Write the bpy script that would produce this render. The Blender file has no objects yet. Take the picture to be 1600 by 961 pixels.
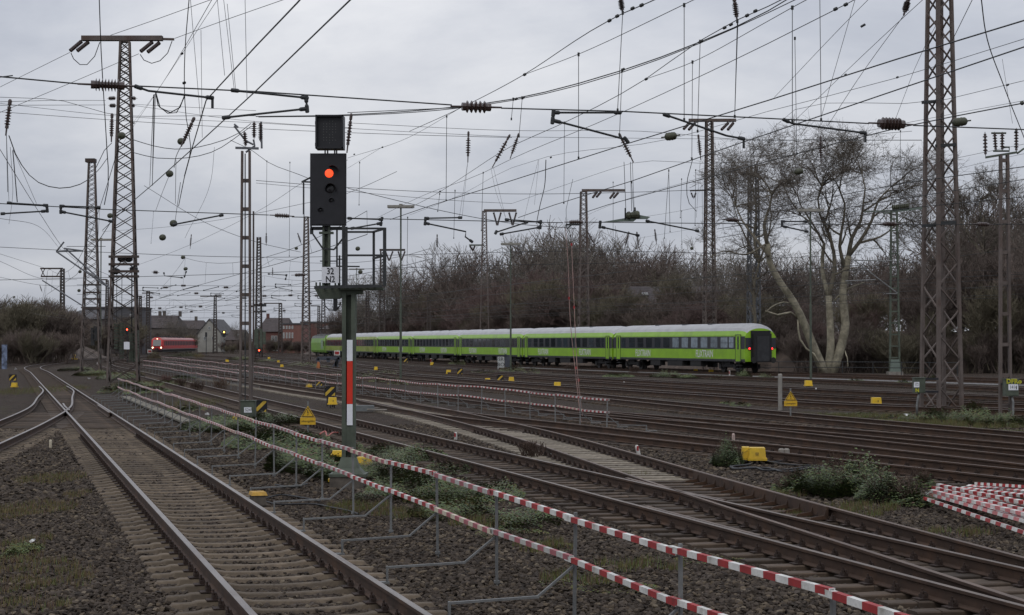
import bpy, math, random
import numpy as np
from mathutils import Vector, Matrix
R=math.radians
SC=bpy.context.scene
COL=SC.collection
rnd=random.Random(7)
# ---------------------------------------------------------------- camera
CAMZ=2.60; FPX=2790.0; PW,PH=1600.0,961.0; HOR=536.0
PITCH=math.atan((HOR-PH/2)/FPX)
cam_d=bpy.data.cameras.new('camera'); cam=bpy.data.objects.new('camera',cam_d); COL.objects.link(cam)
cam_d.sensor_width=36.0; cam_d.lens=36.0*FPX/PW; cam_d.clip_start=0.1; cam_d.clip_end=3000
cam.location=(0,0,CAMZ); cam.rotation_euler=(R(90)+PITCH,0,0)
SC.camera=cam
# ---------------------------------------------------------------- world: overcast sky
SUN_EL,SUN_AZ=48,200
w=bpy.data.worlds.new("World"); SC.world=w; w.use_nodes=True
nt=w.node_tree; N=nt.nodes; L=nt.links; N.clear()
def nd(nt,t,**k):
    n=nt.nodes.new(t)
    for a,b in k.items():
        if a=='ins':
            for i,v in b.items(): n.inputs[i].default_value=v
        else: setattr(n,a,b)
    return n
out=nd(nt,'ShaderNodeOutputWorld'); bg=nd(nt,'ShaderNodeBackground'); bg.inputs[1].default_value=0.1
sky=nd(nt,'ShaderNodeTexSky',sky_type='NISHITA',sun_disc=False,sun_elevation=R(SUN_EL),sun_rotation=R(SUN_AZ))
tc=nd(nt,'ShaderNodeTexCoord'); mp=nd(nt,'ShaderNodeMapping'); mp.inputs['Scale'].default_value=(1.0,1.0,2.6); mp.inputs['Rotation'].default_value=(0.1,0.35,0.4)
n1=nd(nt,'ShaderNodeTexNoise',ins={'Scale':2.0,'Detail':7,'Roughness':0.55,'Distortion':0.35})
n2=nd(nt,'ShaderNodeTexNoise',ins={'Scale':9.0,'Detail':6,'Roughness':0.6,'Distortion':0.3})
L.new(tc.outputs['Generated'],mp.inputs[0]); L.new(mp.outputs[0],n1.inputs['Vector']); L.new(mp.outputs[0],n2.inputs['Vector'])
mx=nd(nt,'ShaderNodeMixRGB'); mx.inputs[0].default_value=0.25; L.new(n1.outputs[0],mx.inputs[1]); L.new(n2.outputs[0],mx.inputs[2])
cr=nd(nt,'ShaderNodeValToRGB'); e=cr.color_ramp.elements
e[0].position=0.36; e[0].color=(3.75,4.05,4.8,1); e[1].position=0.66; e[1].color=(7.5,7.6,7.95,1)
m=cr.color_ramp.elements.new(0.50); m.color=(5.25,5.5,6.15,1)
L.new(mx.outputs[0],cr.inputs[0])
# overcast sky: brighter towards the zenith
sx=nd(nt,'ShaderNodeSeparateXYZ'); L.new(tc.outputs['Generated'],sx.inputs[0])
mm=nd(nt,'ShaderNodeMath',operation='MULTIPLY_ADD'); mm.inputs[1].default_value=1.15; mm.inputs[2].default_value=0.88; mm.use_clamp=False
mc=nd(nt,'ShaderNodeMath',operation='MAXIMUM'); mc.inputs[1].default_value=0.0
L.new(sx.outputs[2],mc.inputs[0]); L.new(mc.outputs[0],mm.inputs[0])
vm=nd(nt,'ShaderNodeVectorMath',operation='SCALE'); L.new(cr.outputs[0],vm.inputs[0]); L.new(mm.outputs[0],vm.inputs['Scale'])
mz=nd(nt,'ShaderNodeMixRGB'); mz.inputs[0].default_value=0.96; L.new(sky.outputs[0],mz.inputs[1]); L.new(vm.outputs[0],mz.inputs[2])
L.new(mz.outputs[0],bg.inputs[0]); L.new(bg.outputs[0],out.inputs[0])
sd=bpy.data.lights.new('sun','SUN'); sd.energy=0.6; sd.angle=R(25); sd.color=(1,0.96,0.9)
sun=bpy.data.objects.new('sun',sd); COL.objects.link(sun); sun.rotation_euler=(R(90-SUN_EL),0,R(180-SUN_AZ))
SC.view_settings.view_transform='Standard'; SC.view_settings.look='None'; SC.view_settings.exposure=0; SC.view_settings.gamma=1
# ---------------------------------------------------------------- picture <-> place
cp,sp=math.cos(PITCH),math.sin(PITCH)
def ray(px,py):
    a=(px-PW/2)/FPX; b=(PH/2-py)/FPX
    return Vector((a, cp-sp*b, sp+cp*b))
def AD(px,py,Y):
    d=ray(px,py); return Vector((0,0,CAMZ))+d*(Y/d.y)
def AZ(px,py,z):
    d=ray(px,py); return Vector((0,0,CAMZ))+d*((z-CAMZ)/d.z)
RZ=0.17
YS,XS=1.46,.942   # scale from the first survey of the yard to the final one
def OW(x,y): return (x*XS,y*YS)
# ---------------------------------------------------------------- materials
MATS={}
LM=[(20,60,'the top left corner'),(190,60,'the tallest tower top'),(190,160,'the tallest tower neck'),(190,300,'the tallest tower middle'),(140,270,'the slimmer tower top'),(110,400,'the slanting tube arms'),(20,200,'the left edge insulator'),(20,420,'the lower left sky'),(10,300,'the left picture edge'),(290,40,'the steep wires top'),(290,150,'the steep wires crossing'),(275,240,'the mossy round insulators'),(275,340,'the slanting lone arm'),(383,210,'the slender mast head'),(383,330,'the slender mast middle'),(515,200,'the signal head'),(480,300,'the left signal screen side'),(570,260,'the right signal screen side'),(590,360,'the service basket'),(626,325,'the lamp by the signal'),(745,167,'the middle big insulator'),(735,230,'the middle hanging insulator'),(790,240,'the slanting insulator pair'),(757,330,'the mast with V-hung insulators'),(820,130,'the forked wire junction'),(912,300,'the rod side crossarm mast'),(920,180,'the long registration arm'),(980,60,'the upper middle edge'),(985,240,'the arm insulator'),(988,335,'the green section arm'),(1100,60,'the right middle top edge'),(1110,190,'the rusty crossarm mast top'),(1110,300,'the crossarm mast middle'),(1150,30,'the upper edge insulator'),(1200,180,'the gap right of the crossarm mast'),(1240,60,'the sky left of the big tree'),(1248,268,'the oval insulator by the big tree'),(1285,220,'the big tree crown insulator'),(1340,20,'the top edge over the big tree'),(1390,195,'the right big insulator'),(1398,325,'the green mast head'),(1465,60,'the massive tower top'),(1465,200,'the massive tower oval insulator'),(1470,300,'the massive tower middle'),(1530,20,'the top right corner'),(1570,230,'the right edge mast head'),(1590,130,'the right edge above the mast'),(1590,280,'the right edge below the insulators')]
def lm(x,y): return min(LM,key=lambda a:(a[0]-x)**2+1.4*(a[1]-y)**2)[2]
def whereabouts(px):
    for x,t in ((60,'at the far left edge'),(130,'beside the curved tracks'),(240,'behind the two left towers'),(345,'around the red train'),(470,'before the brick buildings'),(560,'near the locomotive'),(650,'beside the signal post lamp'),(725,'behind the fourth coach'),(820,'behind the third coach'),(960,'behind the hanging rods'),(1100,'behind the last coach'),(1230,'left of the plane tree'),(1400,'behind the plane tree'),(1500,'behind the massive tower'),(3000,'behind the right edge mast')):
        if px<x: return t
def mat(name,col,rough=0.7,metal=0.0,var=0.25,scale=6.0,bump=0.0,bscale=None,dirt=None,dirt_amt=0.4,spec=0.4,rand=0.0,detail=4,emit=None,est=0):
    if name in MATS: return MATS[name]
    m=bpy.data.materials.new(name); m.use_nodes=True; t=m.node_tree; b=t.nodes['Principled BSDF']
    c=nd(t,'ShaderNodeTexCoord'); n=nd(t,'ShaderNodeTexNoise',ins={'Scale':scale,'Detail':detail,'Roughness':0.6})
    t.links.new(c.outputs['Object'],n.inputs['Vector'])
    r=nd(t,'ShaderNodeValToRGB'); e=r.color_ramp.elements
    e[0].position=0.3; e[1].position=0.7
    e[0].color=tuple(x*(1-var) for x in col)+(1,); e[1].color=tuple(min(1,x*(1+var)) for x in col)+(1,)
    t.links.new(n.outputs[0],r.inputs[0]); last=r.outputs[0]
    if dirt:
        n2=nd(t,'ShaderNodeTexNoise',ins={'Scale':scale*0.4,'Detail':6,'Roughness':0.7}); t.links.new(c.outputs['Object'],n2.inputs['Vector'])
        r2=nd(t,'ShaderNodeValToRGB'); r2.color_ramp.elements[0].position=0.5; r2.color_ramp.elements[1].position=0.66
        r2.color_ramp.elements[1].color=(dirt_amt,)*3+(1,)
        t.links.new(n2.outputs[0],r2.inputs[0])
        x=nd(t,'ShaderNodeMixRGB'); t.links.new(r2.outputs[0],x.inputs[0]); t.links.new(last,x.inputs[1]); x.inputs[2].default_value=dirt+(1,); last=x.outputs[0]
    if rand>0:
        oi=nd(t,'ShaderNodeObjectInfo'); mr=nd(t,'ShaderNodeMapRange'); mr.inputs[3].default_value=1-rand; mr.inputs[4].default_value=1+rand
        t.links.new(oi.outputs['Random'],mr.inputs[0])
        s=nd(t,'ShaderNodeVectorMath',operation='SCALE'); t.links.new(last,s.inputs[0]); t.links.new(mr.outputs[0],s.inputs['Scale']); last=s.outputs[0]
    t.links.new(last,b.inputs['Base Color'])
    b.inputs['Roughness'].default_value=rough; b.inputs['Metallic'].default_value=metal; b.inputs['Specular IOR Level'].default_value=spec
    if emit: b.inputs['Emission Color'].default_value=emit+(1,); b.inputs['Emission Strength'].default_value=est
    if bump>0:
        n3=nd(t,'ShaderNodeTexNoise',ins={'Scale':bscale or scale*3,'Detail':4}); t.links.new(c.outputs['Object'],n3.inputs['Vector'])
        bp=nd(t,'ShaderNodeBump'); bp.inputs['Strength'].default_value=bump; bp.inputs['Distance'].default_value=0.01
        t.links.new(n3.outputs[0],bp.inputs['Height']); t.links.new(bp.outputs[0],b.inputs['Normal'])
    MATS[name]=m; return m
rail_rust=mat('rail_rust',(.047,.026,.016),.8,0,.35,3,.3,dirt=(.085,.041,.019),dirt_amt=.6)
rail_head=mat('rail_head',(.24,.21,.19),.36,1,.2,1.2,dirt=(.12,.08,.06),dirt_amt=.6)
rail_head_dull=mat('rail_head_dull',(.165,.125,.098),.42,.85,.25,1.0,dirt=(.07,.04,.028),dirt_amt=.7)
rail_head_rust=mat('rail_head_rust',(.12,.078,.055),.5,.55,.3,1.0,dirt=(.05,.028,.02),dirt_amt=.6)
concrete_slp=mat('concrete_sleeper',(.120,.092,.064),.9,0,.3,5,.4,30,dirt=(.05,.036,.026),dirt_amt=.8,rand=.28)
pale_slp=mat('pale_sleeper',(.21,.18,.14),.9,0,.25,5,.4,30,dirt=(.11,.085,.062),dirt_amt=.6,rand=.2)
wood_slp=mat('wood_sleeper',(.064,.045,.031),.9,0,.4,4,.5,20,dirt=(.025,.019,.016),dirt_amt=.7,rand=.4)
clip_m=mat('fastening_iron',(.034,.021,.016),.8,.2,.4,20)
galv=mat('galvanised',(.18,.182,.178),.55,.4,.2,9,rand=.15)
galv_dark=mat('galvanised_dark',(.13,.135,.145),.6,.3,.25,9)
rusty=mat('rusty_lattice',(.118,.095,.084),.8,.1,.3,1.4,.2,dirt=(.075,.042,.03),dirt_amt=.7)
rusty_dark=mat('rusty_lattice_dark',(.06,.048,.042),.8,.1,.3,1.4,dirt=(.07,.038,.028),dirt_amt=.5)
grnsteel=mat('green_steel',(.078,.092,.068),.65,.1,.3,3,.1,dirt=(.04,.045,.038),dirt_amt=.6)
paleg=mat('pale_green_steel',(.13,.16,.135),.65,.1,.2,3)
darkst=mat('dark_steel',(.035,.037,.038),.6,.2,.3,5)
wire_m=mat('wire',(.028,.029,.028),.55,.3,.2,2)
wire_pale=mat('wire_pale',(.09,.092,.095),.5,.3,.2,2)
black_m=mat('signal_black',(.012,.012,.015),.45,0,.25,8)
white_m=mat('white_paint',(.58,.57,.54),.6,0,.15,11,dirt=(.25,.23,.19),dirt_amt=.75,rand=.08)
red_m=mat('red_paint',(.30,.026,.026),.6,0,.25,8,dirt=(.16,.03,.03),dirt_amt=.5)
red_f=mat('faded_red',(.46,.15,.15),.6,0,.2,8)
mauve_m=mat('washed_red',(.31,.10,.11),.6,0,.2,8)
cream_m=mat('cream_paint',(.52,.46,.35),.6,0,.15,8,dirt=(.3,.25,.17),dirt_amt=.6)
orange_red=mat('plate_red',(.58,.030,.012),.5,0,.08,4)
yellow_m=mat('yellow_plastic',(.66,.43,.025),.5,0,.15,5,dirt=(.35,.22,.04),dirt_amt=.5,rand=.12)
stripe_y=mat('stripe_yellow',(.50,.33,.04),.6,0,.15,8)
sign_y=mat('sign_yellow',(.60,.36,.02),.5,0,.1,8,dirt=(.4,.22,.02),dirt_amt=.4)
plate_w=mat('plate_white',(.70,.71,.74),.5,0,.06,8)
grey_m=mat('grey_plastic',(.2,.2,.2),.6,0,.15,8)
conc_m=mat('concrete',(.22,.20,.175),.9,0,.3,4,.3,25,dirt=(.12,.10,.08),dirt_amt=.6)
porc=mat('porcelain',(.055,.036,.031),.3,0,.2,8,spec=.6)
egg_m=mat('moss_insulator',(.055,.058,.036),.6,0,.4,14,.3)
cable_m=mat('cable_black',(.018,.018,.019),.5,0,.2,5)
rubber=mat('rubber',(.015,.015,.016),.8,0,.2,5)
# ---------------------------------------------------------------- mesh building
def tag(o,label=None,cat=None,group=None,kind=None):
    if label and len(label.split())>16: label=label.replace('the middle ','mid ').replace(' of the ',' ').replace('right ','').replace('the ','',1)
    if label and len(label.split())>16: label=label.replace('the ','',3)
    if label: o['label']=label
    if cat: o['category']=cat
    if group: o['group']=group
    if kind: o['kind']=kind
    return o
def empty(name,label,cat,loc=(0,0,0),rz=0,group=None):
    o=bpy.data.objects.new(name,None); COL.objects.link(o); o.location=loc; o.rotation_euler=(0,0,rz)
    o.empty_display_size=.1
    return tag(o,label,cat,group)
def link(name,me,parent=None,loc=None,rot=None):
    o=bpy.data.objects.new(name,me); COL.objects.link(o)
    if parent: o.parent=parent
    if loc is not None: o.location=loc
    if rot is not None: o.rotation_euler=rot
    return o
def mobj(name,V,F,mats,parent=None,mi=None,smooth=False):
    me=bpy.data.meshes.new(name); me.from_pydata(V,[],F)
    if not isinstance(mats,(list,tuple)): mats=[mats]
    for x in mats: me.materials.append(x)
    if mi is not None: me.polygons.foreach_set('material_index',mi)
    if smooth: me.polygons.foreach_set('use_smooth',[True]*len(F))
    me.update(); return link(name,me,parent)
def npmesh(name,V,F,mats,mi=None,smooth=False):
    """V (n,3) array, F (m,k) array"""
    me=bpy.data.meshes.new(name); nv=len(V); nf,k=F.shape
    me.vertices.add(nv); me.vertices.foreach_set('co',np.asarray(V,np.float32).ravel())
    me.loops.add(nf*k); me.loops.foreach_set('vertex_index',F.astype(np.int32).ravel())
    me.polygons.add(nf); me.polygons.foreach_set('loop_start',np.arange(0,nf*k,k,dtype=np.int32)); 
    if mi is not None: me.polygons.foreach_set('material_index',np.asarray(mi,np.int32))
    if smooth: me.polygons.foreach_set('use_smooth',np.ones(nf,bool))
    if not isinstance(mats,(list,tuple)): mats=[mats]
    for x in mats: me.materials.append(x)
    me.update(calc_edges=True); return me
def frame(d):
    d=d.normalized(); u=Vector((0,0,1)) if abs(d.z)<.98 else Vector((1,0,0))
    a=d.cross(u).normalized(); b=a.cross(d).normalized(); return d,a,b
class MB:
    def __init__(s): s.V=[]; s.F=[]; s.M=[]
    def add(s,V,F,m=0):
        o=len(s.V); s.V+= [tuple(v) for v in V]; s.F+=[tuple(i+o for i in f) for f in F]; s.M+=[m]*len(F); return s
    def box(s,c,d,rz=0,m=0,rot=None,taper=1.0):
        x,y,z=d[0]/2,d[1]/2,d[2]/2
        P=[Vector((a*x*(taper if k>0 else 1),b*y*(taper if k>0 else 1),k*z)) for k in(-1,1) for b in(-1,1) for a in(-1,1)]
        Rm=rot if rot is not None else Matrix.Rotation(rz,3,'Z')
        P=[Rm@p+Vector(c) for p in P]
        return s.add(P,[(0,2,3,1),(4,5,7,6),(0,1,5,4),(2,6,7,3),(0,4,6,2),(1,3,7,5)],m)
    def beam(s,p,q,w,h,m=0):
        p=Vector(p);q=Vector(q); d,a,b=frame(q-p)
        P=[p+a*(i*w/2)+b*(j*h/2) for i,j in((-1,-1),(1,-1),(1,1),(-1,1))]+[q+a*(i*w/2)+b*(j*h/2) for i,j in((-1,-1),(1,-1),(1,1),(-1,1))]
        return s.add(P,[(0,1,5,4),(1,2,6,5),(2,3,7,6),(3,0,4,7),(3,2,1,0),(4,5,6,7)],m)
    def tube(s,pts,r,n=6,m=0,caps=True,r2=None):
        pts=[Vector(p) for p in pts]; o=[]; K=len(pts)
        a0=None; V=[]
        for i,p in enumerate(pts):
            d=(pts[min(i+1,K-1)]-pts[max(i-1,0)]); d,a,b=frame(d)
            if a0 is not None:
                a=(a0-d*a0.dot(d)); a=a.normalized() if a.length>1e-6 else frame(d)[1]; b=a.cross(d)
            a0=a; rr=r if r2 is None else r+(r2-r)*i/(K-1)
            V+=[p+a*(rr*math.cos(t*2*math.pi/n))+b*(rr*math.sin(t*2*math.pi/n)) for t in range(n)]
        F=[(i*n+j,i*n+(j+1)%n,(i+1)*n+(j+1)%n,(i+1)*n+j) for i in range(K-1) for j in range(n)]
        if caps: F+=[tuple(range(n))[::-1],tuple((K-1)*n+j for j in range(n))]
        return s.add(V,F,m)
    def lathe(s,p,d,prof,n=10,m=0):
        """prof: list of (distance along d, radius)"""
        p=Vector(p); d,a,b=frame(Vector(d)); V=[];K=len(prof)
        for t,r in prof: V+=[p+d*t+a*(r*math.cos(j*2*math.pi/n))+b*(r*math.sin(j*2*math.pi/n)) for j in range(n)]
        F=[(i*n+j,i*n+(j+1)%n,(i+1)*n+(j+1)%n,(i+1)*n+j) for i in range(K-1) for j in range(n)]
        F+=[tuple(range(n))[::-1],tuple((K-1)*n+j for j in range(n))]
        return s.add(V,F,m)
    def prism(s,pts,ext,m=0):
        """polygon pts (list of Vector) extruded by vector ext"""
        pts=[Vector(p) for p in pts]; n=len(pts); e=Vector(ext)
        V=pts+[p+e for p in pts]
        return s.add(V,[tuple(range(n))[::-1],tuple(range(n,2*n))]+[(i,(i+1)%n,n+(i+1)%n,n+i) for i in range(n)],m)
    def mk(s,name,mats,parent=None,smooth=False):
        return mobj(name,s.V,s.F,mats,parent,s.M,smooth)
def catmull(P,step):
    P=[Vector(p) for p in P]; out=[]
    for i in range(len(P)-1):
        p0=P[max(i-1,0)] if i>0 else P[0]*2-P[1]; p1=P[i];p2=P[i+1]; p3=P[i+2] if i+2<len(P) else P[-1]*2-P[-2]
        n=max(1,int((p2-p1).length/step))
        l1=max((p1-p0).length,1e-3);l2=max((p2-p1).length,1e-3);l3=max((p3-p2).length,1e-3)
        m1=((p2-p1)/l2*l1+(p1-p0)/l1*l2)/(l1+l2)*l2; m2=((p3-p2)/l3*l2+(p2-p1)/l2*l3)/(l2+l3)*l2
        for k in range(n):
            t=k/n; out.append(p1*(2*t**3-3*t*t+1)+m1*(t**3-2*t*t+t)+p2*(-2*t**3+3*t*t)+m2*(t**3-t*t))
    out.append(P[-1]); return out
def resample(P,step):
    out=[P[0].copy()]; need=step
    for a,b in zip(P,P[1:]):
        l=(b-a).length; pos=0
        while l-pos>=need:
            pos+=need; out.append(a+(b-a)*(pos/l)); need=step
        need-=l-pos
    return out
def offset(P,d):
    out=[]
    for i,p in enumerate(P):
        t=(P[min(i+1,len(P)-1)]-P[max(i-1,0)]); t.z=0; t.normalize()
        out.append(p+Vector((t.y,-t.x,0))*d)
    return out
def extrude_profile(pts,prof,mb,mfun):
    """prof list of (side,up); mfun(i) material of strip i"""
    n=len(prof); V=[]
    for i,p in enumerate(pts):
        t=(pts[min(i+1,len(pts)-1)]-pts[max(i-1,0)]); t.z=0; t.normalize(); s=Vector((t.y,-t.x,0))
        V+=[p+s*a+Vector((0,0,b)) for a,b in prof]
    o=len(mb.V); mb.V+=[tuple(v) for v in V]
    for i in range(len(pts)-1):
        for j in range(n):
            k=(j+1)%n
            mb.F.append((o+i*n+j,o+i*n+k,o+(i+1)*n+k,o+(i+1)*n+j)); mb.M.append(mfun(j))
    mb.F.append(tuple(o+j for j in range(n))[::-1]); mb.M.append(1); mb.F.append(tuple(o+(len(pts)-1)*n+j for j in range(n))); mb.M.append(1)
TXT={}
def text_mesh(s,size,mt,ext=0.004,spacing=1.0,bold=0.0):
    k=(s,size,mt.name)
    if k in TXT: return TXT[k]
    c=bpy.data.curves.new('lettering','FONT'); c.body=s; c.size=size; c.extrude=ext; c.align_x='CENTER'; c.align_y='CENTER'; c.space_character=spacing; c.offset=bold; c.resolution_u=2
    o=bpy.data.objects.new('lettering',c); COL.objects.link(o)
    dg=bpy.context.evaluated_depsgraph_get(); me=bpy.data.meshes.new_from_object(o.evaluated_get(dg))
    bpy.data.objects.remove(o); me.materials.clear(); me.materials.append(mt); TXT[k]=me; return me
# ---------------------------------------------------------------- ground
def ground_material():
    m=bpy.data.materials.new('ballast_ground'); m.use_nodes=True; t=m.node_tree; b=t.nodes['Principled BSDF']
    c=nd(t,'ShaderNodeTexCoord')
    v=nd(t,'ShaderNodeTexVoronoi',ins={'Scale':17.0}); t.links.new(c.outputs['Object'],v.inputs['Vector'])
    r=nd(t,'ShaderNodeValToRGB'); E=r.color_ramp.elements; E[0].color=(.022,.016,.012,1); E[1].color=(.085,.064,.044,1)
    e=E.new(.5); e.color=(.042,.030,.021,1); e=E.new(.8); e.color=(.060,.045,.034,1)
    sp_=nd(t,'ShaderNodeSeparateColor'); t.links.new(v.outputs['Color'],sp_.inputs[0]); t.links.new(sp_.outputs[0],r.inputs[0])
    # brown rust dust and dark soil patches
    n=nd(t,'ShaderNodeTexNoise',ins={'Scale':.22,'Detail':8,'Roughness':.62}); t.links.new(c.outputs['Object'],n.inputs['Vector'])
    r2=nd(t,'ShaderNodeValToRGB'); r2.color_ramp.elements[0].position=.42; r2.color_ramp.elements[1].position=.62; r2.color_ramp.elements[1].color=(.7,.7,.7,1)
    t.links.new(n.outputs[0],r2.inputs[0])
    x=nd(t,'ShaderNodeMixRGB'); t.links.new(r2.outputs[0],x.inputs[0]); t.links.new(r.outputs[0],x.inputs[1]); x.inputs[2].default_value=(.044,.028,.020,1)
    # moss
    n3=nd(t,'ShaderNodeTexNoise',ins={'Scale':.35,'Detail':9,'Roughness':.7}); mp=nd(t,'ShaderNodeMapping'); mp.inputs['Location'].default_value=(31,7,3)
    t.links.new(c.outputs['Object'],mp.inputs[0]); t.links.new(mp.outputs[0],n3.inputs['Vector'])
    r3=nd(t,'ShaderNodeValToRGB'); r3.color_ramp.elements[0].position=.57; r3.color_ramp.elements[1].position=.68; r3.color_ramp.elements[1].color=(.75,.75,.75,1)
    t.links.new(n3.outputs[0],r3.inputs[0])
    y=nd(t,'ShaderNodeMixRGB'); t.links.new(r3.outputs[0],y.inputs[0]); t.links.new(x.outputs[0],y.inputs[1]); y.inputs[2].default_value=(.052,.050,.018,1)
    n5=nd(t,'ShaderNodeTexNoise',ins={'Scale':2.2,'Detail':9,'Roughness':.8}); t.links.new(c.outputs['Object'],n5.inputs['Vector'])
    m5_=nd(t,'ShaderNodeMapRange'); m5_.inputs[1].default_value=.32; m5_.inputs[2].default_value=.68; m5_.inputs[3].default_value=.45; m5_.inputs[4].default_value=1.6; t.links.new(n5.outputs[0],m5_.inputs[0])
    s5=nd(t,'ShaderNodeVectorMath',operation='SCALE'); t.links.new(y.outputs[0],s5.inputs[0]); t.links.new(m5_.outputs[0],s5.inputs['Scale'])
    t.links.new(s5.outputs[0],b.inputs['Base Color']); b.inputs['Roughness'].default_value=.95; b.inputs['Specular IOR Level'].default_value=.2
    v2=nd(t,'ShaderNodeTexVoronoi',ins={'Scale':17.0},feature='DISTANCE_TO_EDGE'); t.links.new(c.outputs['Object'],v2.inputs['Vector'])
    mr=nd(t,'ShaderNodeMapRange'); mr.inputs[2].default_value=.25; t.links.new(v2.outputs[0],mr.inputs[0])
    bp=nd(t,'ShaderNodeBump',ins={'Strength':.9,'Distance':.03}); t.links.new(mr.outputs[0],bp.inputs['Height']); t.links.new(bp.outputs[0],b.inputs['Normal'])
    return m
gm=ground_material()
def ground():
    xs=np.concatenate([np.linspace(-900,-90,10),np.linspace(-80,60,141),np.linspace(70,900,10)])
    ys=np.concatenate([np.linspace(-60,0,7),np.linspace(1,120,120),np.linspace(130,1400,24)])
    X,Y=np.meshgrid(xs,ys); rs=np.random.RandomState(3)
    Z=-.075+.012*np.sin(X*1.3+Y*.7)*np.sin(Y*.9-X*.4)+rs.uniform(-.008,.008,X.shape)
    V=np.stack([X,Y,Z],-1).reshape(-1,3); nx=len(xs); ny=len(ys)
    i=np.arange(ny-1)[:,None]*nx+np.arange(nx-1)[None]; i=i.ravel()
    F=np.stack([i,i+1,i+nx+1,i+nx],1)
    o=link('ground',npmesh('ground',V,F,gm,smooth=True)); tag(o,kind='structure'); return o
ground()
# ---------------------------------------------------------------- railway tracks
RAILP=[(-.036,.17),(-.036,.138),(-.0085,.122),(-.0085,.03),(-.07,.012),(-.07,0),(.07,0),(.07,.012),(.0085,.03),(.0085,.122),(.036,.138),(.036,.17),(.022,.1725),(-.022,.1725)]
def rail_m(j): return 0 if j in (11,12,13) else 1
def V2(l,z=0): return [Vector((a,b,z)) for a,b in l]
def make_rail(pts,head,parent,name='rail'):
    mb=MB(); extrude_profile(pts,RAILP,mb,rail_m); return mb.mk(name,[head,rail_rust],parent)
def concrete_sleeper_mesh():
    # long concrete sleeper: low waist, raised seats under the rails, sloped flanks
    xs=[-1.3,-1.27,-1.08,-1.02,-.55,-.45,0,.45,.55,1.02,1.08,1.27,1.3]
    hs=[-.055,-.022,-.018,.0,.0,-.02,-.032,-.02,.0,.0,-.018,-.022,-.055]
    V=[];F=[]
    for x,h in zip(xs,hs):
        wt=.065 if h<-.01 else .08; e=.12
        V+=[(x,-e,-.12),(x,-wt,h-.01),(x,-wt+.018,h),(x,wt-.018,h),(x,wt,h-.01),(x,e,-.12)]
    for i in range(len(xs)-1):
        for j in range(5): F.append((i*6+j,i*6+j+1,i*6+6+j+1,i*6+6+j))
    F+=[(5,4,3,2,1,0),tuple(range((len(xs)-1)*6,len(xs)*6))]
    me=bpy.data.meshes.new('sleeper'); me.from_pydata(V,[],F); return me
def wood_sleeper_mesh(seed,l=1.3):
    r=random.Random(seed); V=[];F=[]; xs=[-l,-.8,-.3,.3,.8,l]
    for x in xs:
        j=r.uniform(-.012,.012); wt=.115+r.uniform(-.01,.008); zt=r.uniform(-.014,-.002)
        V+=[(x,-wt+j,-.12),(x,-wt+j,zt-.012),(x,-wt+.015+j,zt),(x,wt-.015+j,zt),(x,wt+j,zt-.012),(x,wt+j,-.12)]
    for i in range(len(xs)-1):
        for j in range(5): F.append((i*6+j,i*6+j+1,i*6+6+j+1,i*6+6+j))
    F+=[(5,4,3,2,1,0),tuple(range((len(xs)-1)*6,len(xs)*6))]
    me=bpy.data.meshes.new('sleeper'); me.from_pydata(V,[],F); return me
SM={'concrete':[concrete_sleeper_mesh()],'pale':[wood_sleeper_mesh(i+20) for i in range(4)],'wood':[wood_sleeper_mesh(i) for i in range(5)]}
for k,mm_ in (('concrete',concrete_slp),('pale',pale_slp),('wood',wood_slp)):
    for me in SM[k]: me.materials.append(mm_)
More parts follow.
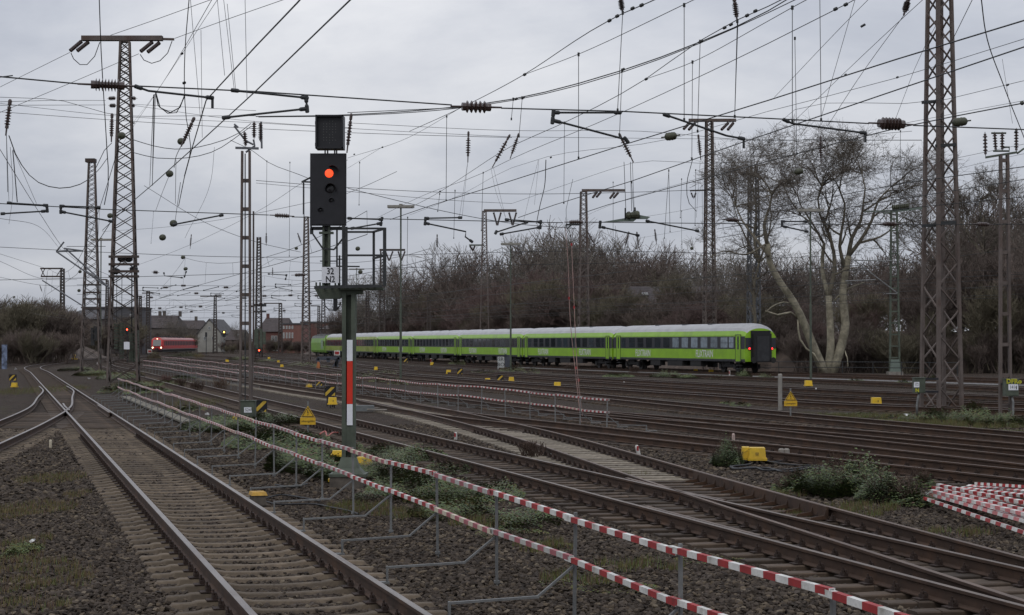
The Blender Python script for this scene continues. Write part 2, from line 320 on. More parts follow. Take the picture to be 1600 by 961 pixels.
# one rail fastening: rib plate, clamp, bolt and nut, on each side of the rail foot
def fastening_parts():
    mb=MB(); mb.box((0,0,.004),(.36,.16,.012))
    for s in(-1,1):
        mb.box((s*.095,0,.028),(.05,.10,.035)); mb.lathe((s*.105,0,.02),(0,0,1),[(0,.02),(.055,.02),(.056,.011),(.085,.011)],6)
        mb.tube([(s*.07,-.05,.03),(s*.085,-.04,.07),(s*.085,.04,.07),(s*.07,.05,.03)],.011,5)
    return np.array(mb.V),mb.F
FV,FF=fastening_parts()
TRACKS={}
def track(key,label,cpts,head,kind,sl_range=None,fast_to=0,far_stuff=None,group=None,step=2.0,length=None,z=0,l_head=None,spacing=.6,skip=None,new=False,wood_from=None):
    """cpts: centre line on the ground (world)"""
    root=empty('railway_track',None,None); tag(root,label,kind='structure',group=group)
    if not new: cpts=[OW(*p) for p in cpts]
    sl_range=sl_range and (sl_range[0]*YS,sl_range[1]*YS); fast_to*=YS; far_stuff=far_stuff and (far_stuff[0]*YS,far_stuff[1]*YS)
    C=catmull(V2(cpts),step); C=[Vector((p.x,p.y,z)) for p in C]
    TRACKS[key]=C
    make_rail(offset(C,-.7525),l_head or head,root); make_rail(offset(C,.7525),head,root)
    S=resample(C,spacing); n=0; FVs=[];FFs=[]; far=MB(); mats=SM[kind]
    for i,p in enumerate(S):
        t=S[min(i+1,len(S)-1)]-S[max(i-1,0)]; a=math.atan2(t.y,t.x)-math.pi/2
        if skip and skip(p): continue
        if sl_range and sl_range[0]<=p.y<=sl_range[1] and n<290:
            mats=SM['wood'] if (wood_from and p.y>wood_from) or (key=='T3' and p.y<34) else SM[kind]
            o=link('sleeper',mats[rnd.randrange(len(mats))],root,p+Vector((0,0,rnd.uniform(-.006,.004))),(0,0,a+rnd.uniform(-.008,.008))); n+=1
        elif far_stuff and far_stuff[0]<=p.y<=far_stuff[1]:
            far.box(p+Vector((rnd.uniform(-.03,.03),0,-.05)),(2.6,.22,.08),a)
        if p.y<fast_to and p.y>5:
            ca,sa=math.cos(a),math.sin(a)
            for s in(-1,1):
                X=FV[:,0]+s*.7525; Y=FV[:,1]; o_=len(FVs)*len(FV)
                FVs.append(np.stack([p.x+X*ca-Y*sa,p.y+X*sa+Y*ca,FV[:,2]+p.z],1)); FFs+=[tuple(q+o_ for q in f) for f in FF]
    if FVs: tag(mobj('rail_fastening',[tuple(v) for v in np.concatenate(FVs)],FFs,clip_m,root),kind='stuff')
    if far.V: tag(far.mk('far_sleeper',mats[0].materials[0],root),kind='stuff')
    return root
def X1(Y): return -.83-.441*(Y-11.03)       # right rail of the near track
T1c=[(X1(y)-.82,y) for y in (-6,11,40,70,100,125)]+[(-59.5,150),(-65.5,175),(-68.5,200),(-69.5,240)]
track('T1','near curving railway track with polished rails on tan concrete sleepers',T1c,rail_head,'concrete',(5,72),34,(72,130),spacing=.6,wood_from=55)
T1b=[(-4.6,-4),(-8.5,10),(-10.9,18),(-13.5,27.8),(-16.0,37.5),(-18.6,46.4),(-21.8,55),(-25.0,63.5),(-27.6,69.3)]
track('T1b','polished branch track swinging off the near track towards the bottom corner',T1b,rail_head,'concrete',(14,46),0,None,spacing=.6,wood_from=55,skip=lambda p:p.y>67)
T0=[(-34,60),(-45,92),(-55.4,120),(-63,150),(-68.5,178),(-72,215)]
track('T0','curved dark track at the foot of the brown thicket',T0,rail_head_dull,'wood',None,0,(60,130))
def X2(Y): return 1.32-.432*(Y-23.7)         # far rail of the second track
T2c=[(X2(y)-.80,y) for y in (-4,10,24,45,70,100,135)]+[(-59.8,170),(-70.5,215),(-78.9,255),(-82,300),(-84,360)]
track('T2','straight track behind the barrier fence with worn rails on dark wooden sleepers',T2c,rail_head_dull,'wood',(6,60),40,(60,110),l_head=rail_head_dull)
T3c=[(8.8,0),(7.2,6.5),(5.35,13.9),(4.25,18),(2.98,23.1),(.9,31.6),(-1.3,39),(-3.35,45.1),(-5.95,52.2),(-11.3,63.6),(-18.6,80),(-27,98),(-51,150),(-60,172)]
track('T3','rusty diverging track laid on pale close-set sleepers crossing to the second track',T3c,rail_head_rust,'pale',(6,75),36,(75,90))
T4c=[(-6.1,52),(-3.4,45.0),(-1.45,41),(1.05,36.9),(4.3,31.6),(7.8,26.3),(9.5,23.6),(14.8,15),(19,8)]
track('T4','brown rusty track branching to the lower edge beside the bramble bush',T4c,rail_head_rust,'wood',(14,44),30)
T5c=[(2.1,44.6),(6.3,38.4),(9.5,34.2),(12.7,28.7),(18.4,19.6),(24,10)]
track('T5','rusty switch track with a ribbed guard rail behind the end of the fence',T5c,rail_head_rust,'wood',(26,44),0,group=None)
T5b=[(-62,180),(-46,150),(-24.6,100),(-7.4,64),(-3.14,56.6),(2.42,43.6),(6.03,36.2),(8.6,31.0),(11.3,25.5),(16,15.6),(19.5,8)]
track('T5b','long rusty track running just beyond the red and white fence',T5b,rail_head_rust,'wood',(24,50),0,(50,110))
T6=[(-60,190),(-39,150),(-19.5,105),(-4.2,75),(3.26,58.6),(7.85,47.1),(11.06,39.8),(14.4,32.6),(20,20.5),(24,12)]
track('T6','rusty track passing in front of the mossy strip under the lattice tower',T6,rail_head_dull,'wood',(30,60),0,(60,110))
K={900:(.0556,.394),1100:(.1667,.4987),1400:(.333,.655),1596:(.442,.757),700:(-.0556,.290)}
def plineC(vals,ext=-.36,far=210):
    P=[]
    for x,p in vals:
        k,q=K[x]; Y=p/q; P.append((k*Y,Y))
    P.sort(key=lambda a:a[1])
    a,b=P[0],P[1]; d=((a[0]-b[0]),(a[1]-b[1])); l=math.hypot(*d); P=[(a[0]+d[0]/l*25,a[1]+d[1]/l*25)]+P
    e=P[-1]; P.append((e[0]+ext*(far-e[1]),far)); return P
track('T7a','first of the three bright tracks in the middle of the yard, nearest the mossy strip',plineC([(900,27.2),(1100,29.1),(1400,31.3),(1596,34)]),rail_head,'wood',None,0,(35,110))
track('T7b','second of the three bright tracks in the middle of the yard',plineC([(900,31.6),(1100,32.9),(1400,35.0),(1596,37.2)]),rail_head_dull,'wood',None,0,(35,110))
track('T7c','third of the three bright tracks, the one with the yellow box beside it',plineC([(900,35.2),(1100,37.0),(1400,39.8),(1596,42.2)]),rail_head,'wood',None,0,(35,110))
track('T8','brown track in front of the coaches with weeds along it',plineC([(900,42.6),(1100,45.9),(1400,48.9),(1596,49.5)]),rail_head_rust,'wood',None,0,(40,110))
# train track (straight): direction towards the picture's vanishing point at x=147
# course of the train track: a long gentle curve; node i is where coach i begins
_d=[(-9.3,24.7),(-8.35,25.0),(-7.75,25.2),(-7.1,25.4),(-6.8,25.5),(-6.6,25.5),(-6.4,25.6),(-6.3,25.6),(-6.2,25.6),(-6.2,25.6),(-6.1,25.7),(-6.1,25.7)]
_n0=Vector((18.8,143.7,0)); _b0=Vector((9.3,24.7,0)).normalized(); _side=Vector((24.7,9.3,0)).normalized()*1.42
TN=[_n0+_side]
for a_,b_ in _d: TN.append(TN[-1]+Vector((a_,b_,0)).normalized()*26.4)
_bk=[(10.2,-24.3),(11.2,-23.9),(12.2,-23.4),(13,-23),(13.8,-22.5)]
TB=[TN[0]]
for a_,b_ in _bk: TB.append(TB[-1]+Vector((a_,b_,0)).normalized()*26.4)
TALL=TB[:0:-1]+TN; _o=len(TB)-1
def TP(s,side=0,z=0):
    t=s/26.4+_o; i=max(0,min(len(TALL)-2,int(math.floor(t)))); d=(TALL[i+1]-TALL[i]); p=TALL[i]+d*(t-i); d=d.normalized()
    return p+Vector((d.y,-d.x,0))*side+Vector((0,0,z))
track('T9','track on pale ballast that carries the green coaches',[(TP(s*26.4).x,TP(s*26.4).y) for s in range(-5,13)],rail_head_rust,'wood',None,0,(30,130),new=True)
track('T9b','dull track at the far edge of the yard in front of the big bare tree',[(TP(s*26.4,4.6).x,TP(s*26.4,4.6).y) for s in range(-5,10)],rail_head_rust,'wood',None,0,(30,120),new=True)
# tracks fanning away in the middle distance on the left
def pz(*l): return [(AZ(a,b,RZ).x,AZ(a,b,RZ).y) for a,b in l]
track('F1','distant track curving past the pale gabled house',pz((545,594),(440,576),(370,566),(310,560),(270,557.5)),rail_head_dull,'wood',new=True)
track('F2','distant track curving towards the yellow lit signal',pz((600,589),(470,570),(380,559),(330,556),(300,554.5)),rail_head_dull,'wood',new=True)
track('F3','distant track running in front of the green locomotive',pz((640,580),(520,566),(450,559),(380,553.5)),rail_head_dull,'wood',new=True)
track('F4','distant track running towards the red brick building',pz((560,570),(480,559),(420,553),(380,550.5)),rail_head_dull,'wood',new=True)
# pale fresh ballast shoulder at the train track
def strip(name,pts,w,zt,mt,label=None):
    mb=MB(); extrude_profile(pts,[(-w/2-.4,-.06),(-w/2,zt),(w/2,zt),(w/2+.4,-.06)],mb,lambda j:0); mb.M=[0]*len(mb.F)
    return tag(mb.mk(name,mt),label,kind='structure')
pale_bal=mat('pale_ballast',(.14,.135,.13),.95,0,.55,9,.9,14,detail=6)
strip('ballast_shoulder',[TP(s*26.4,0,0) for s in range(-5,3)],3.6,-.02,pale_bal)
# guard rail with ribs on the far rail of the diverging track
def ribs(C,side,y0,y1,parent_label):
    root=empty('guard_rail',parent_label,'guard rail'); P=[p for p in offset(C,side) if y0<=p.y<=y1]
    mb=MB(); extrude_profile(P,[(-.02,.02),(-.02,.185),(.02,.185),(.02,.02)],mb,lambda j:0); mb.M=[0]*len(mb.F); mb.mk('bar',rail_rust,root)
    r=MB(); r.prism([(-.012,0,0),(-.012,-.30,0),(-.012,-.26,.03),(-.012,-.05,.06),(-.012,-.02,.15),(-.012,0,.16)],(.024,0,0))
    first=r.mk('rib',rail_rust,root)
    for i,p in enumerate(resample(P,.6)):
        o=first if i==0 else link('rib',first.data,root)
        o.location=p; o.rotation_euler=(0,0,math.radians(-73))
    return root
ribs(TRACKS['T3'],.7525-.10,17.2*YS,23.3*YS,'dark guard rail with flared iron ribs on the outer rail by the yellow box')
# crossing nose, check rails and switch tips of the near turnout
def shortrail(pts,label,head,name='check_rail'):
    C=catmull(V2([OW(*p) for p in pts]),1.0); mb=MB(); extrude_profile(C,RAILP,mb,rail_m); o=mb.mk(name,[head,rail_rust]); tag(o,label,'check rail'); return o
c2=TRACKS['T2']; c3=TRACKS['T3']
def near(C,off,y0,y1): return [(p.x/XS,p.y/YS) for p in offset(C,off) if y0<=p.y/YS<=y1][::2]
shortrail(near(c2,-.7525+.09,15.3,19.6),'short check rail inside the near rail of the wooden sleeper track',rail_head_rust)
shortrail([(2.20,22.1),(2.62,20.9),(3.06,19.9),(3.5,19.0)],'wing rail at the crossing where two tracks meet',rail_head_rust,'wing_rail')
shortrail([(X1(44)-1.64-.03,44.4),(X1(47)-1.64+.12,47),(X1(49.5)-1.64+.16,49.5)],'wing rail at the crossing of the near track',rail_head,'wing_rail')
shortrail(near(TRACKS['T1'],.7525-.09,42,50),'check rail against the right rail of the near crossing',rail_head_dull)
# ---------------------------------------------------------------- barrier fences
def plank_mesh(L,mr,mw,phase=0,h=.066,w=.05,seg=.135):
    """hollow square plank of red and white stripes, along +x from 0"""
    V=[];F=[];M=[]; n=int(round(L/seg))
    for i in range(n+1):
        x=L*i/n; V+=[(x,-w/2,-h/2),(x,w/2,-h/2),(x,w/2,h/2),(x,-w/2,h/2)]
    for i in range(n):
        for j in range(4):
            k=(j+1)%4
            F.append((i*4+j,i*4+k,i*4+4+k,i*4+4+j)); M.append((i+phase)%2)
    # hollow ends: inner recess
    for e,x,xi in ((0,0,.03),(n,L,L-.03)):
        o=len(V); t=.008
        V+=[(x,-w/2+t,-h/2+t),(x,w/2-t,-h/2+t),(x,w/2-t,h/2-t),(x,-w/2+t,h/2-t)]
        V+=[(xi,-w/2+t,-h/2+t),(xi,w/2-t,-h/2+t),(xi,w/2-t,h/2-t),(xi,-w/2+t,h/2-t)]
        for j in range(4):
            k=(j+1)%4
            F.append((e*4+j,e*4+k,o+k,o+j)); M.append(1); F.append((o+j,o+k,o+4+k,o+4+j)); M.append(2)
        F.append((o+4,o+5,o+6,o+7)); M.append(2)
    me=bpy.data.meshes.new('plank'); me.from_pydata(V,[],F)
    for x in (mr,mw,rubber): me.materials.append(x)
    me.polygons.foreach_set('material_index',M); me.update(); return me
white_old=mat('white_worn',(.45,.44,.41),.6,0,.18,8,dirt=(.22,.20,.17),dirt_amt=.7,rand=.1)
PK=dict(h=.050,w=.045,seg=.20)
PL=[plank_mesh(2.8,red_m,white_m,0,**PK),plank_mesh(2.8,red_m,white_m,1,**PK),plank_mesh(2.8,mauve_m,cream_m,1,**PK),plank_mesh(2.8,mauve_m,white_old,0,**PK)]
post_m=None
def fence(name,label,pts,spacing,nmax,foot_side,H=1.0,lo=.55,up=.95,faded=.35,brace=True,pattern=None,jit=.03):
    root=empty('barrier_fence',label,'fence')
    C=catmull(V2(pts),.5); P=resample(C,spacing)[:nmax]
    pm=MB(); pm.beam((0,0,-.12),(0,0,H),.04,.025); pm.lathe((0,0,-.02),(0,0,1),[(0,.035),(.03,.035)],6)
    # foot brace: diagonal strut, long arm towards the track, upturned clamp
    s=foot_side; fm=MB(); fm.beam((0,0,.50),(.36*s,0,.215),.03,.02); fm.beam((.35*s,0,.215),(1.22*s,0,.185),.035,.022); fm.beam((1.21*s,0,.20),(1.21*s,0,.03),.05,.02); fm.box((1.36*s,0,.025),(.34,.09,.02))
    posts=[];br=None
    for i,p in enumerate(P):
        t=P[min(i+1,len(P)-1)]-P[max(i-1,0)]; a=math.atan2(t.y,t.x)
        lean=(rnd.uniform(-.02,.02),rnd.uniform(-.025,.025),a+math.pi/2)
        q=p+Vector((0,0,rnd.uniform(-jit,jit)*.6))
        if i==0: o=pm.mk('post',galv,root); pme=o.data
        else: o=link('post',pme,root)
        o.location=q; o.rotation_euler=lean; posts.append(q)
        if brace:
            if br is None: o=fm.mk('foot_brace',galv,root); br=o.data
            else: o=link('foot_brace',br,root)
            o.location=q; o.rotation_euler=(0,0,a+math.pi/2+rnd.uniform(-.06,.06))
    for z,k in ((up,0),(lo,1)):
        jz=[rnd.uniform(-jit,jit) for _ in posts]
        for i in range(len(posts)-1):
            a_=posts[i]+Vector((0,0,z+jz[i])); b_=posts[i+1]+Vector((0,0,z+jz[i+1])); d=(b_-a_); L=d.length
            v=(pattern[k][i%len(pattern[k])] if pattern else (rnd.choice((2,3)) if rnd.random()<faded else rnd.choice((0,1))))
            n=Vector((d.y,-d.x,0)).normalized(); off=.047 if (i+k)%2 else .047
            st=a_-d.normalized()*.06+n*off*foot_side*-1
            o=link('plank',PL[v],root,st+Vector((0,0,.012*(i%2))),(0,-math.asin(d.z/L),math.atan2(d.y,d.x)))
            o.scale=((L+.16)/2.8,1,1)
    return root
F1=[OW(-.34-.441*(y-13.64),y) for y in (5.9,30,58.5)]
F1[0]=(2.86,9.05)
fence('f1','long nearest fence of red and white striped planks on steel posts with foot braces',F1,2.74,34,1,jit=.018,pattern=[[0,0,0,1,3,0,2,3,0,3,1,2,0,3],[0,1,0,3,2,0,1,3,0,3,0,3,2]])
def fz(*l):
    out=[]
    for x,y in l:
        q=AZ(x,y,.95); out.append((q.x,q.y))
    return out
fence('f2','striped plank fence in the middle of the yard ending beside the switch tracks',fz((948,625),(860,615.5),(782,608.5),(700,602),(600,593),(500,584.5),(400,573.5),(320,564.5),(252,557.5)),2.9,80,-1,H=.95,faded=.15)
fence('f3','short far fence of striped planks running beside the distant yard tracks',fz((372,582),(300,573.5),(250,566.5),(222,563.5)),3.0,40,-1,H=.95,faded=.2)
# ---------------------------------------------------------------- pile of loose planks
def pile():
    c=0
    PP=[plank_mesh(4.4,a_,b_,c_,.05,.075,.2) for a_,b_,c_ in ((red_m,white_m,0),(red_f,white_m,1),(red_m,white_m,1),(mauve_m,cream_m,0))]
    L_=[ # (x,y) left end in the picture, right end, height, variant
     (1446,779,1612,838,.09,0),(1449,771,1614,823,.10,1),(1455,767,1616,812,.16,1),(1459,762,1618,800,.17,0),(1466,758,1618,790,.2,2),
     (1486,770,1622,806,.10,3),(1498,768,1624,792,.12,1),(1502,763,1626,780,.15,2),(1512,760,1630,772,.10,1),(1524,756,1632,764,.17,2),(1530,760,1634,778,.06,3),(1494,774,1626,815,.05,1),(1472,772,1622,830,.05,2)]
    labs=['front plank of the striped pile, lowest and closest to the rails','second plank from the front of the striped pile','third plank from the front of the striped pile','striped plank with dark red blocks lying high on the pile','striped plank whose tip sticks out highest at the back left of the pile',
      'cream and washed red plank in the middle of the striped pile','striped plank with pink blocks in the middle of the pile','dark red striped plank crossing the middle of the pile','pale pink striped plank lying behind the pile middle','rearmost striped plank at the back of the pile','worn cream plank beneath the rearmost ones of the pile','striped plank buried under the front half of the pile','bottom striped plank lying under the front of the pile']
    for i,(x0,y0,x1,y1,z,v) in enumerate(L_):
        a=AZ(x0,y0,z); b=AZ(x1,y1,z-.02); d=(b-a); d.z=0; ln=d.length
        d.normalize()
        o=link('striped_plank',PP[v],None,a,(rnd.uniform(-.3,.3),rnd.uniform(-.01,.01),math.atan2(d.y,d.x))); tag(o,labs[i],'plank','loose striped planks heaped by the rails')
        o.scale=(ln/4.4,1,1)
pile()
# ---------------------------------------------------------------- signal
def signal():
    Y=33.0; k=Y/FPX; x0=(545-800)*k
    root=empty('railway_signal','tall green light signal with red lamp lit, service basket and white number plate','signal',(0,0,0))
    g=AD(545,762,Y); bx,by=g.x,Y
    def P(px,py,dy=0): return AD(px,py,Y+dy)
    def zof(py): return P(545,py).z
    mb=MB(); mb.box((bx-.02,by,.0),(.62,.55,.3)); mb.mk('foundation',mat('old_concrete',(.10,.085,.07),.9,0,.3,9),root)
    mb=MB(); mb.box((bx,by,.175),(.68,.6,.05))
    # flared foot
    zt=.62
    V=[];
    for z,w_,d_ in ((.20,.29,.25),(.30,.20,.18),(.50,.132,.12)):
        V+=[(bx-w_,by-d_,z),(bx+w_,by-d_,z),(bx+w_,by+d_,z),(bx-w_,by+d_,z)]
    F=[(i*4+j,i*4+(j+1)%4,i*4+4+(j+1)%4,i*4+4+j) for i in range(2) for j in range(4)]
    mb.add(V,F); mb.mk('base_plate',grnsteel,root)
    zt=zof(458)
    mb=MB()
    for s in(-1,1):
        mb.box((bx+s*.085,by,(zt+.5)/2),(.02 if 0 else .075,.22,zt-.5))
    mb.box((bx,by+.05,(zt+.5)/2),(.1,.015,zt-.52)); mb.box((bx,by,.9),(.17,.2,.5)); mb.mk('post',grnsteel,root)
    # red and white mast plate, three fields
    for a,b,m_ in ((531,564,plate_w),(564,631,orange_red),(631,664,plate_w)):
        z1,z2=zof(a),zof(b); mb=MB(); c=P(547.5,(a+b)/2); mb.box((c.x,by-.125,(z1+z2)/2),(.105,.012,z1-z2-.003)); o=mb.mk('mast_plate_field',m_,root)
    # head of the pole: bracket
    mb=MB(); q=lambda px,py,dy=0:tuple(P(px,py,dy))
    mb.prism([P(491,450,-.07),P(597,447,-.07),P(566,453,-.07),P(566,459,-.07),P(536,462,-.07),P(530,467,-.07),P(500,467,-.07)],(0,.2,0)); mb.box((P(517,450).x,by+.05,zof(448)),(.55,.26,.035))
    mb.box((P(566,451).x,by,zof(451.5)),(.8,.4,.04))
    for px in (493,499,523,528): mb.box((P(px,445).x,by+.12,zof(445)),(.03,.03,.1))
    mb.mk('bracket',grnsteel,root)
    mb=MB(); mb.box((P(524,476).x,by,zof(476)),(.07,.1,.22)); mb.tube([P(507,468),P(508,478),P(514,484),P(524,485),P(531,478),P(532,472)],.012,6); mb.mk('cable_loop',cable_m,root)
    # upper post
    mb=MB()
    za,zb=zof(449),zof(352)
    for s in(-1,1): mb.box((P(510,400).x+s*.052,by,(za+zb)/2),(.04,.12,zb-za))
    mb.box((P(510,400).x,by+.03,(za+zb)/2),(.07,.02,zb-za)); mb.box((P(510,364).x,by,zof(364)),(.26,.14,.04)); mb.mk('upper_post',grnsteel,root)
    # number plate
    c=P(517,430); mb=MB(); mb.box((c.x,by-.1,c.z),(27*k,.012,25*k)); pl=mb.mk('number_plate',plate_w,root)
    for s,py in (('32',424.5),('N2',437)):
        t=link('lettering',text_mesh(s,.165,black_m,.002,1,.003),root,(c.x,by-.109,P(517,py).z),(R(90),0,0)); t.scale=(.84,1,1)
    # screen (background board) with lamps
    c=P(513.8,297); w_,h_=56.5*k,113*k
    mb=MB(); mb.box((c.x,by-.10,c.z),(w_,.05,h_)); mb.box((c.x,by-.115,c.z),(w_-.05,.05,h_-.05)); mb.box((c.x,by+.05,c.z),(w_-.12,.25,h_-.2)); mb.mk('signal_screen',black_m,root)
    def lamp(px,py,r,lit=False,hood=True,name='lamp'):
        c=P(px,py); h=MB(); n=16
        if hood:
            # hood: open-ended half tube slanting forward
            V=[];t0,t1=math.radians(-25),math.radians(205)
            for j in range(n+1):
                t=t0+(t1-t0)*j/n; V+=[(c.x+r*1.25*math.cos(t),by-.13,c.z+r*1.25*math.sin(t)),(c.x+.02+r*1.15*math.cos(t),by-.13-r*2.2*(0.4+.6*math.sin(max(0,min(math.pi,t)))),c.z-.01+r*1.15*math.sin(t))]
            h.add(V,[(2*j,2*j+1,2*j+3,2*j+2) for j in range(n)]); o=h.mk(name+'_hood',black_m,root,True)
        l=MB(); l.lathe((c.x,by-.139,c.z),(0,-1,0),[(0,r),(.012,r*.8),(.018,.001)],18); return l.mk(name,lamp_red if lit else lens_dark,root)
    lamp(515.5,272,.080,True,False,'red_lamp'); 
    hb=MB(); c=P(520,270); V=[];n=12
    for j in range(n+1):
        t=math.radians(10)+math.radians(110)*j/n; V+=[(c.x+.12*math.cos(t),by-.13,c.z+.12*math.sin(t)),(c.x+.02+.11*math.cos(t),by-.30,c.z+.11*math.sin(t))]
    hb.add(V,[(2*j,2*j+1,2*j+3,2*j+2) for j in range(n)]); hb.mk('lamp_hood',hood_red,root)
    lamp(517,296,.085); lamp(518,314,.04); lamp(501,329,.04)
    # upper indicator box with dots
    c=P(516.5,208); w2,h2=43*k,52*k
    mb=MB(); mb.box((c.x,by+.0,c.z),(w2,.32,h2))
    for a,b,cx,cz in ((w2,.03,0,h2/2-.012),(w2,.03,0,-h2/2+.012),(.03,h2,-w2/2+.012,0),(.03,h2,w2/2-.012,0)): mb.box((c.x+cx,by-.2,c.z+cz),(a,.1,b))
    mb.box((c.x-w2/2-.01,by-.05,c.z+.18),(.03,.08,.06)); mb.box((c.x-w2/2-.01,by-.05,c.z-.22),(.03,.08,.06)); mb.mk('indicator_box',black_m,root)
    dots=MB()
    for i in range(5):
        for j in range(9):
            if rnd.random()<.8: dots.lathe((c.x-.11+i*.055,by-.165,c.z-.2+j*.05),(0,-1,0),[(0,.009),(.004,.009)],6)
    tag(dots.mk('indicator_dot',lens_dim,root),kind='stuff')
    mb=MB()
    for px in (508,512,523,526): mb.tube([P(px,235),P(px,242)],.015,6)
    mb.tube([P(487,330,.0),P(486,245,.0),P(489,241,.0),P(541,241,.0)],.014,6); mb.mk('conduit',darkst,root)
    # service basket and ladder
    D0,D1=-.28,.30
    def rail_(a,b,w_=.035): m=MB(); m.beam(a,b,w_,w_); m.mk('basket_rail',darkst,root)
    for (x0,x1,y) in ((543,602,357),(543,600,399)): rail_(P(x0,y,D0),P(x1,y,D0))
    rail_(P(543,362.5,D1),P(583,362.5,D1)); rail_(P(583,362.5,D1),P(602,357,D0)); rail_(P(583,404,D1),P(600,399.5,D0)); rail_(P(500,404+4,0),P(525,408,0),.02)
    for px,dy,a,b,w_ in ((601,D0,356,447,.06),(584,D1,362,446,.045),(541.5,D0,357,446,.04),(537,-.2,352,446,.06),(526.5,.1,357,417,.03),(530.5,.1,399,446,.03)): rail_(P(px,a,dy),P(px,b,dy),w_)
    rail_(P(597,447,D0),P(491,449,D0),.05); rail_(P(583,446,D1),P(497,448,D1),.04); rail_(P(526,405,.1),P(537,405,.1),.02); rail_(P(526,416,.1),P(562,416.5,.1),.025); 
    for py in (366,):
        rail_(P(489,366,-.05),P(504,388,-.05),.03); rail_(P(504,388,-.05),P(522,390,-.05),.03); rail_(P(522,390,-.05),P(541,366,-.05),.03)
    rail_(P(487,357,0),P(543,357,0),.06); rail_(P(487,357,0),P(487,366,0),.06); rail_(P(486,258,0),P(486,366,0),.03); rail_(P(472,284,.3),P(486,277,0),.025); rail_(P(472,284,.3),P(486,284.5,0),.03); rail_(P(474,285,.3),P(474,335,.3),.02)
    mb=MB()
    for i in range(9): a=495+i*11.2; mb.beam(P(a,447.6,D0),P(a,447.6,D1),.04,.02)
    tag(mb.mk('grating',darkst,root),kind='stuff')
    return root
lamp_red=mat('lamp_red_lit',(.9,.05,.02),.4,0,.3,60,emit=(1.0,.085,.022),est=1.25)
hood_red=mat('hood_inner',(.12,.02,.02),.5)
lens_dark=mat('lens_dark',(.02,.018,.02),.15)
lens_dim=mat('lens_dim',(.09,.09,.085),.3)
signal()
# ---------------------------------------------------------------- lattice towers and masts
def lattice(label,base,H,wb,wt,dd=None,leg=.12,m=rusty,nb=14,rz=0,brace_parts=True,bw=.05,faces='xy',group=None,xb=True,name='lattice_mast',bm=None,ratio=1.0,cat='mast'):
    """four-legged lattice mast; wb/wt base and top width"""
    root=empty(name,label,cat,(base[0],base[1],-.1),rz,group); H=H+.1
    dr=dd or 1.0
    def W(z): return wb+(wt-wb)*z/H
    for sx in(-1,1):
        for sy in(-1,1):
            mb=MB(); mb.beam((sx*W(0)/2,sy*W(0)/2*dr,0),(sx*W(H)/2,sy*W(H)/2*dr,H),leg,leg); mb.mk('leg',m,root)
    zs=[0]; 
    while zs[-1]<H-.3: zs.append(zs[-1]+max(.35,W(zs[-1])*ratio))
    zs[-1]=H
    bm=bm or m; joined=MB()
    for i in range(len(zs)-1):
        z0,z1=zs[i],zs[i+1]; a,b=W(z0)/2,W(z1)/2
        segs=[]
        for s in(-1,1):
            if xb:
                segs+=[((-a,s*a*dr,z0),(b,s*b*dr,z1)),((a,s*a*dr+.01*s,z0),(-b,s*b*dr+.01*s,z1)),((s*a,-a*dr,z0),(s*b,b*dr,z1)),((s*a+.01*s,a*dr,z0),(s*b+.01*s,-b*dr,z1))]
            else:
                f=1 if (i+(s>0))%2 else -1
                segs+=[((-f*a,s*a*dr,z0),(f*b,s*b*dr,z1)),((s*a,f*a*dr,z0),(s*b,-f*b*dr,z1))]
        for p,q in segs:
            mb=MB() if brace_parts else joined; mb.beam(p,q,bw,.05 if brace_parts else bw*.6)
            if brace_parts: mb.mk('brace',bm,root)
    if not brace_parts: tag(joined.mk('bracing',bm,root),kind='stuff')
    mb=MB(); mb.box((0,0,H+.02),(wt+leg,wt*dr+leg,.05)); mb.mk('cap',m,root)
    return root
def part(root,mb,name,m,smooth=False):
    """mesh built in world coordinates, parented to a root that may be rotated"""
    o=mb.mk(name,m,None,smooth); o.parent=root
    o.matrix_parent_inverse=(Matrix.Translation(root.location)@Matrix.Rotation(root.rotation_euler.z,4,'Z')).inverted(); return o
def insul(mb,p,q,n=6,r=.07,core=.03,m=0,tail=.18):
    """disc insulator between p and q with rod ends"""
    p=Vector(p);q=Vector(q);d=q-p;L=d.length;prof=[(0,.012),(L*tail,.014),(L*tail+.001,core*1.3),(L*(tail+.06),core*1.3)]
    a,b=L*(tail+.07),L*(1-tail-.07)
    for i in range(n):
        t=a+(b-a)*i/n; s=(b-a)/n
        prof+=[(t,core),(t+s*.35,r),(t+s*.5,r*.96),(t+s*.62,core)]
    prof+=[(L*(1-tail-.06),core*1.3),(L*(1-tail),core*1.3),(L*(1-tail)+.001,.014),(L,.012)]
    mb.lathe(p,d,prof,8,m)
def crossbar(root,x0,x1,py,Y,h=.22,m=rusty,strings=(),d=.35,nm='crossarm'):
    a=AD(x0,py,Y);b=AD(x1,py+ (0),Y); mb=MB(); mb.beam(a,b,d,h); part(root,mb,nm,m)
    for (xa,ya,xb_,yb_,dy) in strings:
        mb=MB(); insul(mb,AD(xa,ya,Y+0),AD(xb_,yb_,Y+dy),9,.15,.11,tail=.05); part(root,mb,'insulator_string',porc)
def base_at(px,py): 
    p=AZ(px,py,0); return (p.x,p.y)
def hgt(px,pt,Y): return AD(px,pt,Y).z
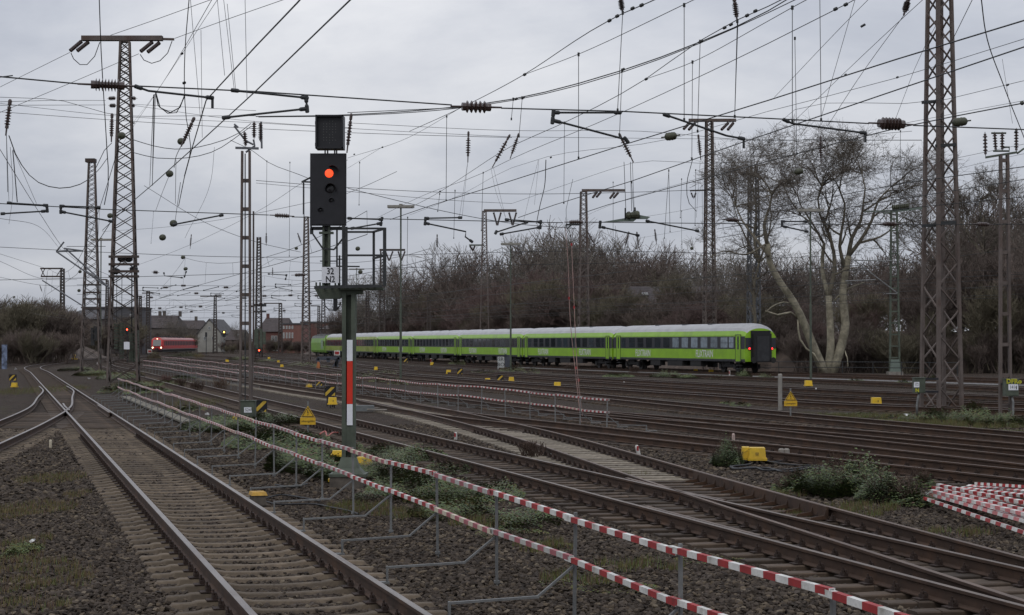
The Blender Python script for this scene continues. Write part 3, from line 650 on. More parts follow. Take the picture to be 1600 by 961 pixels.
# m1: big tower on the left
def W_(px,Y): return px*Y/FPX
b=base_at(193,596); Y=b[1]
m1=lattice('tallest lattice tower on the left with a wide crossarm at its very top',b,hgt(193,66,Y),W_(46,Y),W_(14,Y),None,.13,rusty,rz=.12,bw=.09,ratio=.62,bm=rusty_dark,name='lattice_tower',cat='tower')
crossbar(m1,128,254,60,Y,.32,rusty,((128,64,109,80,-.6),(139,65,120,80,-.6),(239,65,219,81,-.6),(250,66,230,82,-.6)),.5); 
mb=MB(); mb.beam(AD(254,61,Y),AD(272,61.5,Y),.2,.14); part(m1,mb,'crossarm_tip',rusty)
for (a,b_,c) in (((111,83),(115,92),((125,101),(136,101),(148,88),(156,66)),),((219,85),(225,94),((237,99),(250,95),(262,83),(269,64)),)):
    mb=MB(); mb.tube([AD(*a,Y),AD(*b_,Y)]+[AD(x,y,Y) for x,y in c],.03,5); part(m1,mb,'jumper_wire',wire_m)
for py,w2 in ((152,24),(164,22)):
    for s in(-1,1):
        mb=MB(); insul(mb,AD(191+s*8,py+1,Y),AD(191+s*w2,py+(1 if py>160 else 2),Y),5,.16,.08); part(m1,mb,'side_insulator',porc)
for py in (401,413,424,432):
    mb=MB(); mb.beam(AD(170,py,Y-.9),AD(217,py,Y-.9),.2,.16); part(m1,mb,'platform_bar',rusty_dark)
for px,py in ((190,404),(201,404),(181,423),(209,420)):
    mb=MB(); mb.lathe(AD(px,py-4,Y-.4),(0,0,-1),[(0,.1),(.1,.28),(.3,.28),(.42,.1)],10); part(m1,mb,'pulley',darkst)
# tension weights inside the tower
for px,y0,y1 in ((182,505,545),(190,503,560),(205,520,565),(213,515,565),(206,535,566)):
    n=int((y1-y0)/4.2); p=AD(px,y1,Y-.2); q=AD(px,y0,Y-.2); dz=(q.z-p.z)/n
    mb=MB()
    for i in range(n): mb.lathe((p.x,p.y,p.z+i*dz),(0,0,1),[(0,.17),(dz*.72,.17)],9)
    tag(part(m1,mb,'tension_weight',grnsteel),kind='stuff')
    mb=MB(); mb.tube([(p.x,p.y,q.z),(p.x,p.y,AD(px,425,Y).z)],.02,4); part(m1,mb,'weight_cable',wire_m)
mb=MB(); mb.box(AD(198,540,Y-1.3),(.38,.02,.5)); part(m1,mb,'plate',plate_w)
# m2: second tower
b=base_at(142,579); Y=b[1]
m2=lattice('slimmer lattice tower standing left behind the tallest one',b,hgt(142,250,Y),W_(29,Y),W_(9,Y),None,.12,rusty,rz=.1,bw=.07,ratio=.65,bm=rusty_dark,name='lattice_tower',cat='tower',brace_parts=False)
for py in (445,457,467,482):
    mb=MB(); mb.beam(AD(130,py,Y-.8),AD(157,py,Y-.8),.2,.16); part(m2,mb,'platform_bar',rusty_dark)
for px,y0,y1 in ((145,512,540),(149,510,532)):
    mb=MB(); mb.box((AD(px,(y0+y1)/2,Y)),(.3,.3,AD(px,y0,Y).z-AD(px,y1,Y).z)); part(m2,mb,'tension_weight',darkst)
mb=MB(); mb.box(AD(142,251,Y),(.9,.9,.35)); part(m2,mb,'head',rusty_dark)
# m4: big tower on the right with twin rear column
b=base_at(1471,641); Y=b[1]
m4=lattice('massive rusty lattice tower rising out of the top of the picture on the right',b,24.0,W_(44,Y),W_(16,Y),1.0,.125,rusty,rz=.42,bw=.055,xb=False,ratio=.95,name='lattice_tower',cat='tower')
for py,sd in ((160,-1),(228,1),(349,1),(353,-1)):
    mb=MB(); mb.beam(AD(1441 if sd<0 else 1462,py,Y-.5),AD(1470 if sd<0 else 1493,py-2,Y-.3),.12,.12); part(m4,mb,'bracket_bar',darkst)
for py in (592,612):
    mb=MB(); mb.beam(AD(1444,py,Y-.9),AD(1466,py,Y-.9),.08,.08); part(m4,mb,'bracket_bar',black_m)
# drive boxes at the tower
def box_unit(label,px0,px1,py0,py1,Y,txt=None,paint=None,leg_px=None,txtpos=None):
    a=AD(px0,py0,Y);b_=AD(px1,py1,Y); root=empty('switch_cabinet',label,'cabinet',((a.x+b_.x)/2,Y,b_.z))
    mb=MB(); w_,h_=b_.x-a.x,a.z-b_.z; mb.box(((a.x+b_.x)/2,Y+.18,(a.z+b_.z)/2),(w_,.36,h_)); mb.box(((a.x+b_.x)/2,Y+.18,a.z+.012),(w_+.04,.42,.03)); part(root,mb,'housing',grnsteel)
    mb=MB(); mb.box(((a.x+b_.x)/2+w_*.12,Y-.006,(a.z+b_.z)/2),(w_*.7,.02,h_*.9)); mb.box((b_.x-w_*.2,Y-.025,(a.z+b_.z)/2),(.03,.02,.1)); part(root,mb,'door',grnsteel)
    if txt:
        x,y,ww,hh,s=txt; c=AD(x,y,Y); mb=MB(); mb.box((c.x,Y-.022,c.z),(ww,.01,hh)); pl=part(root,mb,'number_plate',plate_w)
        t=bpy.data.objects.new('lettering',text_mesh(s,hh*.8,black_m,.001)); COL.objects.link(t); t.parent=root; t.matrix_parent_inverse=Matrix.Translation(root.location).inverted()
        t.location=(c.x,Y-.030,c.z); t.rotation_euler=(R(90),0,0); t.scale=(ww/(hh*.8*.62*len(s)+.001)*.92,1,1)
    if paint:
        x,y,sz,s=paint; c=AD(x,y,Y); t=bpy.data.objects.new('graffiti',text_mesh(s,sz,mat('graffiti_yellow',(.42,.41,.03),.6),.001,1,.008)); COL.objects.link(t); t.parent=root; t.matrix_parent_inverse=Matrix.Translation(root.location).inverted()
        t.location=(c.x,Y-.030,c.z); t.rotation_euler=(R(90),0,0)
    if leg_px:
        mb=MB(); mb.tube([AD(x,y,Y+.1) for x,y in leg_px],.04,8); part(root,mb,'cable_conduit',galv,True)
    return root
Yb=AZ(1436,651,0).y
box_unit('green cabinet with white plate and yellow scribble left of the massive tower foot',1429,1446,591,614,Yb,(1432,601,.19,.19,'172'),(1433,610,.17,'N'),((1436,614),(1434,624),(1432.5,635),(1433,652)))
# m5
b=base_at(1571,655); Y=b[1]
def batten_mast(label,b,H,w,sp=1.05,m=rusty,taper=.8,leg=.11,rz=0,dpt=.25):
    root=empty('batten_mast',label,'mast',(b[0],b[1],-.1),rz); H+=.1
    for s in(-1,1): mb=MB(); mb.beam((s*w/2,0,0),(s*w/2*taper,0,H),dpt,leg); mb.mk('leg',m,root)
    z=.55; k=0
    while z<H-.15:
        mb=MB(); mb.box((0,0,z),(w*(1-(1-taper)*z/H)-leg*.6,dpt*.7,.12)); mb.mk('batten',m,root); z+=sp
    return root
m5=batten_mast('rusty twin-leg mast topped by four insulators at the right edge',b,hgt(1571,242,Y),W_(16,Y),1.05,rusty,.66,.085,0,.2)
def switch_head(root,Y,bar,ins,extra=(),m=grnsteel):
    mb=MB(); mb.beam(AD(*bar[0],Y),AD(*bar[1],Y),.1,.07); part(root,mb,'head_bar',m)
    for (x0,y0,x1,y1,n) in ins:
        mb=MB(); insul(mb,AD(x0,y0,Y),AD(x1,y1,Y),n,.085,.036,tail=.08); part(root,mb,'insulator',porc)
    for pl in extra:
        mb=MB(); mb.tube([AD(x,y,Y) for x,y in pl],.035,6); part(root,mb,'switch_arm',m)
switch_head(m5,Y,((1540,246),(1589,238)),((1539,206,1540,244,5),(1554,206,1556,236,5),(1566,206,1566,236,5),(1588,200,1588,238,6)),(((1549,208),(1572,208)),((1552,236),(1577,236),(1577,230),(1567,230)),((1589,240),(1600,232))))
box_unit('green cabinet with number plate under yellow graffiti at the right edge mast',1571,1592,593,619,Y-.6,(1583,605,.33,.20,'1414'),(1584,596,.22,'DFRo'),((1581,619),(1583,628),(1583,645),(1580,662)))
mb=MB(); cc=AD(1581,600,Y-.3); part(m5,MB().box((cc.x-.1,Y-.2,cc.z),(.5,.08,.06)),'cabinet_arm',darkst)
# m3: batten mast with switch gear on the left
b=base_at(383,661); Y=b[1]
m3=batten_mast('slender rusty twin-leg mast with grey insulators on its head beside cabinet 524',b,hgt(383,236,Y),W_(16,Y),.93,rusty,.72,.066,0,.16)
mb=MB(); mb.tube([AD(383,640,Y-.15),AD(383,240,Y-.15)],.02,5); part(m3,mb,'drive_rod',darkst)
mb=MB(); mb.tube([AD(393,640,Y+.3),AD(396,520,Y+.3),AD(396,330,Y+.3)],.03,5); part(m3,mb,'drive_rod',rusty)
switch_head(m3,Y,((368,231),(404,232)),((382,205,384,229,5),(397,189,397,217,6),(407,190,407,222,8)),(((366,197),(373,206),(384,220),(396,226)),((408,190),(409,232)),((396,218),(398,228),(384,238)),((366,194),(372,199))),galv_dark)
box_unit('dark green cabinet with white plate 524 on the slender mast',376,398,627,651,Y-.25,(387.5,640.5,.25,.17,'524'),None,None)
# m6.. masts behind the coaches
b=base_at(1109,578.5); Y=b[1]
m6=lattice('lattice mast with rusty crossarm behind the last coach',b,hgt(1110,190,Y),W_(18,Y),W_(9,Y),None,.14,rusty,bw=.075,ratio=.8,xb=True,brace_parts=False,rz=.15)
crossbar(m6,1076,1150,188,Y,.28,rusty,((1078,191,1068,202,-1),(1086,192,1076,203,-1),(1138,192,1127,203,-1),(1146,192,1137,203,-1)),.4)
mb=MB(); mb.beam(AD(1078,298,Y),AD(1112,297,Y),.15,.12); part(m6,mb,'side_arm',rusty_dark); mb=MB(); insul(mb,AD(1079,299,Y),AD(1084,311,Y),5,.12,.05); insul(mb,AD(1088,299,Y),AD(1084,311,Y),5,.12,.05); part(m6,mb,'insulator_string',porc)
b=base_at(1178,578); Y=b[1]
m7=lattice('broad lattice mast with small insulators on top beside the leaning tree',b,hgt(1178,276,Y),W_(17,Y),W_(12,Y),None,.14,galv_dark,bw=.075,ratio=.9,brace_parts=False,rz=.2)
crossbar(m7,1157,1186,272,Y,.3,darkst,((1168,272,1168,262,0),(1174,272,1174,262,0),(1182,272,1182,262,0)),.4)
b=base_at(912,569); Y=b[1]
m8=lattice('lattice mast with crossarm behind the second coach and the hanging rods',b,hgt(912,300,Y),W_(17,Y),W_(8.5,Y),None,.16,rusty,bw=.08,ratio=.8,brace_parts=False,rz=.1)
crossbar(m8,909,977,297.5,Y,.3,rusty,((933,300,926,309,-1),(939,300,932,308,-1),(960,301,953,310,-1),(966,301,959,309,-1)),.4)
b=base_at(757,565); Y=b[1]
m9=lattice('thin lattice mast with four V-hung insulators near the pinkish thicket',b,hgt(757,330,Y),W_(15,Y),W_(5,Y),None,.17,rusty,bw=.09,ratio=.85,brace_parts=False)
crossbar(m9,756,807,329,Y,.35,rusty,((771,331,777,353,0),(783,331,777,353,0),(795,331,801,353,0),(807,331,801,353,0)),.4)
crossbar(m9,733,757,383,Y,.2,grnsteel,((734,384,739,392,0),(742,384,739,392,0)),.3,'side_arm')
b=base_at(597,562); Y=b[1]
m9b=lattice('thin mast with a T-shaped crossarm half hidden by the service basket',b,hgt(597,392,Y),W_(10,Y),W_(5,Y),None,.17,rusty_dark,bw=.09,ratio=.85,brace_parts=False)
crossbar(m9b,593,633,390.5,Y,.3,rusty_dark,((602,392,608,408,0),(614,392,608,408,0),(622,392,627,408,0),(633,392,627,408,0)),.4)
b=base_at(478,570); Y=b[1]
m10=lattice('tall lattice mast just left of the signal screen',b,hgt(478,339,Y),W_(13,Y),W_(6,Y),None,.14,rusty,bw=.08,ratio=.75,brace_parts=False)
mb=MB(); mb.tube([AD(475,338,Y),AD(475,286,Y)],.06,5); mb.beam(AD(474,284,Y),AD(486,284,Y),.12,.12); part(m10,mb,'head_pole',galv_dark)
b=base_at(404,558); Y=b[1]
m11=lattice('lattice mast with tension weights behind the slender twin-leg mast',b,hgt(404,371,Y),W_(10,Y),W_(5,Y),None,.2,rusty_dark,bw=.11,ratio=.8,brace_parts=False)
for px,y0,y1 in ((398,515,540),(402,513,545),(408,514,543),(413,518,538)):
    mb=MB(); mb.box(AD(px,(y0+y1)/2,Y-.5),(.5,.4,AD(px,y0,Y).z-AD(px,y1,Y).z)); part(m11,mb,'tension_weight',grnsteel)
for py in (476,487,478): mb=MB(); mb.beam(AD(395,py,Y),AD(416,py,Y),.4,.25); part(m11,mb,'platform_bar',darkst)
for i,(px,yt,yb,wb_,wt_,lab,bars) in enumerate((
  (97,420,560,7,4.5,'gantry mast above the brown thicket on the left',((63,98,419.5),(64,98,432))),
  (167,438,556,6,3,'small distant mast between the two left towers',((150,168,437),)),
  (231,455,553,5,4,'distant mast with a forked head right of the tallest tower',((222,240,458),)),
  (336,462,552,6,3,'distant lattice mast in front of the pale gabled house',((313,346,463),(336,346,461))),
  (438,474,553,6,4,'distant mast above the red brick building',((412,440,474),)),
  (505,455,553,7,4,'distant lattice mast left of the signal post',()),
  (498,478,552,4,3,'distant gantry leg right above the brick building',((486,499,478),)),
  (670,463,562,6,4,'pair of thin rusty legs in front of the brown thicket',()),
  (219,463,553,4,3,'tiny mast near the dark roofs on the left',((210,222,463),)),
  (574,455,560,6,4,'dim mast right behind the signal post',()))):
    b=base_at(px,yb); Y=b[1]
    mm_=lattice(lab,b,hgt(px,yt,Y),W_(wb_,Y),W_(wt_,Y),None,.16,rusty_dark,bw=.1,ratio=.9,brace_parts=False)
    for (x0,x1,py) in bars: mb=MB(); mb.beam(AD(x0,py,Y),AD(x1,py,Y),.3,.25); part(mm_,mb,'crossarm',rusty_dark)
    if px==97:
        for a_,c_ in (((64,420),(70,432)),((76,432),(70,432)),((70,420),(64,432)),((88,432),(96,420))): mb=MB(); mb.beam(AD(*a_,Y),AD(*c_,Y),.12,.12); part(mm_,mb,'strut',rusty_dark)
# green mast with cantilevers (right)
b=base_at(1398,585.5); Y=b[1]
m13=batten_mast('green twin-leg mast with bright cantilever arms on a concrete foot',b,hgt(1398,330,Y),W_(15,Y),.95,grnsteel,.6,.14,0,.25)
mb=MB(); mb.box((b[0],Y,.1),(1.2,1.0,.3)); part(m13,mb,'foundation',conc_m); mb=MB(); mb.box((b[0],Y,.75),(.9,.5,1.0),taper=.75); part(m13,mb,'base_plate',paleg)
for a_,c_ in (((1333,406.5),(1401,408)),((1333,405),(1402,458)),((1321,439),(1368,437)),((1384,459),(1402,459))):
    mb=MB(); mb.tube([AD(*a_,Y-.2),AD(*c_,Y-.2)],.05,6); part(m13,mb,'cantilever',galv)
mb=MB(); mb.beam(AD(1380,333,Y),AD(1442,324.5,Y),.15,.15); mb.beam(AD(1350,331,Y),AD(1442,326,Y),.1,.1); part(m13,mb,'head_bar',paleg)
mb=MB(); insul(mb,AD(1393,325,Y),AD(1421,322,Y),7,.28,.2,tail=.05); part(m13,mb,'insulator',egg_m)
# diagonal cantilevers on the left towers
Y=118
canti=empty('cantilever_arm','pair of long slanting tube arms reaching left from the tallest tower','bracket')
for a_,c_ in (((88,393),(172,451)),((102,388),(172,451)),((100,388),(130,392)),((88,393),(130,392)),((88,393),(100,378))): mb=MB(); mb.tube([AD(*a_,117),AD(*c_,117)],.055,6); part(canti,mb,'tube',galv_dark)
canti2=empty('cantilever_arm','slanting tube arm reaching left from the slimmer rear tower','bracket')
mb=MB(); mb.tube([AD(66,438,160),AD(128,477,160)],.06,6); part(canti2,mb,'tube',galv_dark)
# ---------------------------------------------------------------- yard lamps
def yard_lamp(label,px,yt,yb,w,m=grnsteel,tilt=0):
    b=base_at(px,yb); Y=b[1]; z=hgt(px,yt,Y); root=empty('yard_lamp',label,'lamp',(b[0],Y,0),0,'tall yard lamps')
    mb=MB(); mb.tube([(0,0,-.1),(0,0,z*.45)],.085,8); mb.tube([(0,0,z*.45),(0,0,z)],.06,8); mb.mk('pole',m,root)
    ww=w*Y/FPX; mb=MB(); mb.prism([(-ww/2,-.22,z+.02),(-ww/2,.22,z+.02),(-ww/2,.17,z+.20),(-ww/2,-.17,z+.20)],(ww,0,0)); mb.box((0,0,z+.24),(.25,.2,.1)); mb.mk('lamp_housing',mat('lamp_housing',(.19,.18,.155),.7,0,.2,4),root)
    mb=MB(); mb.box((0,0,z+.0),(ww*.94,.34,.03)); mb.mk('diffuser',mat('diffuser',(.42,.41,.38),.4),root); return root
yard_lamp('tall lamp post between the signal and the brown thicket',626,325,593,42)
yard_lamp('lamp post in front of the big pale bare tree',1267,331,594,42)
yard_lamp('lamp post with ladder standing before the third coach',798,383,580,31)
yard_lamp('slim lamp post between the two lattice towers on the left',157,376,575,32)
yard_lamp('distant lamp seen through the service basket of the signal',557,421.5,560,24)
# ---------------------------------------------------------------- overhead line
ZC=3.13+CAMZ     # height of the contact wires
def px_wire(mb,pts,Y0,Y1,r,sub=6,m=0,n=4):
    """wire through picture points; inverse depth runs evenly from Y0 to Y1"""
    P=[]; L=[0]; Y0*=YS; Y1*=YS
    for a,b in zip(pts,pts[1:]): L.append(L[-1]+math.hypot(b[0]-a[0],b[1]-a[1]))
    for (x,y),l in zip(pts,L):
        t=l/max(L[-1],1e-6); P.append(AD(x,y,1/((1-t)/Y0+t/Y1)))
    if len(P)>2: P=catmull(P,max(.4,(P[-1]-P[0]).length/24))
    out_=lambda q:q[1]<5 or q[0]<5 or q[0]>1596
    if out_(pts[0]): P=[P[0]+(P[0]-P[1]).normalized()*14]+P
    if out_(pts[-1]): P=P+[P[-1]+(P[-1]-P[-2]).normalized()*14]
    mb.tube(P,r*.88,n,m,caps=False); return P
def at_h(x,y,z): return AZ(x,y,z)
def contact(mb,pts,z=None,r=.0075):
    P=[AZ(x,y,z or ZC) for x,y in pts]; P=([P[0]+(P[0]-P[1]).normalized()*14] if pts[0][1]<5 else [])+P+([P[-1]+(P[-1]-P[-2]).normalized()*14] if pts[-1][0]>1590 else []); mb.tube(P,r,5,0,caps=False); return P
def thing1(name,label,cat,mb,m=wire_m,group=None,smooth=False):
    o=mb.mk(name,m,None,smooth); return tag(o,label,cat,group)
GW='contact wires above the yard'
def cw(label,pts,z=None,r=.0085):
    mb=MB(); contact(mb,pts,z,r); thing1('contact_wire',label,'wire',mb,wire_m,GW)
cw('left one of the two contact wires climbing steeply left of the signal',[(500,-36),(465,4),(400,72),(322,157),(300,232),(288,277),(279,322)])
cw('right one of the two contact wires climbing steeply left of the signal',[(590,-41),(543,4),(400,142),(317,218),(240,287),(207,315),(160,360)])
cw('thick contact wire passing above the crossarm mast and leaving at the upper right edge',[(610,343),(677,320),(800,282),(982,224),(1200,157),(1400,93),(1640,20)])
cw('thick contact wire just under the long registration arm, leaving at the right edge',[(810,340),(867,320),(987,283),(1158,223),(1200,209),(1400,141),(1640,60)])
cw('contact wire that runs into the moss green insulator right of the massive tower',[(905,335),(950,320),(1200,252),(1310,223),(1403,200),(1490,182),(1600,161),(1660,150)])
cw('contact wire low beside the rightmost mast, upper of the pair',[(1120,345),(1200,326),(1420,285),(1596,261),(1660,252)])
cw('contact wire low beside the rightmost mast, lower of the pair',[(1120,358),(1200,345),(1420,309),(1596,281),(1660,270)])
cw('lowest contact wire crossing the twin-leg mast at the right edge',[(1120,372),(1250,350),(1420,325),(1596,308),(1660,302)])
# messenger wires and other lines, by picture course and distance
GM='thin steel wires of the overhead line'
LW=[ # pts, Y0, Y1, radius
 ([(333,-4),(283,83),(207,200),(185,236)],17,60,.006),([(342,-4),(247,140),(207,193)],17,60,.005),
 ([(400,182),(550,179),(720,166),(800,155),(905,130),(972,110),(1095,65),(1200,17),(1235,-4)],24,17,.010),
 ([(404,183),(550,180.5),(720,168.5),(800,157),(905,133),(972,113),(1095,67),(1200,20),(1250,-4)],24,17,.008),
 ([(640,205),(717,170),(818,117),(950,33),(973,21),(1013,4),(1035,-6)],30,14,.008),([(818,117),(903,85),(1075,4),(1100,-8)],22,14,.006),
 ([(543,247),(640,214),(717,170)],38,30,.006),([(543,263),(597,230)],38,34,.005),
 ([(640,325),(687,300),(730,272),(800,228),(870,197),(1008,124),(1095,63),(1150,32),(1200,10),(1230,-5)],42,15,.008),
 ([(1008,124),(1082,97),(1200,33),(1252,4),(1275,-8)],22,14,.006),
 ([(590,340),(667,303),(755,270),(800,248),(973,175),(1200,68),(1327,4),(1345,-6)],50,15,.007),
 ([(640,336),(723,303),(800,262),(855,245),(1047,217),(1200,174),(1400,122),(1596,62),(1640,48)],50,19,.006),
 ([(800,318),(880,290),(987,255),(1200,217),(1210,198),(1480,155),(1596,127),(1640,118)],45,22,.006),
 ([(867,360),(960,318),(1100,276),(1200,243),(1596,158),(1640,150)],60,28,.006),
 ([(900,352),(1060,330),(1200,300),(1420,262),(1596,226),(1640,217)],60,30,.006),
 ([(1000,372),(1200,335),(1420,284),(1491,265),(1596,241),(1640,233)],70,34,.006),
 ([(1210,152),(1352,4),(1362,-6)],20,14,.005),([(1240,190),(1437,4),(1448,-6)],20,13,.005),([(1282,187),(1337,-4)],19,16,.004),([(1293,197),(1350,110),(1413,23)],20,15,.005),
 ([(1397,192),(1447,68),(1462,40)],19,18,.004),([(1488,63),(1520,-2)],18,16,.006),([(1533,-4),(1540,50),(1568,133),(1597,207)],18,24,.010),([(1566,92),(1582,193)],22,22,.004),([(1345,42),(1352,38)],18,18,.02),
 ([(4,152),(100,158),(167,177),(300,181),(400,181)],26,25,.006),([(4,162),(167,180),(400,192),(640,206),(800,214)],27,26,.005),([(4,175),(167,187),(400,201),(620,210),(800,215)],28,26,.006),
 ([(4,159),(80,157),(165,157)],60,80,.015),([(4,164.5),(165,164)],60,80,.015),([(208,163),(400,173)],80,60,.013),([(210,165),(400,190),(550,200)],80,60,.013),
 ([(543,192),(800,204),(1000,205),(1200,220),(1425,205)],30,30,.006),([(543,176),(720,168)],24,20,.008),([(800,214),(1000,216),(1270,219)],28,28,.005),([(1270,219),(1440,219)],28,27,.009),
 ([(400,282),(543,293),(800,303),(1000,300),(1110,296)],50,50,.012),([(400,286),(543,299),(720,314),(800,318)],45,45,.008),([(543,294),(640,318),(684,328),(800,349),(900,357)],36,36,.010),
 ([(360,219),(395,236),(418,253),(468,273),(485,280)],38,40,.010),([(4,120),(20,118)],18,18,.01),
 ([(160,362),(300,350),(470,319),(543,302),(620,268)],70,34,.008),([(200,420),(320,372),(420,320),(485,278),(543,250)],80,36,.008),
 ([(225,290),(330,352),(400,378),(470,394)],60,60,.012),([(4,240),(60,330),(110,400),(170,430)],36,80,.012),([(4,342),(52,350),(95,390)],50,90,.012),([(16,230),(20,300),(14,350)],40,60,.008),
 ([(4,410),(60,434),(120,437)],80,100,.014),([(4,398),(80,422)],90,110,.014),([(4,434),(60,445),(150,446)],120,130,.018),([(104,385),(165,385)],80,80,.02),
 ([(173,55),(245,30),(317,4),(345,-6)],81,70,.022),([(273,60),(350,32),(430,4)],81,70,.022),([(109,82),(4,134),(-20,146)],81,95,.022),([(217,84),(100,134),(4,174),(-20,184)],81,95,.022),
 ([(155,-4),(158,80),(163,166),(167,233),(169,290),(163,320)],22,24,.010),([(150,262),(163,235),(175,223)],24,24,.008),([(10,207),(12,300)],20,20,.006),([(10,207),(14,315)],21,21,.004),([(20,235),(27,316)],21,21,.010),([(20,233),(57,318)],21,21,.004),
 ([(14,212),(24,240),(60,285),(93,294),(125,288),(157,262),(167,248)],20,24,.010),
 ([(207,218),(240,228),(273,233),(330,225),(373,208),(392,193)],42,40.5,.014),([(207,238),(245,247),(273,248),(330,238),(393,197)],42,40.5,.014),
 ([(243,143),(250,168),(266,176),(281,168),(288,150)],18,18,.010),([(243,145),(247,165),(262,177),(276,176),(288,152)],18,18,.008),
 ([(240,148),(234,290)],18,30,.006),([(241,148),(238,290)],18,30,.008),([(243,148),(238,287)],18,30,.005),([(295,4),(289,80),(288,135),(291,185),(298,230),(288,275)],16,20,.007),([(298,4),(306,100),(313,183)],17,20,.004),([(340,4),(351,118)],15.5,15.2,.004),([(350,4),(366,140)],15.5,15.2,.004),([(355,6),(368,138)],15.5,15.2,.004),([(383,4),(386,153)],15.4,15,.004),([(314,47),(316,215)],18,22,.004),
 ([(283,228),(275,245),(272,262)],18,20,.006),([(264,275),(254,300),(243,330)],22,30,.005),([(275,250),(274,318)],22,24,.005),([(273,350),(282,285)],30,24,.006),
 ([(289,372),(330,280),(335,230)],44,40,.006),([(1153,35),(1150,120),(1148,182)],18,18,.006),([(895,280),(885,350),(893,372),(905,380)],40,40,.008),
 ([(853,250),(851,290),(844,320),(838,350)],30,38,.012),([(767,262),(775,300),(792,345)],34,38,.004),([(771,262),(790,340)],34,38,.004),([(731,252),(722,340)],34,36,.004),([(731,252),(718,338)],34,36,.004),([(841,250),(818,345)],34,40,.004),([(842,250),(835,320)],34,40,.004),
 ([(975,253),(978,330)],30,30,.008),([(985,253),(987,330)],30,30,.008),([(988,253),(991,330)],30,30,.006),([(1082,250),(1073,290),(1077,318),(1088,330)],36,38,.012),([(1094,250),(1088,340)],36,38,.004),
]
for i,(pts,a,b,r) in enumerate(LW):
    mb=MB(); px_wire(mb,pts,a,b,r); thing1('overhead_wire','thin wire from '+lm(*pts[0])+' to '+lm(*pts[-1]) if lm(*pts[0])!=lm(*pts[-1]) else 'short thin overhead wire at '+lm(*pts[0]),'wire',mb,wire_m if r>.0045 else wire_pale,GM)
# vertical droppers
GD='droppers hanging between the overhead wires'
for (x0,y0,x1,y1,Y) in ((904,85,904,247,17),(973,20,965,172,16),(972,110,968,212,18),(1069,8,1069,187,15.5),(1082,97,1081,248,19),(1094,65,1090,205,17),(1152,33,1148,182,16),(882,192,881,317,24),(816,153,811,213,20),(802,155,799,186,20),(698,182,697,313,26),(562,254,561,320,36),(1238,12,1238,190,15),(1281,-4,1283,187,16),(1242,60,1245,240,20),(453,254,452,400,41),(417,252,416,372,41),(687,303,684,330,34),(711,298,709,372,34),(755,270,752,360,34),(637,340,636,420,34),(1087,266,1086,352,36),(1045,267,1038,372,34),(1045,266,1047,362,34),(987,285,990,330,30),(1065,280,1063,340,40),(958,285,958,375,40),(1407,205,1406,325,34),(1533,286,1533,340,40),(1584,293,1588,340,40),(240,330,236,380,60),(1097,290,1098,370,50),(1065,330,1065,382,50)):
    Y*=YS; mb=MB(); mb.tube([AD(x0,y0,Y),AD(x1,y1,Y)],.0045 if Y<36 else .006,4,caps=False); mb.box(AD(x0,y0,Y),(.03,.03,.05)); mb.box(AD(x1,y1,Y),(.025,.025,.04))
    thing1('dropper_wire','dropper from '+lm(x0,y0)+' to '+lm(x1,y1),'wire',mb,wire_m,GD)
# clamps / knots on the wires
for (x,y,Y) in ((283,84,22),(286,130,18),(209,192,40),(597,230,34),(553,241,36),(818,117,18),(950,33,15),(962,26,15),(986,14,14.5),(1000,9,14),(687,299,34),(860,246,30),(1008,124,19),(1130,44,16),(1140,39,16),(1165,25,15),(1178,18,15),(805,155,20),(816,153,20),(972,109,18),(1094,65,16.5),(1303,15,14),(1319,8,14),(1401,121,24),(1573,133,22),(1586,206,24),(1320,117,24)):
    Y*=YS; mb=MB(); mb.lathe(AD(x-.8,y+.8,Y),AD(x+2,y-1,Y)-AD(x-1,y+.5,Y),[(0,.010),(.01,.022),(.045,.022),(.055,.010)],6); thing1('wire_clamp','small dark wire clamp near '+lm(x,y),'clamp',mb,wire_m,'wire clamps')
# ---- cross spans with insulators and registration arms
def plane_pt(px,py,P0,D):
    """point where the view ray meets the vertical plane through P0 along D"""
    d=ray(px,py); n=Vector((D[1],-D[0],0)); t=(Vector(P0)-Vector((0,0,CAMZ))).dot(n)/d.dot(n); return Vector((0,0,CAMZ))+d*t
def cross_span(label,P0,D,wires,insus,arms,rw=.009,ra=.015,ri=.062,name='cross_span'):
    root=empty(name,label,'cross span'); Q=lambda x,y:plane_pt(x,y,P0,D)
    for w_ in wires:
        P=[Q(x,y) for x,y in w_]; P=catmull(P,2.0) if len(P)>2 else P
        mb=MB(); mb.tube(P,rw,4,0,False); mb.mk('span_wire',wire_m,root)
    for (x0,y0,x1,y1,n,k) in insus:
        mb=MB(); a=Q(x0,y0);b=Q(x1,y1); insul(mb,a,b,n,ri*k,ri*.5*k,tail=.22)
        d=(b-a)
        for t in(.30,.70): mb.lathe(a+d*(t-.045),d,[(0,ri*.62*k),(d.length*.09,ri*.62*k)],8)
        mb.mk('insulator',porc,root,False)
    for A in arms:
        kind=A[0]; pts=[Q(x,y) for x,y in A[1:]]
        mb=MB(); mb.tube(pts,ra,6)
        for e,f in ((0,1),(-1,-2)):
            v=(pts[e]-pts[f]).normalized(); mb.lathe(pts[e]+v*.02,-v,[(0,ra*1.1),(.01,ra*1.8),(.09,ra*1.8),(.11,ra*1.1)],8)
        if kind=='v': mb.box(pts[-1]+Vector((0,0,-.06)),(.03,.03,.14))
        mb.mk('registration_arm',darkst if kind!='p' else galv_dark,root)
    return root
A0=OW(-3.8,15.5)+(0,); AD_=(.966,.26)
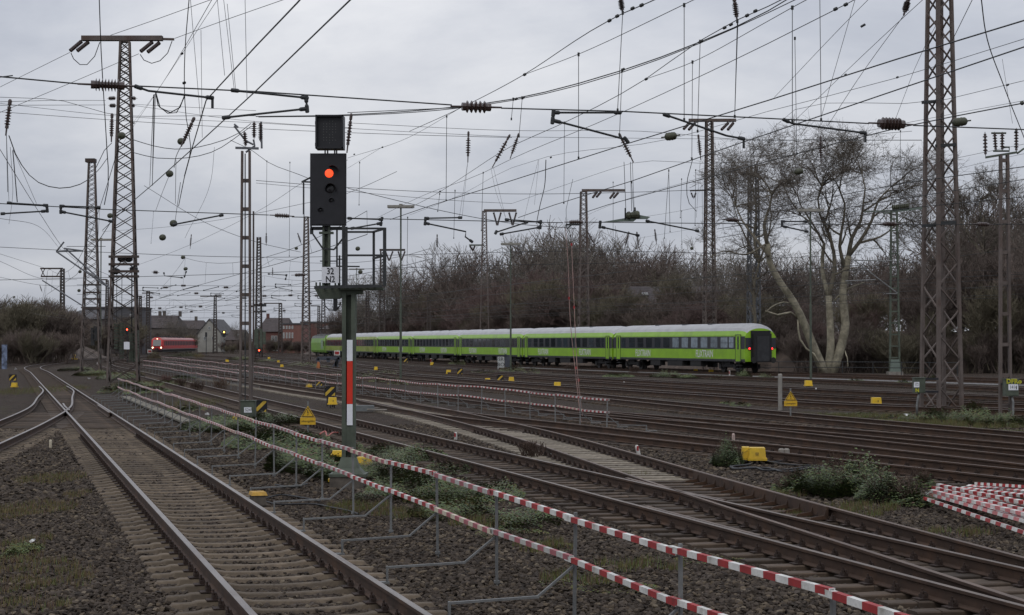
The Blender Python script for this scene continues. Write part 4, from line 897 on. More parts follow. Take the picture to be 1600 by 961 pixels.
cross_span('nearest cross span wire with three big brown insulators and long registration arms',A0,AD_,
 [[(-30,117),(122,131)],[(205,134),(400,143),(706,164)],[(783,169),(972,174),(1200,185),(1358,193)],[(1427,196),(1640,204)],[(363,142),(480,153)]],
 [(121,131,215,135,8,1.3),(704,166,784,168,5,1.35),(1357,192,1428,195,6,1.5)],
 [('v',(212,135),(232,142),(332,153)),('a',(363,141),(480,153)),('a',(478,150),(480,174)),('a',(349,184),(478,170)),('a',(865,176),(969,176)),('a',(865,173),(863,192)),('a',(867,189),(880,192),(978,218),(981,222)),('v',(1038,179),(1056,185),(1135,212),(1162,217)),('v',(1225,187),(1238,193),(1352,208))])
B0=OW(-2,29.5)+(0,)
cross_span('second cross span wire with insulators at the height of the lamp heads',B0,AD_,
 [[(-20,317),(72,322),(160,327),(420,336)],[(456,339),(600,342),(880,348)],[(915,347),(1200,350),(1380,351),(1640,350)]],
 [(421,336,460,338,6,1.0),(882,347,918,347,5,1.0),(1128,343,1160,344,6,1.0),(1372,350,1408,350,6,1.1),(1520,350,1552,351,5,1.0)],
 [('a',(12,317),(73,321)),('a',(73,320),(74,331)),('a',(2,334),(70,330)),('a',(95,322),(156,324)),('a',(95,321),(95,333)),('a',(97,331),(175,346)),('a',(544,341),(597,343)),('a',(597,340),(595,352)),('a',(549,357),(594,349)),('a',(665,341),(721,340)),('a',(665,340),(664,351)),('a',(666,349),(728,362),(727,370),(738,378)),('a',(790,343),(845,347)),('a',(845,345),(844,357)),('a',(782,366),(844,355)),('a',(774,365),(775,363),(824,347)),('a',(938,346),(937,356)),('a',(941,355),(998,368)),('a',(1010,345),(1091,361)),('a',(1222,345),(1222,353)),('a',(1222,346),(1260,346)),('a',(1225,354),(1262,362)),('a',(271,351),(348,336))],
 .010,.020,.062)
C0=OW(-3,62)+(0,)
cross_span('third cross span wire crossing behind the signal basket',C0,AD_,
 [[(-20,385),(180,395),(400,402),(640,398),(900,392),(1200,398)],[(-20,438),(300,430),(640,418),(1000,410)]],
 [(237,425-300+300,249,426,5,1.2),(455,430,482,429,5,1.2)],
 [('a',(256,426),(257,431),(285,434)),('a',(288,433),(291,424)),('a',(419,428),(448,430)),('a',(448,429),(446,437))],.012,.022,.09)
Dd=(-20,120,0)
for j,(yy,lab,P_) in enumerate(((447,'fourth cross span wire low over the distant tracks',(-15,110,0)),(462,'fifth cross span wire low over the distant tracks',(-20,140,0)),(478,'sixth cross span wire just above the distant roofs',(-25,180,0)),(489,'last cross span wire just above the red brick building',(-30,240,0)))):
    r5=random.Random(j); ar=[];ins=[]
    for k in range(9):
        x=215+k*36+r5.uniform(-12,12); y=yy+r5.uniform(-4,4); s=(24-4*j)
        ar+=[('a',(x,y),(x+s,y+1)),('a',(x,y),(x,y+s*.22)),('a',(x+1,y+s*.22),(x+s*1.1,y+s*.42))] if r5.random()<.6 else [('a',(x,y+s*.2),(x+s,y-1))]
        if r5.random()<.5: ins.append((x+s*1.2,y,x+s*1.2+13-2*j,y,4,1.8+.5*j))
    cross_span(lab,OW(P_[0],P_[1])+(0,),AD_,[[(120,yy-2),(400,yy),(600,yy+1)],[(150,yy+7),(600,yy+8)]],ins,ar,.016,.030,.07)
# hanging rod insulators
GH='disc insulators hanging on rods'
for (x0,y0,x1,y1,Y,lab) in ((16,155,9,212,18,'hanging disc insulator at the left picture edge'),(175,177,174,222,22,'hanging disc insulator just left of the tallest tower'),(304,183,283,229,20,'slanting disc insulator between the contact wires'),(549,177,542,239,22,'hanging disc insulator close right of the signal box'),(732,205,731,254,30,'hanging disc insulator under the middle big insulator'),(797,210,769,262,30,'slanting disc insulator, left of the slanting pair'),(811,208,797,248,32,'slanting disc insulator, right of the slanting pair'),(967,208,990,254,26,'slanting disc insulator under the long registration arm'),(1091,210,1095,250,32,'hanging disc insulator left of the rusty crossarm mast top'),(1147,-4,1152,34,17,'disc insulator cut by the top edge in the middle'),(969,-6,973,21,17,'disc insulator cut by the top edge left of the middle'),(1282,212,1283,256,30,'hanging dark insulator in front of the big tree crown'),(1420,-4,1412,24,15,'disc insulator cut by the top edge beside the massive tower'),
    (683,366,683,391,55,'small hanging insulator above the brown thicket'),(1023,358,1026,382,50,'small hanging insulator under the green section arm'),(983,362,976,388,50,'small slanting insulator below the green section arm'),(995,362,998,388,50,'second small insulator below the green section arm'),(916,358,930,384,50,'slanting insulator right of the crossarm mast'),(299,366,297,389,70,'small hanging insulator under the round ones'),(416,364,416,384,60,'small rod insulator behind the slender mast'),(465,364,471,382,60,'slanting rod insulator left of the signal'),(62,445,66,457,100,'tiny insulator above the left brown thicket'),(426,418,426,432,90,'tiny rod insulator left of the number plate')):
    Y*=YS; mb=MB(); a=AD(x0,y0,Y);b=AD(x1,y1,Y); insul(mb,a,b,6,.046 if Y<36 else .062,.022,tail=.2); d=b-a
    mb.lathe(a,d,[(0,.015),(d.length*.04,.03),(d.length*.16,.028),(d.length*.18,.015)],7); thing1('rod_insulator',lab,'insulator',mb,porc,GH)
# moss covered round insulators
for (x,y,w_,h_,Y,lab) in ((190,212,12,11.5,30,'round mossy insulator in front of the tallest tower'),(283,221,11,11,26,'round mossy insulator beside the slanting disc insulator'),(265,271.5,10.5,11,30,'round mossy insulator below the steep wires'),(271,349,11,11,34,'round mossy insulator at the end of the slanting arm'),(254,371,10,10,36,'round mossy insulator lowest on the steep wires'),(286,402,8,6,50,'small oval insulator above its twin right of the tallest tower'),(290,420,8.5,5.5,52,'small oval insulator below its twin right of the tallest tower'),(172,337,9,8,40,'round insulator touching the left side of the tallest tower'),(1048,213,20,13,19,'ribbed oval insulator left of the rusty crossarm'),(1248,268,15,10,26,'ribbed oval insulator left of the big tree crown'),(1500,190.5,24,14,19,'ribbed oval insulator right of the massive tower'),(1081,388,8,5.5,60,'oval insulator above the dark roof behind trees'),(463,388,6,5,60,'tiny round insulator left of the signal pole'),(559,388.5,7,7,45,'round insulator inside the service basket'),(563,425,6,7,60,'round insulator at the distant lamp in the basket'),(125,424.5,5,5,90,'tiny round insulator above its twin beside the rear tower'),(123.5,454,5,5,90,'tiny round insulator below its twin beside the rear tower'),(22,464,5,3,100,'tiny oval insulator above the left thicket'),(1597,161,9,7,20,'dark insulator cut by the right picture edge')):
    Y*=YS; c=AD(x,y,Y); k=Y/FPX; n=14; prof=[]; L=w_*k; 
    for i in range(n+1):
        t=i/n; r=math.sqrt(max(0,1-(2*t-1)**4))*h_*k/2*(1-.07*(i%3==1)); prof.append((L*t,max(r,.01)))
    ax=Vector((1,-.15,.12)) if w_>13 else Vector((.25,1,.15))
    mb=MB(); ax=ax.normalized(); mb.lathe(c-ax*L/2,ax,prof,12); mb.lathe(c-ax*(L/2+.05),ax,[(0,.012),(L+.1,.012)],5); thing1('round_insulator',lab,'insulator',mb,egg_m,'round mossy insulators',True)
# green section insulator hanging over the yard
sec=empty('section_arm','long green section switch with black roller hanging over the yard','switch')
mb=MB(); Y=44; mb.prism([AD(940,347,Y),AD(975,341,Y),AD(990,334,Y),AD(1000,336,Y),AD(1016,339,Y),AD(1012,342,Y),AD(995,342,Y),AD(990,346,Y),AD(975,346,Y)],(0,.12,0)); mb.mk('arm',paleg,sec)
mb=MB(); mb.lathe(AD(978,337,Y),AD(1000,335,Y)-AD(978,337,Y),[(0,.06),(.05,.1),(.1,.1),(.12,.07),(.22,.1),(.3,.1),(.34,.07)],10); mb.mk('roller',egg_m,sec)
mb=MB(); mb.tube([AD(977,325,Y),AD(977,343,Y)],.02,5); mb.tube([AD(992,324,Y),AD(993,335,Y)],.02,5); mb.mk('hanger',wire_m,sec)
# hanging red and white rods
for (pts,lab,dots) in (([(884,357),(888,420),(891,500),(899,580),(908,660)],'pinkish rod with red marks hanging down in front of the coaches, left one',((889,466),(900,575))),([(893,380),(896,450),(899,520),(903,590),(910,650)],'pinkish rod with red marks hanging down in front of the coaches, right one',((893,382),(897,480),(904,594)))):
    root=empty('hanging_rod',lab,'rod'); mb=MB(); px_wire(mb,pts,43,40,.013); mb.mk('rod',mat('pink_rod',(.20,.12,.10),.6,0,.5,3),root)
    for x,y in dots: mb=MB(); mb.box(AD(x,y,60.3),(.06,.06,.09)); mb.mk('red_mark',red_m,root)
mb=MB(); Y=62.8; mb.beam(AD(884,351,Y),AD(907,351,Y),.06,.06); mb.tube([AD(884,351,Y),AD(886,358,Y),AD(893,351,Y)],.025,5); thing1('rod_hanger','small bar from which the two pinkish rods hang','hanger',mb,darkst)
# procedural catenary over the yard tracks beyond the traced wires
def catenary(label,C,y0,y1,zc=ZC,sup=75,phase=0,dz=1.5):
    root=empty('catenary',label,'overhead line',group='catenaries over the yard tracks'); P=[p for p in C if y0*YS<=p.y<=y1*YS]
    P=resample(P,5.5) if len(P)>2 else P
    if len(P)<3: return
    s=phase; cwp=[];mwp=[]
    for i,p in enumerate(P):
        t=((s)%sup)/sup; zig=.3*(1-4*abs(t-.5)); cwp.append(p+Vector((zig,0,zc))); mwp.append(p+Vector((zig*.5,0,zc+.35+dz*(2*t-1)**2))); s+=5.5
    for nm,w_,r in (('contact_wire',cwp,.011),('messenger_wire',mwp,.009)):
        mb=MB(); mb.tube(w_,r,4,caps=False); mb.mk(nm,wire_m,root)
    mb=MB()
    for a,b in list(zip(cwp,mwp))[::2]: mb.tube([a,b],.006,3,caps=False)
    tag(mb.mk('dropper',wire_m,root),kind='stuff')
catenary('distant catenary along the near polished track',TRACKS['T1'],30,230)
catenary('distant catenary along the wooden sleeper track',TRACKS['T2'],34,340,phase=20)
catenary('distant catenary along the diverging track',TRACKS['T3'],45,170,phase=35)
catenary('catenary over the long rusty track beyond the fence',TRACKS['T5b'],48,180,phase=10)
catenary('catenary over the track by the mossy strip',TRACKS['T6'],50,190,phase=30)
catenary('catenary over the first bright middle track',TRACKS['T7a'],48,200,phase=45)
catenary('catenary over the third bright middle track',TRACKS['T7c'],52,200,phase=5)
catenary('catenary over the weedy brown track',TRACKS['T8'],58,200,phase=25)
catenary('catenary above the green coaches',TRACKS['T9'],60,320,phase=40)
catenary('catenary over the dull far edge track',TRACKS['T9b'],60,250,phase=15)
# ---------------------------------------------------------------- coaches
g_body=mat('coach_green',(.235,.44,.016),.36,0,.10,1.2,dirt=(.15,.25,.03),dirt_amt=.55,spec=.5)
g_dirty=mat('coach_green_dirty',(.24,.31,.05),.5,0,.2,.8,dirt=(.33,.33,.12),dirt_amt=.8)
g_roof=mat('coach_roof',(.37,.37,.375),.45,0,.12,1.0,dirt=(.33,.32,.31),dirt_amt=.5)
band=mat('coach_window_band',(.030,.032,.038),.3,0,.1,4)
skirt=mat('coach_skirt',(.045,.047,.05),.7,0,.3,3)
under=mat('underframe',(.016,.015,.015),.8,0,.4,4)
glass=mat('coach_glass',(.035,.045,.052),.06,0,.15,2,spec=1.0,rand=.5)
glass_l=mat('coach_glass_light',(.20,.24,.27),.15,0,.25,3,spec=.9,rand=.3)
logo=mat('logo_white',(.62,.63,.60),.5,0,.05,5)
tail=mat('tail_lamp',(.8,.02,.02),.4,0,.1,5,emit=(1,.03,.03),est=3.0)
wheelm=mat('wheel_steel',(.03,.026,.024),.6,.3,.3,5)
LC=26.1
def coach_profile(hs=1.0):
    # half outline from bottom to roof ridge: (side, z, material of the strip above)
    return [(1.38,.92,2),(1.41,1.05,2),(1.41,1.12,0),(1.41,1.93,1),(1.41,2.97,0),(1.40,3.08,0),(1.28,3.42,3),(1.12,3.66,3),(.85,3.86,3),(.45,4.0,3),(0,4.05,3)]
def coach(group_label,first=True):
    root=empty('coach','green passenger coach','coach',(0,0,0),0,'green coaches of the long train')
    pr=coach_profile(); full=[(a,z,m) for a,z,m in pr]+[(-a,z,None) for a,z,m in pr[::-1][1:]]
    ms=[p[2] for p in pr[:-1]]; ms=ms+ms[::-1]
    stations=[(0,.80,-.42),(.25,.93,-.16),(.7,.985,-.05),(1.3,1,0),(LC-1.3,1,0),(LC-.7,.985,-.05),(LC-.25,.93,-.16),(LC,.80,-.42)]
    V=[];F=[];M=[];n=len(full)
    for x,sc,dz in stations:
        for a,z,_ in full:
            top=max(0,(z-2.9)/1.15); V.append((x,a*(1-(1-sc)*top*.6)-(0),z+dz*top if z>3.0 else z))
    for i in range(len(stations)-1):
        for j in range(n-1):
            F.append((i*n+j,i*n+j+1,i*n+n+j+1,i*n+n+j)); M.append(ms[j])
        F.append((i*n+n-1,i*n,i*n+n,i*n+n+n-1)); M.append(2)
    F.append(tuple(range(n))); M.append(0); F.append(tuple((len(stations)-1)*n+j for j in range(n))[::-1]); M.append(0)
    o=mobj('body',V,F,[g_body,band,skirt,g_roof],root,M)
    for x in (8,13,18.5): MBx=MB().box((x,.25,4.03),(.7,.5,.08)); MBx.mk('roof_vent',galv_dark,root)
    # windows on both sides
    wp=[(2.35,.8,1)]+[(3.6+1.83*i,1.22,0 if (2<=i<=8) else 1) for i in range(11)]+[(23.75,.8,1)]
    for sy in(-1,1):
        for (x,w_,split) in wp:
            mb=MB(); y=sy*1.413
            if split: mb.box((x,y,2.68),(w_,.012,.44)); mb.box((x,y,2.24),(w_,.012,.38)); 
            else: mb.box((x,y,2.47),(w_,.012,.86))
            mb.mk('window',glass_l if rnd.random()<.0 else glass,root)
            if sy<0 and split: mb=MB(); mb.box((x,sy*1.418,2.405),(w_+.04,.02,.03)); mb.mk('window_bar',band,root)
        for x in (1.15,LC-1.15):
            d=MB(); d.box((x,sy*1.412,2.02),(.86,.02,2.14)); dr=d.mk('door',g_body,root)
            q=MB(); q.box((x,sy*1.424,2.45),(.26,.012,1.05)); q.mk('door_window',glass,dr)
            q=MB()
            for dx in(-.45,.45): q.box((x+dx,sy*1.418,1.98),(.05,.03,2.25))
            q.box((x,sy*1.418,3.1),(.95,.03,.05)); q.mk('door_frame',band,root)
            q=MB()
            for k in range(3): q.box((x,sy*(1.30),.35+.27*k),(.7,.25,.04))
            q.mk('steps',skirt,root)
        for x in (7.2,19.5):
            t=link('lettering',text_mesh('FLiXTRAIN',.86,logo,.003,.98,.008),root,(x,sy*1.418,1.5),(R(90),0,0 if sy<0 else math.pi)); t.scale=(.80,1,1)
    # gangways and doors at both ends
    for e,x in ((-1,0),(1,LC)):
        mb=MB(); mb.box((x+e*.22,0,2.05),(.5,1.55,2.3)); mb.box((x+e*.05,0,2.2),(.14,1.75,2.45)); mb.mk('gangway',rubber,root)
        mb=MB(); mb.box((x+e*.485,0,1.98),(.02,1.1,2.0)); mb.box((x+e*.50,.35,2.0),(.02,.06,.16)); mb.mk('gangway_door',mat('door_black',(.024,.024,.026),.5,0,.3,3),root)
        for sy in(-1,1):
            mb=MB(); mb.box((x+e*.02,sy*1.1,2.42),(.05,.56,.86)); mb.mk('end_panel',band,root)
            mb=MB(); mb.lathe((x+e*.15,sy*.88,1.05),(e,0,0),[(0,.09),(.35,.09),(.36,.24),(.42,.24)],12); mb.mk('buffer',under,root)
    # bogies and equipment
    for xb in (3.6,LC-3.6):
        b=MB()
        for sy in(-1,1):
            b.box((xb,sy*1.02,.58),(3.2,.12,.22)); b.box((xb,sy*1.02,.80),(1.0,.2,.3))
            for dx in(-1.28,1.28): b.box((xb+dx,sy*1.04,.5),(.34,.22,.4)); b.tube([(xb+dx*.6,sy*1.02,.4),(xb+dx*.6,sy*1.02,.85)],.09,8)
        b.box((xb,0,.6),(1.0,2.0,.3)); bo=b.mk('bogie',under,root)
        for dx in(-1.28,1.28):
            w2=MB(); w2.tube([(xb+dx,-.8,.46),(xb+dx,.8,.46)],.08,8)
            for sy in(-1,1): w2.lathe((xb+dx,sy*.69,.46),(0,sy,0),[(0,.49),(.03,.49),(.04,.46),(.14,.46)],20)
            w2.mk('wheelset',wheelm,bo)
    q=MB()
    for (x,l,h,yy) in ((8,1.8,.5,-1.1),(10.6,1.0,.6,-1.1),(12.4,1.4,.45,-1.1),(14.8,2.2,.55,-1.1),(17.6,1.2,.5,-1.1),(9,2,.5,1.1),(13,3,.5,1.1),(17,2,.5,1.1),(13,14,.2,0)): q.box((x,yy,.95-h/2),(l,.5,h))
    q.mk('equipment_box',under,root)
    q=MB(); 
    for x,l in ((8.0,1.2),(14.9,1.5)): q.box((x,-1.36,.68),(l,.02,.4))
    q.mk('equipment_cover',galv_dark,root)
    return root
def copy_tree(o,parent=None):
    c=o.copy(); COL.objects.link(c); 
    if parent: c.parent=parent
    for ch in o.children: copy_tree(ch,c)
    return c
c0=coach('x')
labs=['last green coach with two red tail lamps and black end door','second coach from the rear of the green train, right of the hanging rods','green coach standing behind the graffiti box and the lamp post with ladder','green coach fourth from the rear, in front of the brown thicket','green coach crossed by the tall lamp post','yellowed grubby green coach right of the signal pole','front green coach coupled to the locomotive, partly behind the signal pole']
coaches=[]
for i in range(7):
    o=c0 if i==0 else copy_tree(c0); coaches.append(o)
    p=TP(i*26.4+.15); TD=TP(i*26.4+26)-TP(i*26.4+.1); o.location=(p.x,p.y,RZ); o.rotation_euler=(0,0,math.atan2(TD.y,TD.x)); o['label']=labs[i]
# side facing the camera is local -y? coach +x runs away along TD; camera side is the +y side
# tail lamps and light windows on the last coach, dirty sides on the front two
for sy in(-1,1):
    mb=MB(); mb.lathe((-.03,sy*1.02,1.98),(-1,0,0),[(0,.085),(.05,.085),(.06,.04)],12); mb.mk('tail_lamp',tail,c0)
    mb=MB(); mb.box((-.04,sy*.98,1.98),(.03,.26,.26)); mb.mk('lamp_mount',band,c0)
for k,ch in enumerate([c for c in c0.children if c.name.startswith('window') and 'bar' not in c.name]):
    if ch.bound_box[0][1]>0 and ch.bound_box[0][0]<13.5:
        ch.data=ch.data.copy(); ch.data.materials[0]=glass_l
for i in (5,6):
    for ch in coaches[i].children:
        if ch.name.startswith('body'): ch.data=ch.data.copy(); ch.data.materials[0]=g_dirty
        if ch.name.startswith('lettering'): ch.data=ch.data.copy(); ch.data.materials[0]=g_dirty
# ---------------------------------------------------------------- locomotive
roof_lk=mat('loco_roof',(.10,.11,.10),.6,0,.2,2)
def loco():
    root=empty('locomotive','green electric locomotive at the head of the coaches','locomotive'); g2=mat('loco_green',(.19,.38,.06),.4,0,.15,1,dirt=(.16,.26,.08),dirt_amt=.5)
    L=18.9; prof=[(1.35,.75),(1.49,1.1),(1.49,2.5),(1.38,3.3),(1.15,3.75),(.5,3.85)]
    full=prof+[(-a,z) for a,z in prof[::-1]]; n=len(full); st=[(0,0.0,.97),(.9,0,1),(L-1.3,0,1),(L-.35,0,.97),(L,0,.86)]
    V=[];F=[]
    for i,(x,_,s) in enumerate(st):
        for a,z in full:
            xx=x
            if i==len(st)-1 and z>2.4: xx=x-(z-2.4)*.75
            if i==0 and z>2.4: xx=x+(z-2.4)*.5
            V.append((xx,a*s,z))
    for i in range(len(st)-1):
        for j in range(n): F.append((i*n+j,i*n+(j+1)%n,i*n+n+(j+1)%n,i*n+n+j))
    F+=[tuple(range(n))[::-1],tuple((len(st)-1)*n+j for j in range(n))]
    mobj('body',V,F,[g2,roof_lk],root,[1 if (k<(len(st)-1)*n and k%n in (3,4,5,6,7)) else 0 for k in range(len(F))])
    mb=MB(); mb.box((L/2,0,3.86),(L-4,2.0,.12)); 
    for x in (4,7,11,14): mb.box((x,0,4.0),(1.6,1.6,.2))
    mb.mk('roof_equipment',galv,root)
    mb=MB(); mb.box((1.0,1.50,2.35),(.8,.03,.9)); mb.box((1.0,-1.50,2.35),(.8,.03,.9)); mb.mk('window',glass,root)
    mb=MB(); mb.box((3.0,1.50,2.2),(2.2,.02,1.6)); mb.mk('side_panel',mat('panel_grey',(.25,.34,.25),.5),root)
    mb=MB()
    for xb in (3.8,L-3.8):
        for sy in(-1,1): mb.box((xb,sy*1.1,.7),(4.2,.2,.4))
    mb.box((L/2,0,.7),(3.5,2.4,.7)); mb.mk('underframe',under,root)
    for xb in (3.8,L-3.8):
        w2=MB()
        for dx in(-1.3,1.3):
            for sy in(-1,1): w2.lathe((xb+dx,sy*.69,.6),(0,sy,0),[(0,.62),(.14,.62)],18)
        w2.mk('bogie',wheelm,root)
    mb=MB(); mb.tube([(14.5,0,4.1),(16.2,0,4.7)],.04,5); mb.tube([(16.2,0,4.7),(14.6,0,5.3)],.04,5); mb.box((14.6,0,5.33),(.3,1.8,.06)); mb.mk('pantograph',darkst,root)
    p=TP(7*26.4+.6); TD=TP(7*26.4+19)-p; root.location=(p.x,p.y,RZ); root.rotation_euler=(0,0,math.atan2(TD.y,TD.x)); return root
loco()
# tank wagon behind the locomotive
def tank():
    root=empty('tank_wagon','dark tank wagon beyond the locomotive in front of the brick building','wagon'); p=AZ(476,550.5,0); Y=p.y
    a=AD(455,541,Y); b=AD(500,540,Y+6); mb=MB(); d=b-a; mb.lathe(a,d,[(0,.5),(.15,1.1),(.5,1.45),(d.length-.5,1.45),(d.length-.15,1.1),(d.length,.5)],18); mb.mk('tank',mat('tank_dark',(.06,.055,.055),.35,.1,.2,1),root,True)
    mb=MB(); mb.box(((a.x+b.x)/2,(a.y+b.y)/2,1.15),(d.length,2.4,.3)); 
    for t in(.15,.25,.75,.85): q=a+d*t; mb.lathe((q.x,q.y-.8,.6),(0,-1,0),[(0,.46),(.15,.46)],14)
    mb.mk('bogie',under,root)
    mb=MB(); q=a+d*.5; mb.lathe((q.x,q.y,a.z+1.35),(0,0,1),[(0,.3),(.25,.3)],10); mb.box((q.x,q.y,a.z+1.5),(d.length*.9,.3,.05)); mb.mk('manhole',galv_dark,root)
tank()
# ---------------------------------------------------------------- red suburban train
def sbahn():
    root=empty('railcar','red suburban train with lit headlamps coming round the curve','train')
    r1=mat('train_red',(.50,.022,.022),.4,0,.1,1,dirt=(.36,.03,.03),dirt_amt=.3); rr=mat('train_roof',(.34,.15,.14),.5,0,.1,1); dk=mat('train_dark',(.028,.016,.02),.5,0,.2,1,spec=.3); lg=mat('train_grey',(.33,.30,.30),.5)
    L=66; pr=[(1.35,.9,3),(1.44,1.15,0),(1.44,1.85,1),(1.44,2.9,0),(1.42,3.2,2),(1.2,3.5,2),(.6,3.72,2)]
    full=pr+[(-a,z,0) for a,z,_ in pr[::-1]]; n=len(full); ms=[p[2] for p in pr[:-1]]; ms=ms+[2]+ms[::-1]+[3]
    V=[];F=[];M=[]
    st=[(0,.72),(.35,.88),(1.0,.98),(1.9,1),(L,1)]
    for i,(x,s) in enumerate(st):
        for a,z,_ in full: V.append((x+(max(0,z-1.7)*.38 if i<3 else 0)*(1 if i==0 else .6),a*s,z))
    for i in range(len(st)-1):
        for j in range(n): F.append((i*n+j,i*n+(j+1)%n,i*n+n+(j+1)%n,i*n+n+j)); M.append(ms[j] if i>2 else (0 if ms[j] in(0,1) else ms[j]))
    F+=[tuple(range(n))[::-1],tuple((len(st)-1)*n+j for j in range(n))]; M+=[0,0]
    mobj('body',V,F,[r1,dk,rr,lg],root,M)
    mb=MB(); mb.prism([(-.02,-.92,1.75),(-.02,.92,1.75),(.58,.86,3.15),(.58,-.86,3.15)],(-.08,0,0)); mb.mk('windscreen',mat('train_glass',(.03,.035,.04),.25,spec=.5),root)
    hl=mat('headlamp_lit',(1,.9,.6),.4,emit=(1,.86,.58),est=5)
    for y,z in ((-.95,1.38),(.95,1.38)): mb=MB(); mb.lathe((.02,y,z),(-1,0,0),[(0,.15),(.08,.13)],12); mb.mk('headlamp',hl,root)
    mb=MB(); mb.box((.62,0,3.38),(.08,.28,.08)); mb.mk('top_lamp',hl,root)
    mb=MB(); mb.box((0.2,0,.75),(.5,2.3,.5)); mb.box((0,0,1.15),(.1,.8,.3)); mb.mk('coupler',dk,root)
    for i,x in enumerate([4.5+3.05*k for k in range(20)]):
        for sy in(-1,1):
            mb=MB(); mb.box((x,sy*1.445,2.05),(1.15,.02,1.95)); d=mb.mk('door',r1,root); mb=MB(); mb.box((x-.62,sy*1.45,2.05),(.12,.02,2.0)); mb.mk('door_edge',lg,d)
            mb=MB(); mb.box((x+.75,sy*1.46,2.42),(1.5,.01,.95)); mb.mk('window',dk,d)
    mb=MB()
    for x in (3,6,13,16,20,26,33,36,44): mb.box((x,0,3.85),(2.0,1.4,.35))
    mb.mk('roof_equipment',darkst,root)
    mb=MB(); mb.box((L/2,0,.6),(L-3,2.2,.5)); mb.mk('underframe',under,root)
    p=AZ(245,552.6,RZ); q=AZ(268,550.5,RZ); root.location=(p.x,p.y,RZ+.0)
    d=Vector((-3.8,66,0)); root.rotation_euler=(0,0,math.atan2(d.y,d.x)); 
sbahn()
# ---------------------------------------------------------------- small yard equipment
def ybox(label,cx,yt,yb,w_,double=False,legs=True,m=yellow_m,group='yellow yard boxes'):
    p=base_at(cx,yb+ (3.0 if legs and w_>12 else .5)); Y=p[1]; k=Y/FPX; W=w_*k; 
    z1=AD(cx,yt,Y).z; z0=AD(cx,yb,Y).z; root=empty('junction_box',label,'yellow box',(p[0],Y,0),rnd.uniform(-.1,.1),group)
    D=min(W,.45); mb=MB(); hh=z1-z0
    def trap(x0,x1,dy): 
        t=.90; mb.prism([(x0,-D/2+dy,z0+.04),(x1,-D/2+dy,z0+.04),(x1-(1-t)*(x1-x0)/2-.0,-D/2+dy+.02,z1),(x0+(1-t)*(x1-x0)/2,-D/2+dy+.02,z1)],(0,D*.94,0)); mb.box(((x0+x1)/2,dy,z0+.025),((x1-x0)+.05,D+.05,.05))
    if double: trap(-W/2,-W/2+W*.34,.16); trap(-W/2+W*.27,W/2,-.05)
    else: trap(-W/2,W/2,0)
    mb.mk('cover',m,root)
    if w_>12:
        mb=MB(); mb.box((W*.12,-D/2-.003 if not double else -D/2-.05,z0+hh*.55),(W*.14,.012,hh*.22)); mb.mk('label_plate',mat('faded_print',(.30,.20,.03),.6,0,.4,40),root)
    mb=MB()
    for s in(-1,1): mb.tube([(s*W*.25,0,z0+.03),(s*W*.25,0,-.1)],max(.02,W*.05),6)
    mb.box((0,0,(z0-.05)/2),(W*.2,.1,max(z0,.05))); mb.mk('stand',black_m,root); return root
YB=[(1177.5,699,718.5,36,'large double yellow box with black cables beside the bramble bush',True),(1369,621,633,15,'yellow box on the gravel left of the massive tower'),(1263,594.5,603,10.5,'yellow box standing at the foot of the right lamp post'),(871,597,605.5,10.5,'yellow box just left of the hanging rods'),(519.5,621,632,13,'yellow box under the striped board left of the signal'),(568.5,714,726,22,'yellow box in the brambles right of the signal foot'),(524,740,752,17,'yellow box low behind the fence left of the signal foot'),(527,704,713,16,'yellow box higher behind the signal foot'),(762,591,596,8,'yellow box left of the graffiti box board'),(799,589,595.5,8,'yellow box with pale label right of the striped board'),(701,578,584,7,'small yellow box before the fourth coach'),(675,566,570.5,5,'small yellow box under a red and white marker'),(1111,577.5,583,7,'small yellow box under the last coach, right one'),(1087,576.5,581.5,6,'small yellow box under the last coach, left one'),(440.5,569.5,573.5,5,'small yellow box beyond the fence end, front one'),(435,563,567,4,'tiny yellow box beyond the fence end, rear one'),(420.5,558,561,3.5,'tiny yellow box on the grass strip far off'),(587.5,573,578,5,'tiny yellow box behind the signal pole'),(22.5,598,605,8,'yellow box beside the striped board at the left edge'),(368,651,663,8,'yellow tag box behind the cabinet mast'),(483,600,605,9,'yellow box behind the far fence, left of the board'),(355,562,566,5,'yellow box on the grass by the distant tracks'),(569,633.5,637,10,'flat yellow cap on the point machine'),(1403,601,0,0,'x')]
for q in YB[:-1]: ybox(q[4],q[0],q[1],q[2],q[3],len(q)>5)
